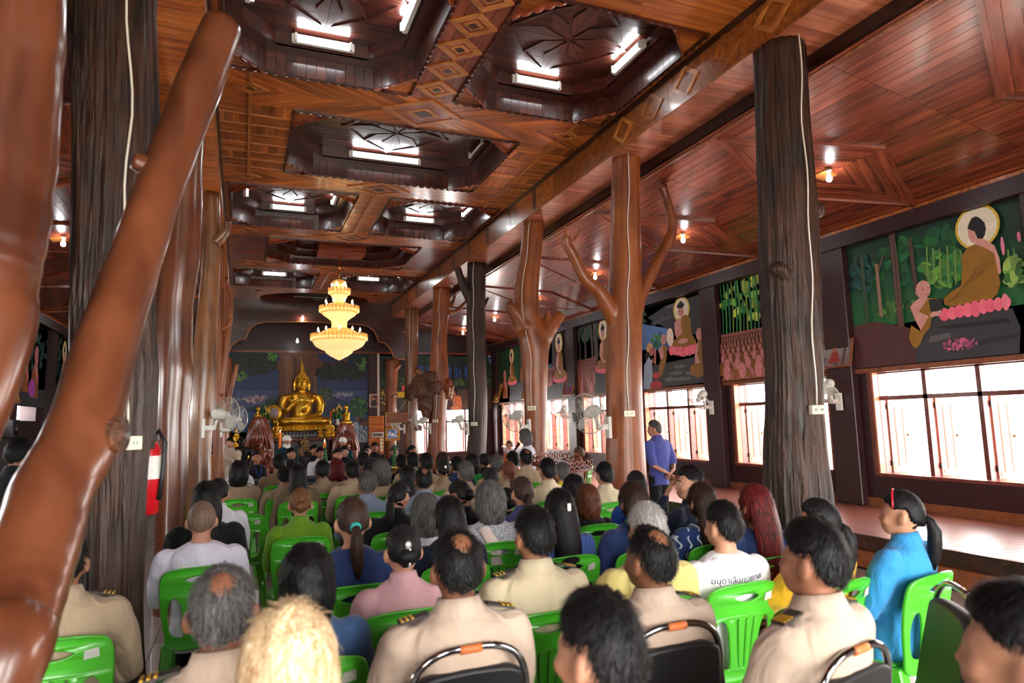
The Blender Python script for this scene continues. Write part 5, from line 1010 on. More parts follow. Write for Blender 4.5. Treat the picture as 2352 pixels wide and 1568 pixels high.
stand(2.61, 20.05, 1.62, 'tall stand for vase by the orange shield', .16); stand(.68, 20.05, 1.62, 'tall stand for vase by the golden fan', .16)
for x, y, h, lab in ((-.12, 18.5, .36, 'plinth of the golden monk statue'), (.0, 17.6, .36, 'plinth of the bronze monk statue'), (-.75, 18.0, .36, 'plinth of statue by altar trunk')): tag(MB().b2((x-.3, y-.25, 0), (x+.3, y+.25, h)).build('statue_plinth', M_altar), lab, 'plinth')
# right of the altar: pilaster, wood panel, portrait, frames, vent
MB().b2((3.78, YB-.12, 0), (4.05, YB, 3.9)).build('altar_pilaster', M_maroon, wall_b); MB().b2((4.05, YB-.12, 0), (4.12, YB, 3.9)).build('pale_post', plain('pale_post', lin(220, 206, 196), .5), wall_b)
MB().b2((-.75, YB-.1, 0), (-.58, YB, 3.9)).build('altar_pilaster', M_base, wall_b)
bevel(MB().b2((3.72, 21.2, 0), (4.2, 21.46, 1.88)).build('side_cabinet', M_orange), .01, 1); tag(bpy.data.objects['side_cabinet'], 'orange wooden cabinet below the portrait by altar', 'cabinet')
v = empty('wall_vent', (4.0, 21.19, 1.28), 0, 'grey louvred vent on the orange cabinet', 'vent'); MB().b2((-.19, -.03, -.08), (.19, 0, .08)).build('vent_frame', M_white, v)
for k in range(9): MB().b2((-.15+k*.035, -.036, -.05), (-.13+k*.035, -.03, .05)).build('vent_slot', M_black, v)
sw = empty('switch_column', (4.12, 21.19, .75), 0, 'column of cream light switches on orange cabinet', 'switch'); [MB().b2((-.05, -.02, k*.11), (.05, 0, k*.11+.09)).build('switch_plate', M_cream, sw) for k in range(4)]
def on_b(x, y, z): return Matrix(((1, 0, 0, x), (0, 0, -1, y), (0, 1, 0, z), (0, 0, 0, 1)))
def pic_port(p): p.grad((150, 110, 90), (170, 120, 100)); p.ell((40, 30, 34), p.W*.5, p.H*.3, p.W*.3, p.H*.28); p.ell((190, 130, 110), p.W*.5, p.H*.68, p.W*.13, p.H*.13); p.ell((30, 20, 20), p.W*.5, p.H*.78, p.W*.15, p.H*.08); p.poly((90, 30, 30), [(p.W*.7, p.H*.4), (p.W*.85, p.H*.9), (p.W*.6, p.H*.9)])
def pic_robe(p): p.grad((130, 120, 150), (150, 140, 180)); p.ell((206, 96, 44), p.W*.5, p.H*.32, p.W*.32, p.H*.25); p.ell((200, 130, 100), p.W*.5, p.H*.7, p.W*.12, p.H*.13)
def pic_blue(p): p.grad((180, 150, 190), (60, 110, 190)); p.leaves([(220, 220, 235), (90, 140, 210)], (p.W*.5, p.H*.5, p.W*.35, p.H*.3), 20, .06)
def pic_pale(p): p.grad((190, 186, 180), (214, 210, 206)); p.ell((170, 160, 150), p.W*.5, p.H*.4, p.W*.3, p.H*.3)
framed('framed_picture', .3, .42, 'framed portrait of a dark-clad sitter on altar pilaster', pic_port, on_b(3.78, YB-.16, 2.16), .02, plain('cream_frame', lin(220, 206, 186), .5)); framed('framed_picture', .36, .46, 'gilt framed picture of an orange robed monk', pic_robe, on_b(4.06, 20.325, 1.52)); framed('framed_picture', .45, .4, 'wide gilt framed picture with blue centre', pic_blue, on_b(4.06, 20.315, 1.1), .07); framed('framed_picture', .3, .6, 'white framed panel beside the altar trunk', pic_pale, on_b(-.58, YB-.14, 2.15), .025, M_white)

# ================================================================== FANS AND OTHER THINGS ON THE PILLARS
fan((-.22, 9.72, 1.82), PI/2, .75, 'wall fan on the yellow brown trunk, seen from behind', .1); fan((-.08, 12.75, 1.78), PI/2, .6, 'wall fan on the slim trunk with curved shoot', .1)
fan((3.76, 6.85, 1.7), -PI/2, .5, 'wall fan on the trunk with two raised branches', .2); fan((4.0, 9.75, 1.7), -PI/2, .35, 'wall fan on the stub-branched trunk', .2); fan((3.96, 12.75, 1.66), -PI/2, -.3, 'wall fan on the blackened trunk', .3); fan((3.93, 15.5, 1.66), -PI/2, -.5, 'wall fan on the burl trunk', .3); fan((3.98, 18.45, 1.64), -PI/2, -.5, 'wall fan on the knotty trunk next to arch', .3)
for y, z, lab in ((7.08, 1.95, 'wall fan on the pilaster by the leaning monk photo'), (9.9, 1.94, 'wall fan on the pilaster between cave and bamboo paintings'), (15.55, 1.83, 'wall fan on the pilaster by the violet picture')): fan((WR-.42, y, z), -PI/2, .0, lab, .75)
fx = empty('fire_extinguisher', (-.49, 4.34, 1.17), 0, 'red fire extinguisher with black hose on the black trunk', 'extinguisher')
M_fire = plain('fire_red', lin(190, 20, 30), .25, coat=.4); MB().lathe([(.05, 0), (.062, .012), (.062, .36), (.045, .4), (.02, .42)], 20).build('cylinder', M_fire, fx); MB().lathe([(.0635, .2), (.0635, .33)], 20, cap=False).build('label_band', plain('ext_label', lin(220, 216, 210), .5, var=.2, bscale=40), fx)
MB().tube([(0, 0, .42), (.05, -.02, .47), (.085, -.03, .4), (.075, -.02, .22), (.06, -.03, .08)], [.012, .013, .013, .013, .016], 10).build('hose', plain('black_rubber', lin(20, 20, 22), .5), fx); MB().b2((-.03, -.012, .42), (.05, .012, .45)).build('handle', M_black, fx)
for y, z, lab in ((15.0, 1.73, 'black loudspeaker on the wall across the hall'),): s = empty('loudspeaker', (WL+.18, y, z), 0, lab, 'speaker'); bevel(MB().b2((-.16, -.2, -.17), (.16, .2, .17)).build('cabinet', plain('black_plastic', lin(24, 24, 26), .5), s), .02, 2); m = MB().lathe([(.11, 0), (.12, .01), (.03, .02)], 20); m.v = [(.16+z_, x_, y_) for x_, y_, z_ in m.v]; m.build('cone', M_black, s)
# ================================================================== CHAIRS
G_green = plain('green_plastic', lin(76, 182, 44), .28, coat=.25, var=.05, bscale=5)
M_label = plain('paper_label', lin(196, 196, 186), .6, var=.15, bscale=60)
M_pad = plain('black_vinyl', lin(26, 26, 28), .45, bump=.1, bscale=120); M_chrome = plain('chrome', lin(170, 170, 172), .12, 1.)
M_or = plain('orange_sticker', lin(216, 116, 60), .5)
def curve_plate(loops, ext, bev):
    cu = bpy.data.curves.new('tmp', 'CURVE'); cu.dimensions = '2D'; cu.fill_mode = 'BOTH'; cu.extrude = ext; cu.bevel_depth = bev; cu.bevel_resolution = 1
    for lp in loops:
        sp = cu.splines.new('POLY'); sp.points.add(len(lp)-1); sp.use_cyclic_u = True
        for p, q in zip(sp.points, lp): p.co = (q[0], q[1], 0, 1)
    o = bpy.data.objects.new('tmp', cu); COL.objects.link(o); dg = bpy.context.evaluated_depsgraph_get(); dg.update()
    me = bpy.data.meshes.new_from_object(o.evaluated_get(dg)); bpy.data.objects.remove(o); bpy.data.curves.remove(cu); return me
def smooth_loop(pts, n=6):
    out = []; k = len(pts); P = [Vector(p) for p in pts]
    for i in range(k):
        p0, p1, p2, p3 = P[i-1], P[i], P[(i+1) % k], P[(i+2) % k]
        for j in range(n):
            t = j/n; q = .5*((2*p1)+(p2-p0)*t+(2*p0-5*p1+4*p2-p3)*t*t+(3*p1-p0-3*p2+p3)*t**3); out.append((q.x, q.y))
    return out
def green_chair_proto():
    out = smooth_loop([(-.15, -.03), (-.175, .06), (-.195, .2), (-.2, .32), (-.185, .4), (-.12, .428), (0, .436), (.12, .428), (.185, .4), (.2, .32), (.195, .2), (.175, .06), (.15, -.03), (0, -.035)])
    def fan(t0, x0, x1, w0, w1):   # slot between two ribs
        return smooth_loop([(x0-w0, .035), (x1-w1, .25), (x1-w1*.3, .272), (x1+w1*.5, .268), (x1+w1, .25), (x0+w0, .035), (x0, .028)], 4)
    lens = smooth_loop([(-.078, .368), (-.03, .347), (.03, .347), (.078, .368), (.03, .389), (-.03, .389)], 5)
    side = [(-.072, .04), (-.078, .15), (-.095, .235), (-.125, .268), (-.155, .245), (-.166, .18), (-.158, .09), (-.14, .045), (-.1, .03)]
    loops = [out, lens, fan(0, 0, 0, .007, .008), fan(0, -.03, -.047, .006, .009), fan(0, .03, .047, .006, .009), smooth_loop(side, 4), smooth_loop([(-x, y) for x, y in side], 4)]
    me = curve_plate(loops, .004, .005); me.name = 'backrest'
    for v in me.vertices:
        x, t, n_ = v.co; v.co = (x, -.2-.14*t-.12*t*t-.035*(1-(x/.2)**2)-n_, .43+t*.985)
    for p in me.polygons: p.use_smooth = True
    r = empty('plastic_chair', label='green plastic chair', cat='chair')
    place('backrest', me, G_green, r)
    s = []; n = 28
    for i in range(n):
        a = 2*PI*i/n; c, q = math.cos(a), math.sin(a); k = (abs(c)**4+abs(q)**4)**-.25; s.append((.2*c*k*(1-.06*(q < 0)), .02+.2*q*k))
    m = MB(); V = [(x, y, .425) for x, y in s]+[(x*.93, y*.93, .432) for x, y in s]+[(x*.55, y*.55, .418) for x, y in s]+[(x*1.0, y*1.0, .385) for x, y in s]+[(x*.92, y*.92, .385) for x, y in s]+[(x*.9, y*.9, .412) for x, y in s]
    def rg(a, b): return [(a*n+k, a*n+(k+1) % n, b*n+(k+1) % n, b*n+k) for k in range(n)]
    m.add(V, rg(0, 1)+rg(1, 2)+[tuple(2*n+k for k in range(n))]+rg(3, 0)+rg(4, 3)+rg(5, 4)+[tuple(5*n+n-1-k for k in range(n))], 0, True); m.build('seat', G_green, r)
    for sx in (-1, 1):
        for top, bot in (((sx*.165, .17, .40), (sx*.215, .24, 0)), ((sx*.155, -.165, .42), (sx*.205, -.27, 0))):
            a, b = Vector(top), Vector(bot); m = MB(); V = []
            for p, w1, w2 in ((a, .036, .03), (b, .022, .018)): V += [(p.x-w1, p.y-w2, p.z), (p.x+w1, p.y-w2, p.z), (p.x+w1, p.y+w2, p.z), (p.x-w1, p.y+w2, p.z)]
            m.add(V, [(0, 1, 2, 3), (7, 6, 5, 4), (0, 4, 5, 1), (1, 5, 6, 2), (2, 6, 7, 3), (3, 7, 4, 0)]); bevel(m.build('leg', G_green, r), .006, 1)
    t0 = .36; MB().add([(x, -.2-.14*t-.12*t*t-.035*(1-(x/.2)**2)-.0115, .43+t*.985) for x, t in ((.105, t0-.022), (.158, t0-.018), (.155, t0+.02), (.108, t0+.016))], [(0, 1, 2, 3)]).build('paper_label', M_label, r)
    return r
def banquet_proto():
    r = empty('banquet_chair', label='black banquet chair', cat='chair')
    lp = smooth_loop([(-.2, 0), (-.205, .05), (-.175, .33), (-.15, .385), (-.06, .4), (.06, .4), (.15, .385), (.175, .33), (.205, .05), (.2, 0)], 4)
    me = curve_plate([lp], .012, .014); me.name = 'back_pad'
    for v in me.vertices: x, t, n_ = v.co; v.co = (x, -.2-.2*t-n_, .48+t*.98)
    for p in me.polygons: p.use_smooth = True
    place('back_pad', me, M_pad, r)
    fr = smooth_loop([(-.22, -.05), (-.2, .3), (-.17, .42), (-.1, .472), (0, .482), (.1, .472), (.17, .42), (.2, .3), (.22, -.05)], 5)[:-5]
    MB().tube([(x, -.205-.2*t, .48+t*.98) for x, t in fr[:41]], .012, 8).build('back_frame', M_chrome, r)
    MB().tube([(x, -.209-.2*.479, .48+.479*.98) for x in (-.035, -.015, .015, .035)], .0135, 10).build('brand_sticker', M_or, r)
    m = MB(); V = []
    bevel(MB().b2((-.2, -.2, .42), (.2, .22, .48)).build('seat_pad', M_pad, r), .025, 3)
    for sx in (-1, 1):
        MB().tube([(sx*.19, .19, .43), (sx*.2, .22, 0)], .012, 8).build('leg', M_chrome, r); MB().tube([(sx*.22, -.19, .46), (sx*.21, -.24, 0)], .012, 8).build('leg', M_chrome, r)
    return r
GCH, BCH = green_chair_proto(), banquet_proto(); used = set()
def chair(kind, x, y, yaw, lab, group):
    p = GCH if kind == 'g' else BCH
    if kind in used: p = copy_tree(p)
    used.add(kind); p.location = (x, y, 0); p.rotation_euler = (0, 0, yaw); p['label'] = lab; p['group'] = group
    return p

# ================================================================== PEOPLE
def skinmat(name, col):
    m = plain(name, col, .5, bump=.08, bscale=90, var=.08, spec=.4); m.node_tree.nodes['Principled BSDF'].inputs['Subsurface Weight'].default_value = .0; return m
SKIN = [skinmat('skin_a', lin(176, 124, 98)), skinmat('skin_b', lin(156, 104, 78)), skinmat('skin_c', lin(186, 134, 106)), skinmat('skin_d', lin(126, 80, 56))]
def cloth(name, col, kind=None):
    if 'cl_'+name in MATS: return MATS['cl_'+name]
    m, N, L, P = newmat('cloth_'+name); P.inputs['Base Color'].default_value = col; P.inputs['Roughness'].default_value = .85; P.inputs['Specular IOR Level'].default_value = .2
    P.inputs['Sheen Weight'].default_value = .15
    tc = N.new('ShaderNodeTexCoord'); mp = N.new('ShaderNodeMapping'); mp.inputs['Scale'].default_value = (7, 7, 4); L.new(tc.outputs['Object'], mp.inputs[0])
    nz = N.new('ShaderNodeTexNoise'); nz.inputs['Scale'].default_value = 1.; nz.inputs['Detail'].default_value = 2; nz.inputs['Distortion'].default_value = 1.2; L.new(mp.outputs[0], nz.inputs['Vector'])
    b = N.new('ShaderNodeBump'); b.inputs['Strength'].default_value = .8; b.inputs['Distance'].default_value = .035; L.new(nz.outputs['Fac'], b.inputs['Height']); L.new(b.outputs[0], P.inputs['Normal'])
    def two(fac, c2):
        mx = N.new('ShaderNodeMix'); mx.data_type = 'RGBA'; mx.inputs[6].default_value = col; mx.inputs[7].default_value = c2; L.new(fac, mx.inputs[0]); L.new(mx.outputs[2], P.inputs['Base Color'])
    if kind == 'stripe':
        wv = N.new('ShaderNodeTexWave'); wv.inputs['Scale'].default_value = 14; L.new(tc.outputs['Object'], wv.inputs['Vector']); wv.inputs['Distortion'].default_value = 1.5; two(wv.outputs['Fac'], lin(66, 92, 150))
    if kind == 'dots':
        vo = N.new('ShaderNodeTexVoronoi'); vo.inputs['Scale'].default_value = 60; L.new(tc.outputs['Object'], vo.inputs['Vector']); ma = N.new('ShaderNodeMath'); ma.operation = 'LESS_THAN'; ma.inputs[1].default_value = .28; L.new(vo.outputs['Distance'], ma.inputs[0]); two(ma.outputs[0], lin(52, 70, 120))
    if kind == 'hook':   # pale hook motifs in rows on indigo
        sx = N.new('ShaderNodeSeparateXYZ'); L.new(tc.outputs['Object'], sx.inputs[0])
        def mth(op, a, b_=None):
            k = N.new('ShaderNodeMath'); k.operation = op
            for i, q in enumerate((a, b_)):
                if q is None: continue
                if isinstance(q, (int, float)): k.inputs[i].default_value = q
                else: L.new(q, k.inputs[i])
            return k.outputs[0]
        u = mth('SUBTRACT', mth('FRACT', mth('MULTIPLY', sx.outputs[0], 15.)), .5); v = mth('SUBTRACT', mth('FRACT', mth('MULTIPLY', sx.outputs[2], 9.)), .5)
        sn = mth('MULTIPLY', mth('SINE', mth('MULTIPLY', v, 7.5)), -.2); d = mth('ABSOLUTE', mth('SUBTRACT', u, sn)); two(mth('MULTIPLY', mth('LESS_THAN', d, .085), mth('LESS_THAN', mth('ABSOLUTE', v), .38)), lin(196, 204, 210))
    if kind == 'lace':
        vo = N.new('ShaderNodeTexVoronoi'); vo.inputs['Scale'].default_value = 70; L.new(tc.outputs['Object'], vo.inputs['Vector']); two(vo.outputs['Distance'], lin(120, 120, 126))
    MATS['cl_'+name] = m
    return m
CLOTH = {'khaki': (172, 150, 124), 'khakip': (196, 172, 152), 'khakid': (138, 116, 94), 'olive': (112, 94, 70), 'cream': (206, 190, 158), 'dark': (20, 20, 24), 'pink': (202, 154, 160), 'denim': (58, 84, 124), 'navy': (34, 50, 92), 'navyd': (20, 26, 44), 'white': (214, 210, 226), 'whiteu': (218, 218, 226), 'lime': (98, 140, 30), 'blackg': (18, 22, 20), 'greyblue': (124, 138, 160), 'green': (30, 130, 54), 'yellow': (226, 206, 60), 'yellowp': (222, 204, 128), 'rose': (206, 152, 142), 'violet': (66, 62, 112), 'lace': (208, 208, 216), 'stripe': (36, 56, 110), 'blue': (34, 64, 140), 'pattern': (32, 52, 96), 'tee': (226, 226, 230), 'gold': (226, 172, 34), 'polo': (52, 138, 196), 'orange': (196, 104, 30), 'teal': (24, 60, 66), 'polob': (72, 80, 150), 'beige': (190, 172, 150)}
def cl(k): return cloth(k, lin(*CLOTH[k]), {'stripe': 'stripe', 'navy': 'dots' if k == 'navyx' else None, 'pattern': 'hook', 'lace': 'lace'}.get(k))
def hairmat(name, a, b):
    m, N, L, P = newmat('hair_'+name); tc = N.new('ShaderNodeTexCoord'); mp = N.new('ShaderNodeMapping'); mp.inputs['Scale'].default_value = (150, 150, 10); L.new(tc.outputs['Object'], mp.inputs[0])
    nz = N.new('ShaderNodeTexNoise'); nz.inputs['Scale'].default_value = 1.; nz.inputs['Detail'].default_value = 4; L.new(mp.outputs[0], nz.inputs['Vector'])
    cr = N.new('ShaderNodeValToRGB'); cr.color_ramp.elements[0].color = a; cr.color_ramp.elements[1].color = b; cr.color_ramp.elements[0].position = .35; cr.color_ramp.elements[1].position = .72; L.new(nz.outputs['Fac'], cr.inputs[0]); L.new(cr.outputs[0], P.inputs['Base Color'])
    P.inputs['Roughness'].default_value = .5; P.inputs['Specular IOR Level'].default_value = .22
    bp = N.new('ShaderNodeBump'); bp.inputs['Strength'].default_value = .55; bp.inputs['Distance'].default_value = .006; L.new(nz.outputs['Fac'], bp.inputs['Height']); L.new(bp.outputs[0], P.inputs['Normal']); return m
HAIR = {k: hairmat(k, lin(*a), lin(*b)) for k, a, b in (('black', (9, 8, 8), (26, 24, 25)), ('blackv', (14, 8, 12), (36, 26, 32)), ('brown', (28, 17, 13), (66, 42, 30)), ('lightbrown', (70, 42, 24), (128, 84, 50)), ('redbrown', (58, 28, 18), (120, 66, 44)), ('red', (60, 12, 14), (120, 26, 28)), ('red2', (40, 14, 16), (140, 44, 40)), ('grey', (46, 44, 44), (118, 114, 112)), ('shaved', (84, 66, 54), (122, 98, 80)), ('white', (130, 126, 122), (206, 202, 196)), ('blond', (176, 134, 86), (244, 226, 190)))}
HR = Vector((.075, .095, .112)); HC = Vector((0, .005, 1.197)); PIV = Vector((0, -.02, 1.09))
def remesh(mb, vox, smooth=4, seed=0, amp=0.):
    me = mb.mesh('tmp'); o = bpy.data.objects.new('tmp', me); COL.objects.link(o)
    r = o.modifiers.new('r', 'REMESH'); r.mode = 'VOXEL'; r.voxel_size = vox; r.use_smooth_shade = True
    s = o.modifiers.new('s', 'SMOOTH'); s.iterations = smooth; s.factor = .5
    dg = bpy.context.evaluated_depsgraph_get(); dg.update(); out = bpy.data.meshes.new_from_object(o.evaluated_get(dg)); bpy.data.objects.remove(o); bpy.data.meshes.remove(me)
    if amp:
        n = len(out.vertices); co = np.empty(n*3, 'f'); out.vertices.foreach_get('co', co); no = np.empty(n*3, 'f'); out.vertices.foreach_get('normal', no); co = co.reshape(-1, 3); no = no.reshape(-1, 3)
        x, y, z = co.T; d = np.sin(x*23+np.sin(z*17+seed)*1.6)*np.sin(z*19+np.sin(y*21+seed)*2+x*11)+.6*np.sin(z*41+x*17+np.sin(x*29)*2)*np.sin(y*31+z*7)
        co += no*(d*amp)[:, None]; out.vertices.foreach_set('co', co.ravel()); out.update()
    return out
def spread_ring(m, keys, infl=0., n=24):
    """loft of ellipses (z, rx, ry, cy)"""
    V = []
    for z, rx, ry, cy in keys: V += [((rx+infl)*math.cos(2*PI*k/n), cy+(ry+infl)*math.sin(2*PI*k/n), z) for k in range(n)]
    q = len(keys); F = [(i*n+k, i*n+(k+1) % n, (i+1)*n+(k+1) % n, (i+1)*n+k) for i in range(q-1) for k in range(n)]+[tuple(reversed(range(n))), tuple((q-1)*n+k for k in range(n))]
    m.add(V, F, 0, True)
TORSO = {'m': [(.42, .17, .125, -.02), (.54, .168, .122, -.035), (.66, .16, .112, -.045), (.8, .182, .122, -.045), (.9, .198, .126, -.042), (.96, .205, .116, -.038), (1.0, .185, .1, -.034), (1.03, .14, .085, -.032), (1.05, .1, .072, -.03), (1.075, .068, .064, -.027)],
         'f': [(.42, .178, .13, -.02), (.54, .168, .12, -.035), (.66, .146, .104, -.045), (.8, .164, .114, -.04), (.9, .176, .114, -.04), (.96, .178, .104, -.036), (1.0, .158, .09, -.034), (1.03, .118, .074, -.032), (1.05, .085, .063, -.03), (1.075, .058, .056, -.026)]}
def ARM(sex, pose='lap'):
    w_ = 1. if sex == 'm' else .88
    if pose == 'lap': return [((s*.195*w_, -.035, .965), (s*.24*w_, -.02, .8), (s*.25*w_, .03, .67), (s*.19*w_, .15, .6), (s*.1*w_, .27, .575)) for s in (-1, 1)]
    if pose == 'mouth': return [((-.195*w_, -.035, .965), (-.21, .08, .82), (-.2, .2, .75), (-.14, .22, .9), (-.06, .17, 1.1)), ((.195*w_, -.035, .965), (.225*w_, -.02, .8), (.235*w_, .03, .67), (.19*w_, .15, .6), (.1*w_, .27, .575))]
    if pose == 'fwd': return [((-.195*w_, -.035, .965), (-.21, .06, .82), (-.2, .18, .72), (-.2, .32, .74), (-.2, .45, .8)), ((.195*w_, -.035, .965), (.225*w_, -.02, .8), (.235*w_, .03, .67), (.19*w_, .15, .6), (.1*w_, .27, .575))]
    if pose == 'back': return [((s*.195*w_, -.035, .965), (s*.235*w_, -.08, .8), (s*.23*w_, -.13, .67), (s*.13*w_, -.2, .6), (s*.04*w_, -.215, .56)) for s in (-1, 1)]
    if pose == 'phone': return [((s*.195*w_, -.035, .965), (s*.225*w_, .04, .82), (s*.2*w_, .14, .74), (s*.12*w_, .24, .86), (s*.05*w_, .28, .98)) for s in (-1, 1)]
ARMR = (.066, .057, .046, .038, .028)
LEG = [((s*.09, 0, .49), (s*.1, .2, .49), (s*.115, .42, .47), (s*.115, .43, .26), (s*.115, .41, .07)) for s in (-1, 1)]; LEGR = (.09, .082, .062, .052, .04)
SLEG = [((s*.085, -.02, .52), (s*.09, -.02, .3), (s*.095, -.01, .05), (s*.1, -.02, -.2), (s*.105, -.03, -.36)) for s in (-1, 1)]
def headM(hy, hp): return Matrix.Translation(PIV)@Matrix.Rotation(hy, 4, 'Z')@Matrix.Rotation(hp, 4, 'X')@Matrix.Translation(-PIV)
BODY = {}; WEAR = {}
LEAN = .21
def lean_y(z, stand): return 0. if stand else -LEAN*max(0., z-.46)
def lean_mesh(me, stand):
    if stand: return me
    n = len(me.vertices); co = np.empty(n*3, 'f'); me.vertices.foreach_get('co', co); co = co.reshape(-1, 3); co[:, 1] -= LEAN*np.maximum(0, co[:, 2]-.46); me.vertices.foreach_set('co', co.ravel()); me.update(); return me
def lean_mb(m, stand): m.v = [(x, y+lean_y(z, stand), z) for x, y, z in m.v]; return m
def body(sex, hy, hp, pose, stand):
    k = (sex, round(hy, 2), round(hp, 2), pose, stand)
    if k in BODY: return BODY[k]
    m = MB(); T = [(z, rx-.012, ry-.012, cy) for z, rx, ry, cy in TORSO[sex]]; spread_ring(m, T)
    M = headM(hy, hp); h = MB(); h.tube([(0, -.028, 1.03), (0, -.022, 1.09), (0, -.008, 1.14)], [.06 if sex == 'm' else .05, .055 if sex == 'm' else .046, .055], 16)
    h.ell(HC, HR, 28, 20); h.ell((0, .04, 1.135), (.05, .052, .052), 16, 12); h.ell((0, .048, 1.16), (.062, .05, .05), 16, 12); h.ell((0, .1, 1.17), (.013, .02, .014), 10, 8); h.ell((0, .095, 1.19), (.009, .014, .024), 10, 8); h.ell((0, .09, 1.135), (.024, .012, .008), 10, 6); h.ell((0, .085, 1.215), (.05, .016, .012), 12, 6)
    for s in (-1, 1): h.ell((s*.086, -.006, 1.18), (.014, .025, .037), 12, 10, 0, Matrix.Rotation(s*.35, 3, 'Z')); h.ell((s*.076, .004, 1.165), (.012, .016, .022), 10, 8); h.ell((s*.04, .07, 1.165), (.025, .025, .025), 10, 8)
    h.v = [tuple(M@Vector(p)) for p in h.v]; m.add(h.v, h.f, 0, True)
    fing = MB()
    for A in ARM(sex, pose):
        m.tube(A, [r-(.02, .016, .012, .008, .006)[i] for i, r in enumerate(ARMR)], 12); e = Vector(A[-1]); d = (e-Vector(A[-2])).normalized(); c = e+d*.045; R = d.to_track_quat('Y', 'Z').to_matrix(); m.ell(c, (.038, .05, .017), 12, 8, 0, R)
        for i, (ox, L_) in enumerate(((-.027, .06), (-.01, .07), (.009, .066), (.026, .052))):
            p0 = c+R@Vector((ox, .035, 0)); p1 = p0+R@Vector((ox*.1, L_*.55, -.004)); p2 = p1+R@Vector((0, L_*.3, -.018)); p3 = p2+R@Vector((0, .004, -.016)); fing.tube([p0, p1, p2, p3], [.0088, .0085, .0075, .006], 6)
        p0 = c+R@Vector((-.03, -.015, -.004)); fing.tube([p0, p0+R@Vector((-.022, .022, -.008)), p0+R@Vector((-.024, .045, -.02))], [.011, .0095, .007], 6)
    for Lg in (SLEG if stand else LEG):
        m.tube(Lg, [r-.012 for r in LEGR], 12); e = Vector(Lg[-1]); m.ell(e+Vector((0, .07, -.03)), (.042, .115, .034), 12, 8)
    me = remesh(m, .0115, 3); bm = bmesh.new(); bm.from_mesh(me); t = fing.mesh('tmp'); bm.from_mesh(t); bm.to_mesh(me); bm.free(); bpy.data.meshes.remove(t)
    me.polygons.foreach_set('use_smooth', [True]*len(me.polygons)); me.name = 'person'; BODY[k] = lean_mesh(me, stand); return me
def wear(kind, sex, pose='lap', stand=False):
    k = (kind, sex, pose, stand)
    if k in WEAR: return WEAR[k]
    m = MB(); nA = {'tee': 3, 'long': 5, 'none': 0}.get(kind.split('_')[-1], 3)
    if kind.startswith('shirt'):
        T = TORSO[sex]; spread_ring(m, [(T[0][0]-.04, T[0][1]+.012, T[0][2]+.012, T[0][3])]+[(z, rx+.006, ry+.008, cy) for z, rx, ry, cy in T[:-1]]+[(1.066, .07 if sex == 'm' else .062, .066 if sex == 'm' else .058, -.027)], .004)
        for A in ARM(sex, pose):
            if nA: m.tube(A[:nA], [r+(.014 if nA == 3 else .009) for r in ARMR[:nA]], 14); m.ell(A[0], (ARMR[0]+.006,)*3, 14, 10)
        me = remesh(m, .012, 3, len(WEAR), .004)
    elif kind == 'trousers':
        T = TORSO[sex]; spread_ring(m, [(z-(.03 if not stand else .02), rx+.004, ry+.004, cy) for z, rx, ry, cy in T[:2]]+[(.57, .16, .112, -.04)])
        for Lg in (SLEG if stand else LEG): m.tube(Lg, [r+.012 for r in LEGR], 12)
        me = remesh(m, .014, 2, 3, .003)
    elif kind == 'robe':   # long draped monk robe or dress
        T = TORSO[sex]; spread_ring(m, [(-.3 if stand else .3, .2, .16, 0)] + [(z, rx+.02, ry+.02, cy) for z, rx, ry, cy in T[:-1]]); 
        for A in ARM(sex, pose): m.tube(A[:4], [r+.02 for r in ARMR[:4]], 12)
        if not stand:
            for Lg in LEG: m.tube(Lg[:3], [r+.03 for r in LEGR[:3]], 12)
        me = remesh(m, .014, 3, 5, .006)
    elif kind == 'skirt':
        spread_ring(m, [(-.28, .19, .16, 0), (.1, .18, .15, 0), (.42, .18, .135, -.02), (.56, .165, .118, -.035)]); me = remesh(m, .014, 3, 4, .005)
    me.name = kind; WEAR[k] = lean_mesh(me, stand); return me
COLLAR = {s: MB().add(*(lambda n, R: ([(r*math.cos(2*PI*k/n), -.027+r*1.02*math.sin(2*PI*k/n), z+.012*(-math.sin(2*PI*k/n)) ) for r, z in R for k in range(n)], [(i*n+k, i*n+(k+1) % n, (i+1)*n+(k+1) % n, (i+1)*n+k) for i in range(len(R)-1) for k in range(n)]))(24, [(.094*s_, 1.04), (.08*s_, 1.07), (.069*s_, 1.1), (.064*s_, 1.097), (.072*s_, 1.04)]), 0, True).mesh('collar') for s, s_ in (('m', 1.02), ('f', .9))}
HZ = [(0, .52), (45, .46), (66, .22), (78, .2), (104, .2), (114, -.3), (135, -.6), (180, -.68)]
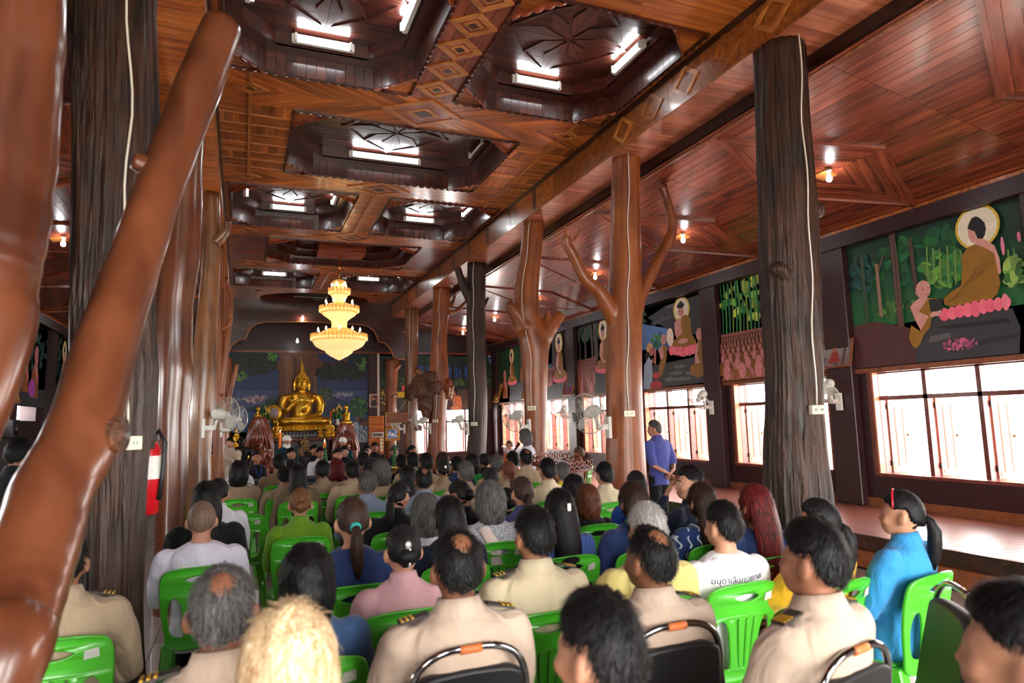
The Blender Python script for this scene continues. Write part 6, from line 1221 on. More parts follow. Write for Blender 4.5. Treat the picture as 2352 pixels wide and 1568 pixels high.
def hair_mesh(style):
    k = ('hair', style)
    if k in WEAR: return WEAR[k]
    th = {'short': .014, 'bald': .01, 'buzz': .012, 'bob': .03, 'long': .02, 'pony': .017, 'bun': .017, 'fluffy': .026}[style]; n, q = 64, 40; V = []; rnd = random.Random(style)
    for i in range(q+1):
        ph = PI*i/q
        for j in range(n):
            a = 2*PI*j/n; d = Vector((math.sin(ph)*math.sin(a), math.sin(ph)*math.cos(a), math.cos(ph))); az = abs(math.degrees(math.atan2(d.x, d.y)))
            zh = interp(HZ, az)[0]
            if style in ('bob', 'fluffy'): zh = interp([(0, .5), (40, .4), (62, -.3), (75, -.85), (100, -.95), (180, -.95)], az)[0]
            if style == 'buzz': zh = interp([(0, .25), (60, .2), (80, -.05), (100, -.1), (115, -.4), (180, -.65)], az)[0]
            if style == 'long': zh = interp([(0, .5), (45, .38), (70, -.2), (85, -.8), (180, -.95)], az)[0]
            if style in ('pony', 'bun'): zh = interp([(0, .55), (45, .5), (70, .22), (104, .2), (116, -.3), (180, -.6)], az)[0]
            f_ = d.z-zh+.03*math.sin(az*.3+d.z*20); mk = min(1, max(0, (f_+.02)/.16)); mk = mk*mk*(3-2*mk); t = th
            if style == 'bald':
                cr = d.dot(Vector((0, -.42, .908))); b = min(1, max(0, (cr-.82+.1*mnoise.noise(d*5))/.2)); fr = min(1, max(0, (d.y-.25)/.3)) if d.z > .35 else 0; t = th*(1-max(b, fr)*1.35)
            nz = mnoise.noise(d*(3.5 if style != 'fluffy' else 2.5)+Vector((7, 1, 3)))*.35+mnoise.noise(d*14)*.14
            t *= 1+nz*(1 if style not in ('buzz', 'bun', 'pony') else .3)
            low = max(0, -d.z) if style in ('bob', 'fluffy') else 0
            r_ = Vector((HR.x*d.x, HR.y*d.y, HR.z*d.z)); nn = d.normalized(); off = (t+low*.018)*mk-.012*(1-mk)
            p = r_+nn*off
            if style in ('bob', 'fluffy') and mk > .3: p.z -= low*.05; p.x *= 1+low*.14; p.y += -.01*low
            if style == 'short' and d.z > 0: p.z += .006*d.z
            V.append(p)
    m = MB(); m.add(V, [(i*n+j, (i+1)*n+j, (i+1)*n+(j+1) % n, i*n+(j+1) % n) for i in range(q) for j in range(n)], 0, True)
    if style == 'long':
        Vv = []; N2 = 22; K = 16
        for i in range(N2+1):
            u = i/N2; z = .02-.46*u; wd = .092+.012*math.sin(u*3)-.03*u*u; yb = -.075-.055*math.sin(min(1, u*1.6)*PI/2); tk = .045-.012*u
            for j in range(K):
                a = 2*PI*j/K; Vv.append((wd*math.cos(a)*(1+.05*mnoise.noise(Vector((j, u*6, 0)))), yb+tk*math.sin(a)+(.03*abs(math.cos(a))), z-(.03*rnd.random() if i == N2 else 0)))
        m.add(Vv, [(i*K+j, i*K+(j+1) % K, (i+1)*K+(j+1) % K, (i+1)*K+j) for i in range(N2) for j in range(K)]+[tuple(N2*K+j for j in range(K))], 0, True)
    if style == 'pony': m.tube([(0, -.09, -.01), (0, -.125, -.03), (.0, -.14, -.08), (.005, -.135, -.15), (.01, -.125, -.22), (.012, -.12, -.28)], [.022, .024, .034, .036, .028, .008], 14)
    if style == 'bun': m.ell((0, -.105, -.01), (.048, .036, .042), 16, 12)
    ns = {'buzz': 0, 'bald': 3600, 'short': 3400, 'fluffy': 1400}.get(style, 2400); cw = Vector((0, -.35, .94))
    for i in range(ns):
        v0 = V[rnd.randrange(n*2, n*(q-3))]; p = Vector(v0)+Vector((rnd.uniform(-.004, .004), rnd.uniform(-.004, .004), rnd.uniform(-.004, .004))); d = Vector((p.x/HR.x, p.y/HR.y, p.z/HR.z)).normalized()
        az = abs(math.degrees(math.atan2(d.x, d.y))); rs = (Vector((HR.x*d.x, HR.y*d.y, HR.z*d.z))).length
        if Vector(v0).length < rs+th*.25 and not (style == 'bald' and d.z > .2 and d.y < .5 and rnd.random() < .8): continue
        if d.y > .15 and d.z < interp(HZ, az)[0]+.3 and style in ('short', 'bald', 'pony', 'bun'): continue
        tg = (d*cw.dot(d)-cw); tg = tg.normalized() if tg.length > .05 else Vector((1, 0, 0)); 
        if style in ('pony', 'bun'): tg = (Vector((0, -.105, -.01))-p).normalized()
        tg = (tg+Vector((rnd.gauss(0, .16), rnd.gauss(0, .16), rnd.gauss(0, .16)))).normalized(); sd = tg.cross(d).normalized(); L_ = rnd.uniform(.018, .04)*(.3 if d.z < -.15 and style in ('short', 'bald') else 1)*(1 if style in ('short', 'bald') else 1.3); wd = rnd.uniform(.0008, .0019); up = rnd.uniform(.002, .007)*(1 if style in ('short', 'bald') else .45); W_ = []
        for t, wf, hh in ((0, 1, .0), (.4, 1, .8), (.75, .7, 1.), (1, .15, .75)):
            c = p+tg*L_*t+d*(up*hh-.5*L_*L_*t*t/.11+.001); W_ += [c-sd*wd*wf, c+sd*wd*wf]
        m.add(W_, [(0, 1, 3, 2), (2, 3, 5, 4), (4, 5, 7, 6)], 0, True)
    me = m.mesh('hair'); bm = bmesh.new(); bm.from_mesh(me); bmesh.ops.remove_doubles(bm, verts=bm.verts, dist=1e-5); bm.to_mesh(me); bm.free(); WEAR[k] = me; return me
EPA = MB(); EPA.box((0, 0, 0), (.046, .1, .008)); EPA_ME = EPA.mesh('epaulette'); EST = MB()
for i in range(3): EST.box((0, .04-i*.017, .005), (.044, .008, .006))
EST_ME = EST.mesh('gold_stripe'); M_ep = plain('epaulette_board', lin(44, 36, 30), .6); M_es = plain('gold_braid', lin(206, 160, 44), .4, .5)
M_eye = plain('eye_dark', lin(24, 16, 14), .3); M_eyew = plain('eye_white', lin(214, 206, 200), .3); M_lip = plain('lips', lin(150, 76, 70), .5); M_brow = plain('eyebrow', lin(24, 18, 16), .8)
FACE = {}
def _face():
    a = MB(); b = MB(); c = MB(); d = MB()
    for s in (-1, 1):
        a.ell((s*.03, .094, 1.197), (.013, .006, .007), 10, 6); b.ell((s*.03, .0985, 1.197), (.006, .003, .006), 8, 6); d.tube([(s*.014, .1, 1.218), (s*.03, .101, 1.223), (s*.048, .09, 1.217)], [.003, .004, .002], 5)
    c.ell((0, .104, 1.135), (.022, .005, .006), 10, 6)
    return [(n, m.mesh(n), mt) for n, m, mt in (('eye_whites', a, M_eyew), ('pupils', b, M_eye), ('eyebrows', d, M_brow), ('lips', c, M_lip))]
FACE = _face()
M_silver = plain('silver_clip', lin(214, 210, 204), .3, .7); M_turq = plain('turquoise_tie', lin(40, 160, 150), .6, bump=.4, bscale=80); M_strap = plain('cream_strap', lin(214, 206, 190), .7); M_purple = plain('purple_strap', lin(70, 30, 70), .7); M_scarf = cloth('scarf', lin(226, 204, 196)); M_red_p = plain('red_plastic', lin(180, 24, 40), .3)
BVH = {}
def shoulder(kd, sex, pose, stand, sx):
    k = (kd, sex, pose, stand)
    if k not in BVH:
        me = wear(*k); BVH[k] = BVHTree.FromPolygons([v.co for v in me.vertices], [p.vertices[:] for p in me.polygons])
    x = sx*(.15 if sex == 'm' else .13); y0 = -.03+lean_y(1.0, stand)
    a = BVH[k].ray_cast(Vector((x-sx*.045, y0, 1.5)), Vector((0, 0, -1)))[0]; b = BVH[k].ray_cast(Vector((x+sx*.045, y0, 1.5)), Vector((0, 0, -1)))[0]
    d = (b-a).normalized(); n = Vector((0, 1, 0)).cross(d)*-1; n = n if n.z > 0 else -n; yy = d; xx = yy.cross(n)
    c = (a+b)/2+n*.007
    return Matrix(((xx.x, yy.x, n.x, c.x), (xx.y, yy.y, n.y, c.y), (xx.z, yy.z, n.z, c.z), (0, 0, 0, 1)))
def person(x, y, s, yaw, sex, style, hcol, shirt, lab, cat='person', group=None, hy=0., hp=0., pose='lap', stand=False, sleeve='long', face=False, skin=None, collar=True, epau=0, trousers='dark', lift=0., extra=()):
    """x, y: spot under the head; the body root stands on the floor there"""
    z = lift; LM = lambda m: lean_mb(m, stand)
    if not stand: off = -lean_y(1.2, False)*s; x, y = x-math.sin(yaw)*off, y+math.cos(yaw)*off
    if stand: z += .40*s
    ca, sa = math.cos(yaw), math.sin(yaw); ox = 0*s; rx, ry = x+sa*-.0, y+.0
    bm_ = body(sex, hy, hp, pose, stand)
    P_ = place('person', bm_, skin or SKIN[int(abs(x*7+y*3)) % 3 if style != 'bald' else 3], None, (rx, ry, z), (0, 0, yaw), s); tag(P_, lab, cat, group)
    kd = {'tee': 'shirt_tee', 'long': 'shirt_long', 'robe': 'robe', 'none': 'shirt_none'}[sleeve]
    place('shirt' if sleeve != 'robe' else 'robe', wear(kd, sex, pose, stand), cl(shirt), P_)
    if trousers and sleeve != 'robe': place('trousers', wear('trousers', sex, 'lap', stand), cl(trousers), P_)
    if collar: place('collar', COLLAR[sex], cl(shirt), P_, (0, lean_y(1.06, stand), 0))
    M = Matrix.Translation((0, lean_y(1.2, stand), 0))@headM(hy, hp)
    if style:
        h = place('hair', hair_mesh(style), HAIR[hcol], P_); h.matrix_local = M@Matrix.Translation(HC)
        if 'tie' in extra: t = MB().ell((0, -.108, -.02), (.03, .022, .03), 14, 10).build('hair_tie', M_turq, h)
        if 'clip' in extra:
            t = MB(); [t.ell((dx, -.115-.004*k, .045-.03*k), (.006 if k % 2 else .017, .008, .022), 8, 6) for k, dx in enumerate((0, .008, -.006, .004))]; t.build('hair_clip', M_silver, h)
        if 'clip2' in extra: bevel(MB().b2((-.012, -.135, .0), (.016, -.118, .05)).build('hair_clip', M_silver, h), .004, 2)
        if 'band' in extra: MB().tube([(.08*math.cos(a), .035+.0*a, .03+.098*math.sin(a)) for a in np.linspace(.1, PI-.1, 14)], .006, 6).build('hair_band', M_red_p, h)
    if face:
        for n_, me, mt in FACE: place(n_, me, mt, P_).matrix_local = M
    if 'glass' in extra or 'shades' in extra:
        g = MB(); fm = M_red_p if 'glass' in extra else M_black
        for sx in (-1, 1):
            g.tube([(sx*.033+.02*math.cos(a), .112, 1.195+.014*math.sin(a)) for a in np.linspace(0, 2*PI, 13)], .0022, 5); g.tube([(sx*.053, .11, 1.2), (sx*.078, .03, 1.2), (sx*.08, -.01, 1.195)], .0022, 5)
            if 'shades' in extra: g.ell((sx*.033, .11, 1.195), (.021, .004, .016), 10, 6)
        g.build('glasses', fm, P_).matrix_local = M
    for i in range(epau):
        sx = (1, -1)[i]; e = place('epaulette', EPA_ME, M_ep, P_); e.matrix_local = shoulder(kd, sex, pose, stand, sx); place('gold_stripe', EST_ME, M_es, e)
    if 'strap' in extra: LM(MB().tube([(-.14, -.1, .98), (-.09, -.162, .93), (.02, -.172, .78), (.13, -.15, .62)], .011, 6, ell=.3)).build('bag_strap', M_strap, P_)
    if 'strap2' in extra: LM(MB().tube([(-.09, -.1, 1.0), (-.03, -.15, .93), (.1, -.165, .8), (.17, -.12, .66)], .016, 6, ell=.3)).build('bag_strap', M_purple, P_)
    if 'scarf' in extra: m = MB(); m.tube([(-.05, .06, .98), (-.11, -.02, 1.03), (-.08, -.12, 1.0), (-.03, -.168, .9), (0, -.175, .76), (.01, -.17, .66)], [.03, .035, .04, .045, .05, .05], 10, ell=.35); LM(m).build('scarf', M_scarf, P_)
    if 'mask' in extra: m = LM(MB().ell((.06, .06, 1.13), (.02, .03, .035), 10, 8)).build('face_mask', plain('mask_blue', lin(160, 196, 206), .7), P_)
    if 'lanyard' in extra: LM(MB().tube([(-.06, .02, 1.05), (-.05, .09, .95), (0, .115, .8), (.05, .09, .95), (.06, .02, 1.05)], .007, 5)).build('lanyard', plain('blue_ribbon', lin(40, 70, 170), .6), P_)
    if 'cloth_cap' in extra:
        c = MB().ell((0, -.015, .03), (.098, .115, .1), 20, 14); c.lathe([(.1, .0), (.108, .02), (.1, .045)], 20, sy=1.12); c.build('white_head_cloth', cloth('head_cloth', lin(226, 226, 222)), P_).matrix_local = M@Matrix.Translation(HC)
    if 'wrap' in extra: m = MB(); spread_ring(m, [(.98, .14, .1, -.03), (1.03, .11, .09, -.02), (1.09, .08, .08, -.01), (1.13, .085, .085, -.01)]); LM(m).build('white_wrap', cloth('head_cloth', lin(226, 226, 222)), P_)
    return P_
# x, y, scale, turn, build, hair, hair colour, shirt, label, chair, more
CROWD = [
    (-0.66, 3.27, 0.935, 0, 'm', 'short', 'black', 'khaki', 'officer in khaki with cropped black hair behind the leaning log', 'g', dict(epau=2)),
    (-0.04, 2.01, 0.968, 0, 'm', 'bald', 'grey', 'khakip', 'grey-haired officer with bald crown and big ears, khaki uniform', 'b', dict(epau=2)),
    (0.10, 1.49, 0.964, 0, 'f', 'fluffy', 'blond', 'khakip', 'pale blond haired listener in khaki', 'b', dict(collar=False)),
    (0.67, 2.16, 0.979, 0, 'm', 'bald', 'black', 'khakip', 'broad officer with thinning black crown and gold shoulder bars, pinkish khaki', 'b', dict(epau=2)),
    (0.72, 1.29, 0.967, 0, 'm', 'short', 'black', 'olive', 'black-haired man in olive shirt turned to one side, ear showing', 'b', dict(hy=.45)),
    (1.40, 0.86, 0.987, 0, 'm', 'short', 'black', 'dark', 'dark-clad man with black hair at the row end by empty banquet chair', 'b', dict(hy=.5)),
    (1.68, 1.63, 0.989, .2, 'm', 'short', 'black', 'khakip', 'officer with thick greying black hair and yellow-black shoulder bars beside white tee', 'b', dict(hy=.15, epau=2)),
    (1.36, 2.06, 0.955, 0, 'm', 'bald', 'black', 'khakip', 'officer with large bald crown in pale khaki before the yellow shirt', 'b', dict(hy=.25, epau=1)),
    (1.19, 2.70, 0.955, 0, 'm', 'short', 'black', 'cream', 'officer in cream shirt with tousled black hair', 'g', dict(hy=.12, epau=2)),
    (0.68, 3.01, 0.901, 0, 'f', 'bun', 'black', 'pink', 'woman in pink blouse with a silver hair clip', 'g', dict(extra=('clip','mask'))),
    (0.23, 2.57, 0.916, 0, 'f', 'bob', 'black', 'denim', 'woman with black bob in denim blue top', 'g', dict(sleeve='tee', collar=False)),
    (0.54, 3.55, 0.962, 0, 'f', 'pony', 'brown', 'navy', 'woman in navy top, brown ponytail in turquoise tie', 'g', dict(collar=False, extra=('tie',))),
    (-0.21, 4.44, 0.922, 0, 'm', 'buzz', 'shaved', 'white', 'shaven-headed devotee in white robe with cream strap', 'g', dict(sleeve='tee', collar=False, extra=('strap',))),
    (0.41, 5.19, 0.900, 0, 'f', 'bun', 'lightbrown', 'lime', 'woman in lime green polo with light brown bun', 'g', dict(sleeve='tee')),
    (-0.21, 5.00, 0.974, 0, 'f', 'long', 'black', 'blackg', 'woman with long black hair in black shirt beside white-robed devotee', 'g', dict(sleeve='tee')),
    (-0.17, 6.17, 0.925, 0, 'f', 'pony', 'black', 'whiteu', 'woman in white uniform with black ponytail by the red brown trunk', 'g', dict()),
    (-0.02, 8.18, 0.954, 0, 'f', 'bob', 'black', 'khakid', 'woman in brown khaki with black bob near the wall fan', 'g', dict(epau=2)),
    (0.48, 9.64, 0.948, 0, 'm', 'short', 'black', 'olive', 'man in olive uniform with short black hair before the altar table', 'g', dict()),
    (0.46, 8.00, 0.902, 0, 'm', 'short', 'black', 'khakid', 'officer in brown khaki bowing his head', 'g', dict(epau=2, hp=-.25)),
    (0.57, 7.55, 0.934, 0, 'f', 'long', 'black', 'olive', 'woman in olive uniform with long black hair', 'g', dict(epau=2)),
    (0.89, 8.16, 0.929, 0, 'm', 'short', 'black', 'khakid', 'officer in brown khaki beside the red-haired woman', 'g', dict(epau=2)),
    (1.11, 8.57, 0.913, 0, 'f', 'bob', 'red', 'khaki', 'woman with dyed red bob in khaki', 'g', dict()),
    (1.18, 7.78, 0.928, 0, 'm', 'short', 'black', 'khaki', 'officer in khaki between red-haired woman and grey polo man', 'g', dict(epau=2)),
    (1.08, 6.23, 0.913, 0, 'm', 'short', 'grey', 'greyblue', 'grizzled man in grey-blue polo before grey bob woman', 'g', dict(sleeve='tee')),
    (1.44, 7.39, 0.936, 0, 'f', 'bob', 'grey', 'khaki', 'woman with silver grey bob in khaki', 'g', dict()),
    (1.55, 9.24, 0.949, 0, 'm', 'short', 'black', 'dark', 'black-haired man in dark jacket near the leaf cone', 'g', dict()),
    (1.53, 8.77, 0.895, 0, 'f', 'bun', 'black', 'dark', 'woman in dark jacket with small black bun', 'g', dict()),
    (2.12, 9.45, 0.901, 0, 'm', 'short', 'black', 'dark', 'man in dark blue shirt before the white-shirted official', 'g', dict()),
    (2.17, 8.98, 0.935, 0, 'm', 'short', 'black', 'khaki', 'black-haired man in khaki beside dark blue shirt', 'g', dict()),
    (2.12, 8.06, 0.954, 0, 'm', 'short', 'black', 'khaki', 'black-haired man in khaki before the burl trunk', 'g', dict()),
    (1.63, 6.96, 0.906, 0, 'f', 'long', 'black', 'khaki', 'woman in khaki with long black hair beside grey-blue shirt', 'g', dict()),
    (1.56, 6.04, 0.935, 0, 'm', 'bald', 'black', 'greyblue', 'large balding man in grey-blue shirt', 'g', dict(sleeve='tee')),
    (2.74, 9.48, 0.902, 0, 'f', 'bob', 'brown', 'dark', 'woman with brown bob in dark top', 'g', dict()),
    (2.20, 7.60, 0.904, 0, 'f', 'bun', 'black', 'khaki', 'woman in khaki with black bun and hair clips', 'g', dict(extra=('clip',))),
    (2.56, 8.21, 0.902, 0, 'm', 'short', 'black', 'navy', 'man in navy shirt beyond the grey-haired khaki man', 'g', dict()),
    (2.13, 6.53, 0.932, 0, 'm', 'short', 'grey', 'khaki', 'grey-haired man in khaki before the green shirt', 'g', dict()),
    (2.88, 8.54, 0.906, 0, 'f', 'bob', 'black', 'green', 'woman in bright green shirt with black bob', 'g', dict(sleeve='tee')),
    (3.18, 8.91, 0.894, 0, 'f', 'bun', 'black', 'dark', 'woman in dark top with small bun beyond the green shirt', 'g', dict()),
    (2.79, 7.39, 0.936, 0, 'm', 'short', 'grey', 'khaki', 'grey-haired man in khaki near the reddish ponytail', 'g', dict()),
    (3.36, 8.28, 0.924, 0, 'm', 'short', 'black', 'khaki', 'black-haired man in khaki before the seated monk', 'g', dict()),
    (3.33, 7.76, 0.967, 0, 'm', 'bald', 'black', 'khaki', 'balding man in khaki below the standing speaker', 'g', dict()),
    (2.73, 6.85, 0.904, 0, 'f', 'pony', 'redbrown', 'khaki', 'woman in khaki with long reddish ponytail', 'g', dict()),
    (2.22, 6.06, 0.902, 0, 'f', 'pony', 'black', 'khaki', 'woman in khaki with black ponytail', 'g', dict()),
    (2.83, 6.05, 0.946, 0, 'm', 'short', 'black', 'cream', 'black-haired man in cream khaki before the lectern', 'g', dict()),
    (3.16, 6.39, 0.891, 0, 'm', 'short', 'grey', 'yellow', 'grey-haired man in bright yellow shirt', 'g', dict(sleeve='tee')),
    (3.21, 5.59, 0.920, 0, 'm', 'short', 'black', 'cream', 'man in cream khaki with neat black hair by brown trunk', 'g', dict()),
    (2.59, 5.03, 0.883, 0, 'f', 'bob', 'black', 'rose', 'woman in rose lace blouse with black bob', 'g', dict(sleeve='tee', collar=False)),
    (1.92, 4.56, 0.929, 0, 'f', 'pony', 'brown', 'violet', 'woman in violet top with brown ponytail', 'g', dict(sleeve='tee')),
    (1.57, 4.27, 0.931, 0, 'f', 'bob', 'grey', 'lace', 'grey-haired woman in white lace blouse with pink scarf', 'g', dict(hy=.4, extra=('scarf',))),
    (1.56, 4.84, 0.918, 0, 'f', 'bun', 'black', 'dark', 'woman in black top with bun, face turned aside', 'g', dict(hy=.6, hp=-.25)),
    (1.09, 5.06, 0.917, 0, 'f', 'pony', 'black', 'dark', 'woman in black jacket with red glasses, profile showing', 'g', dict(hy=-.7, sleeve='tee', extra=('glass',), hp=-.25)),
    (1.11, 4.24, 0.894, 0, 'f', 'bob', 'grey', 'white', 'grey-haired woman in white shirt with purple strap', 'g', dict(collar=False, extra=('strap2',))),
    (1.13, 3.78, 0.917, 0, 'f', 'long', 'black', 'navyd', 'woman with straight black hair in dark navy', 'g', dict(collar=False)),
    (1.78, 3.65, 0.926, 0, 'f', 'long', 'black', 'stripe', 'woman with very long black hair and white clip, blue striped top', 'g', dict(collar=False, extra=('clip2',))),
    (3.03, 4.76, 0.907, 0, 'f', 'pony', 'black', 'blue', 'woman in blue shirt with tied black hair by standing man', 'g', dict()),
    (2.26, 3.59, 0.940, 0, 'f', 'long', 'brown', 'navy', 'woman with long brown hair in navy top', 'g', dict(collar=False)),
    (1.74, 2.66, 0.942, 0, 'm', 'short', 'white', 'yellowp', 'white-haired man in pale yellow shirt', 'g', dict(sleeve='tee')),
    (2.96, 3.94, 0.975, .3, 'f', 'short', 'blackv', 'navyd', 'person in dark jacket seen in profile, hand raised to mouth', 'g', dict(hy=1.0, pose='mouth')),
    (2.73, 3.53, 0.918, 0, 'f', 'long', 'brown', 'pattern', 'woman with long brown hair in indigo hook-patterned top', 'g', dict(sleeve='tee', collar=False)),
    (2.21, 2.70, 0.920, 0, 'm', 'short', 'black', 'tee', 'man in white printed tee shirt', 'g', dict(hy=.15, sleeve='tee', collar=False)),
    (2.75, 3.07, 0.936, 0, 'f', 'long', 'red2', 'navy', 'woman with long dyed red hair in navy', 'g', dict(collar=False)),
    (2.64, 2.51, 0.926, .15, 'f', 'pony', 'black', 'gold', 'woman in golden yellow shirt with black ponytail', 'g', dict(hy=.5, pose='fwd', sleeve='tee')),
    (3.09, 2.41, 0.940, .15, 'f', 'pony', 'black', 'polo', 'woman in bright blue polo with black ponytail and red hair band', 'g', dict(hy=.45, sleeve='tee', extra=('band',))),
    (1.98, 5.03, 0.835, 0, 'f', 'bun', 'black', 'dark', 'stooping woman in black top behind the lace blouse', 'g', dict()),
    (2.47, 4.57, 0.854, 0, 'f', 'bob', 'redbrown', 'dark', 'stooping woman with reddish hair in black top', 'g', dict()),
]
# ================================================================== THE SEATED LISTENERS AND THEIR CHAIRS
for (x, y, s, yaw, sex, st, hc, sh, lab, ch, kw) in CROWD:
    sk = SKIN[3] if st == 'bald' else (SKIN[1] if 'grizzled' in lab or 'officer' in lab else None)
    person(x, y, s, yaw, sex, st, hc, sh, lab, group='seated listeners', skin=sk, face=abs(kw.get('hy', 0)) > .55, **kw)
    short = ' '.join(lab.replace(',', '').split()[:10])
    while short.split()[-1] in ('and', 'with', 'in', 'the', 'by', 'before', 'behind', 'beside', 'of', 'a', 'to', 'gold', 'big', 'bald', 'large', 'black', 'white', 'red', 'pale', 'thinning'): short = ' '.join(short.split()[:-1])
    of = LEAN*.74*s+.03; chair(ch, x-math.sin(yaw)*of, y+math.cos(yaw)*of, yaw, ('green plastic chair of the ' if ch == 'g' else 'black banquet chair of the ')+short, 'green plastic chairs' if ch == 'g' else 'black banquet chairs')
# ================================================================== STANDING PEOPLE, PANEL AT THE TABLE, MONKS
CL_ = cl
person(5.27, 7.75, 1.57/1.71*1.0, .3, 'm', 'short', 'grey', 'polob', 'standing grey-haired man in blue patterned shirt, hands behind back', hy=.55, pose='back', stand=True, sleeve='tee', face=True, extra=())
person(3.82, 8.9, 1.49/1.71, .9, 'f', 'bob', 'grey', 'white', 'standing grey-haired woman in white speaking at the lectern', hy=.2, pose='phone', stand=True, face=True)
def panel(x, y, s, sex, st, hc, sh, lab, turn=0., **kw):
    person(x, y, s, PI+turn, sex, st, hc, sh, lab, group='panel facing the listeners', face=True, **kw)
    chair('b', x+math.sin(turn)*.18, y-math.cos(turn)*.18, PI+turn, 'banquet chair of the '+' '.join(lab.replace(',', '').split()[:11]), 'banquet chairs of the panel')
panel(.26, 12.85, .92, 'f', 'pony', 'black', 'dark', 'smiling woman in black sleeveless dress with blue lanyard', .3, sleeve='none', extra=('lanyard',), collar=False)
panel(.89, 13.6, .92, 'm', 'short', 'black', 'dark', 'official in dark shirt looking aside, before the first nun', .7)
panel(1.1, 14.5, .93, 'm', 'bald', 'grey', 'navyd', 'elder official in navy behind the dark-shirted official', .5)
panel(1.45, 14.9, .92, 'm', 'short', 'black', 'dark', 'official in dark jacket with blue lanyard', .2, extra=('lanyard',))
panel(1.41, 13.3, .92, 'm', 'short', 'black', 'whiteu', 'official in white shirt and glasses', .2, extra=('shades',) if False else ('glass',))
panel(1.62, 12.4, .92, 'f', 'pony', 'black', 'dark', 'laughing woman in dark jacket beside sunglasses woman', .3)
panel(1.9, 13.6, .92, 'm', 'short', 'black', 'dark', 'official half hidden behind the laughing woman', .1)
panel(2.08, 12.35, .92, 'f', 'pony', 'black', 'navyd', 'woman with sunglasses and white collar', .1, extra=('shades',))
panel(2.8, 15.2, .92, 'm', 'short', 'black', 'dark', 'official in black jacket before the orange cabinet', .1)
panel(2.35, 13.6, .92, 'm', 'short', 'black', 'dark', 'official partly hidden by listeners near the leaf cone', .1)
panel(2.76, 13.0, .92, 'm', 'short', 'grey', 'navyd', 'official in navy jacket and pale shirt looking down', .2, hp=-.3)
panel(2.99, 12.45, .92, 'f', 'bun', 'black', 'dark', 'woman in black looking to one side at table end', 1.0)
person(.85, 14.2, 1.45/1.71, PI+.2, 'f', None, 'black', 'teal', 'nun with white head cloth in dark green behind the panel', group='white-capped nuns', stand=True, sleeve='robe', face=True, collar=False, extra=('cloth_cap', 'wrap'))
person(1.97, 14.3, 1.37/1.71, PI+.1, 'f', None, 'black', 'teal', 'nun with round white cap in teal near the lower shrine', group='white-capped nuns', stand=True, sleeve='robe', face=True, collar=False, extra=('cloth_cap',))
person(5.12, 9.72, .893, .9, 'm', 'buzz', 'shaved', 'orange', 'seated monk in orange robe beside man in white', sleeve='robe', face=True, collar=False)
chair('g', 5.05, 9.8, .9, 'green plastic chair of the orange robed monk', 'green plastic chairs')
person(5.45, 9.05, .86, 1.2, 'm', 'short', 'grey', 'whiteu', 'man in white shirt leaning to the orange robed monk', face=True, hy=.3)
chair('g', 5.36, 9.1, 1.2, 'green plastic chair of man in white by the monk', 'green plastic chairs')
for x, y, s, lab in ((6.5, 16.2, .9, 'bald monk sitting on the platform by the far windows'), (6.7, 19.0, .9, 'orange robed monk on the platform near the altar wall')): person(x, y, s, 1.3, 'm', 'buzz', 'shaved', 'orange', lab, sleeve='robe', face=True, collar=False, lift=-.08)
person(-.2, 14.2, 1.43/1.71, 2.6, 'm', 'short', 'black', 'beige', 'standing officer in pale uniform holding a phone by the fan', pose='phone', stand=True, face=True, epau=2)
person(-1.56, 6.09, 1.6/1.71, -.3, 'm', 'short', 'black', 'dark', 'person in black standing behind the forked trunk', pose='phone', stand=True)
ph = bevel(MB().b2((-.04, -.005, -.075), (.04, .005, .075)).build('phone', M_black, None, (-.32, 13.97, 1.26)), .005, 1); tag(ph, 'dark phone held up by the officer in pale uniform', 'phone')
# long table with plaid cloth
M_plaid, N_, L__, P__ = newmat('plaid_cloth'); P__.inputs['Roughness'].default_value = .8
bk = N_.new('ShaderNodeTexBrick'); bk.inputs['Color1'].default_value = lin(24, 28, 48); bk.inputs['Color2'].default_value = lin(30, 32, 56); bk.inputs['Mortar'].default_value = lin(90, 92, 112); bk.inputs['Scale'].default_value = 14; bk.offset = 0; bk.inputs['Mortar Size'].default_value = .008; tc_ = N_.new('ShaderNodeTexCoord'); L__.new(tc_.outputs['Object'], bk.inputs['Vector']); L__.new(bk.outputs['Color'], P__.inputs['Base Color'])
for x0, x1, y0, lab in ((.05, 1.5, 11.75, 'panel table under dark plaid cloth, before smiling woman'), (1.55, 3.1, 11.35, 'panel table under dark plaid cloth, before sunglasses woman')):
    t = empty('panel_table', ((x0+x1)/2, y0+.3, 0), 0, lab, 'table', 'panel tables'); h = (x1-x0)/2
    m = MB(); m.b2((-h, -.3, .735), (h, .3, .76)); n_ = 60
    V = []
    for k in range(n_+1):
        u = k/n_*2*(2*h+.6); w_ = .015*math.sin(k*1.7)
        if u < 2*h: p = (-h+u, -.3-abs(w_)); 
        elif u < 2*h+.6: p = (h+abs(w_), -.3+u-2*h)
        elif u < 4*h+.6: p = (h-(u-2*h-.6), .3+abs(w_))
        else: p = (-h-abs(w_), .3-(u-4*h-.6))
        V += [(p[0], p[1], .76), (p[0]*1.01, p[1]*1.02, .12)]
    m.add(V, [(2*k, 2*k+1, 2*k+3, 2*k+2) for k in range(n_)], 0, True); m.build('tablecloth', M_plaid, t)
    for sx in (-1, 1):
        for sy in (-1, 1): MB().tube([(sx*(h-.1), sy*.22, 0), (sx*(h-.1), sy*.22, .735)], .018, 8).build('leg', M_chrome, t)
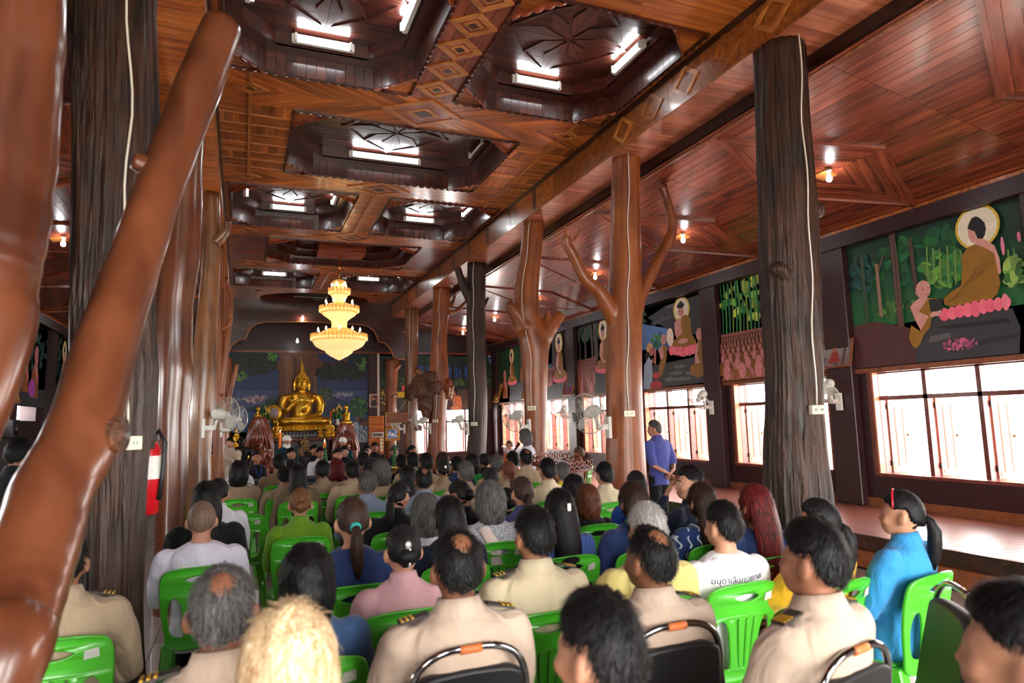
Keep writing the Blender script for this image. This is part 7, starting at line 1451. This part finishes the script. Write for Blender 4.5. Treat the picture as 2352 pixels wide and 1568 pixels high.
def leaf_cone(x, y, z, lab):
    r = empty('leaf_cone', (x, y, z), 0, lab, 'ornament', 'banana leaf cones'); MB().lathe([(.09, 0), (.1, .03), (.04, .06), (.06, .1)], 16).build('bowl', M_brass, r); MB().lathe([(.085, .1), (.08, .13)], 16).build('flower_ring', M_petal, r)
    for k in range(7): MB().lathe([(.07-.009*k, .13+.055*k), (.045-.006*k, .2+.055*k)], 12).build('leaf_tier', M_leafg, r)
leaf_cone(1.36, 12.05, .76, 'green banana leaf cone before the white-shirted official'); leaf_cone(2.5, 11.65, .76, 'green banana leaf cone beside the black-jacketed official')
for x, y, lab in ((.75, 12.0, 'clear glass of water on the panel table'), (.85, 11.95, 'clear glass jug on the panel table')): r = empty('glass', (x, y, .76), 0, lab, 'glass'); MB().lathe([(.035, .0), (.04, .13), (.037, .13), (.033, .01)], 14).build('vessel', plain('clear_glass', (1, 1, 1, 1), .02, trans=1.), r); MB().lathe([(.032, .012), (.035, .08)], 12).build('water', plain('tea', lin(190, 90, 50), .1, trans=.6), r)
for x, y, lab in ((.5, 12.0, 'white paper sheet before the smiling woman'), (1.9, 11.7, 'pale blue sheet before the sunglasses woman'), (2.75, 11.65, 'white sheet at the table end')): tag(MB().b2((x-.1, y-.14, .761), (x+.1, y+.14, .764)).build('paper_sheet', plain('paper', lin(226, 228, 230), .7)), lab, 'paper')
# white chair cover at the left of table
w_ = empty('covered_chair', (-.02, 11.3, 0), 0, 'empty chair with a white round-backed cover by the trunks', 'chair'); lp = smooth_loop([(-.2, 0), (-.2, .35), (-.13, .46), (0, .49), (.13, .46), (.2, .35), (.2, 0)], 5); me = curve_plate([lp], .015, .015)
for v in me.vertices: a_, t_, n_ = v.co; v.co = (a_, -.2-.1*t_-n_, .45+t_)
place('back_cover', me, cloth('chair_cover', lin(214, 214, 216)), w_); bevel(MB().b2((-.21, -.22, .02), (.21, .22, .46)).build('seat_cover', cloth('chair_cover', lin(214, 214, 216)), w_), .03, 2)
# lectern with carved rails
lc = empty('lectern', (4.03, 8.15, 0), .5, 'carved brown wooden lectern with papers on its sloping top', 'lectern')
MB().b2((-.34, -.24, 0), (.34, .24, .06)).build('base', M_carve, lc); bevel(MB().b2((-.26, -.18, .06), (.26, .18, .95)).build('body', M_carve, lc), .02, 2); m = MB().box((0, 0, 1.0), (.72, .5, .04), R=Matrix.Rotation(.22, 3, 'X')); m.build('top_board', M_carve, lc)
cl_ring = MB().tube([(.035*math.cos(a), 0, .035*math.sin(a)) for a in np.linspace(0, 2*PI, 15)], .009, 6).mesh('carved_ring')
for k in range(12):
    for sy, dz in ((-.25, 1.02), (.25, 1.12)): place('carved_ring', cl_ring, M_carve, lc, (-.33+k*.06, sy, dz+(.02 if k % 2 else 0)))
for k in range(7):
    for sx in (-.36, .36): place('carved_ring', cl_ring, M_carve, lc, (sx, -.22+k*.07, 1.02+.015*k+(.02 if k % 2 else 0)), (0, 0, PI/2))
tag(MB().box((4.0, 8.13, 1.055), (.3, .22, .004), R=Matrix.Rotation(.5, 3, 'Z')@Matrix.Rotation(.22, 3, 'X')).build('lectern_papers', plain('paper', lin(226, 228, 230), .7)), 'white papers lying on the carved lectern', 'paper')
mc = empty('microphone', (3.62, 8.85, 0), 0, 'black microphone on a slim stand before the speaking woman', 'microphone'); MB().lathe([(.13, 0), (.13, .02), (.02, .03)], 18).build('base', M_black, mc); MB().tube([(0, 0, .02), (0, 0, 1.2)], .009, 8).build('pole', M_black, mc); MB().tube([(0, 0, 1.2), (.1, .06, 1.3)], [.012, .024], 10).build('mic_head', M_black, mc)
# empty seats in view
chair('b', 2.35, 2.00, .95, 'empty black banquet chair at the row end by the platform', 'black banquet chairs')
chair('g', .12, 3.25, 0, 'empty green plastic chair between bald officer and denim woman', 'green plastic chairs')
chair('g', .02, 6.9, 0, 'empty green plastic chair beyond the black-shirted woman', 'green plastic chairs')
tag(bevel(MB().b2((-.06, -.02, 0), (.06, .02, .2)).build('paper_bag', plain('white_bag', lin(220, 220, 214), .7), None, (.06, 4.55, .44)), .01, 2), 'white bag hanging at the green chair of the devotee', 'bag')
wb_ = empty('water_bottle', (.28, 6.0, 0), 0, 'clear plastic water bottle standing on the floor', 'bottle'); MB().lathe([(.03, 0), (.032, .02), (.032, .13), (.014, .17), (.014, .19)], 14).build('bottle_body', plain('clear_pet', (.9, .95, 1, 1), .05, trans=.9), wb_); MB().lathe([(.016, .19), (.016, .21)], 12).build('bottle_cap', M_white, wb_)
cup = empty('paper_cup', (2.33, 3.0, .66), 0, 'white paper cup held beside the patterned top', 'cup'); MB().lathe([(.026, 0), (.036, .09), (.034, .09), (.024, .005)], 16).build('cup_wall', M_white, cup)
# tv camera style yellow holder on knotty trunk, brown board
b_ = empty('yellow_bracket', (4.1, 18.3, 2.42), 0, 'yellow bracket with black clamp on the knotty trunk', 'bracket'); bevel(MB().b2((-.1, -.05, -.08), (.1, .05, .08)).build('box', plain('yellow_paint', lin(222, 180, 40), .4), b_), .01, 1); MB().tube([(-.1, 0, 0), (-.3, -.05, -.06)], .02, 8).build('clamp', M_black, b_)
bd_ = empty('notice_board', (3.98, 18.2, 1.78), 0, 'plain brown notice board hung between the trunks by arch', 'board'); MB().b2((-.3, -.01, -.14), (.3, .01, .14)).build('panel', M_base, bd_); MB().tube([(0, 0, .14), (.3, .1, .5)], .004, 5).build('cord', M_cable, bd_)
# back lettering on two shirts
def print_on(P_, txt, size, mat, zc, name):
    cu = bpy.data.curves.new('tmp', 'FONT'); cu.body = txt; cu.size = size; cu.align_x = 'CENTER'; cu.extrude = .0008; cu.resolution_u = 2
    o = bpy.data.objects.new('tmp', cu); COL.objects.link(o); dg = bpy.context.evaluated_depsgraph_get(); dg.update(); me = bpy.data.meshes.new_from_object(o.evaluated_get(dg)); bpy.data.objects.remove(o)
    sh = [c for c in P_.children if c.name.startswith('shirt')][0].data
    bv = BVHTree.FromPolygons([v.co for v in sh.vertices], [p.vertices[:] for p in sh.polygons])
    for v in me.vertices:
        x, z = v.co.x, zc+v.co.y; h = bv.ray_cast(Vector((x, -1, z)), Vector((0, 1, 0))); yy = h[0].y if h[0] else -.2; v.co = (x, yy-.003-v.co.z, z)
    me.name = name; place(name, me, mat, P_)
for o in list(bpy.data.objects):
    l = o.get('label', '')
    if l == 'man in white printed tee shirt': print_on(o, 'อนุตาเลือกราชกามน', .042, plain('print_black', lin(30, 30, 34), .7), .93, 'shirt_print'); print_on(o, 'ระลึกถึงวัน', .04, plain('print_black', lin(30, 30, 34), .7), .865, 'shirt_print')
    if l == 'woman in golden yellow shirt with black ponytail': print_on(o, 'NUAS', .075, plain('print_black', lin(30, 30, 34), .7), .95, 'shirt_print')
    if l in ('woman in black jacket with red glasses, profile showing', 'woman in black top with bun, face turned aside', 'stooping woman in black top behind the lace blouse'): print_on(o, 'ชมรมผู้สูงอายุ', .035, plain('print_cyan', lin(40, 140, 190), .7), .84, 'shirt_print')
    if l == 'woman in lime green polo with light brown bun': print_on(o, 'ธกส', .03, plain('print_teal', lin(60, 170, 120), .7), .93, 'shirt_print')
    if l == 'woman with long black hair in black shirt beside white-robed devotee': print_on(o, 'เลิศ', .06, plain('print_white', lin(200, 200, 200), .7), .86, 'shirt_print')
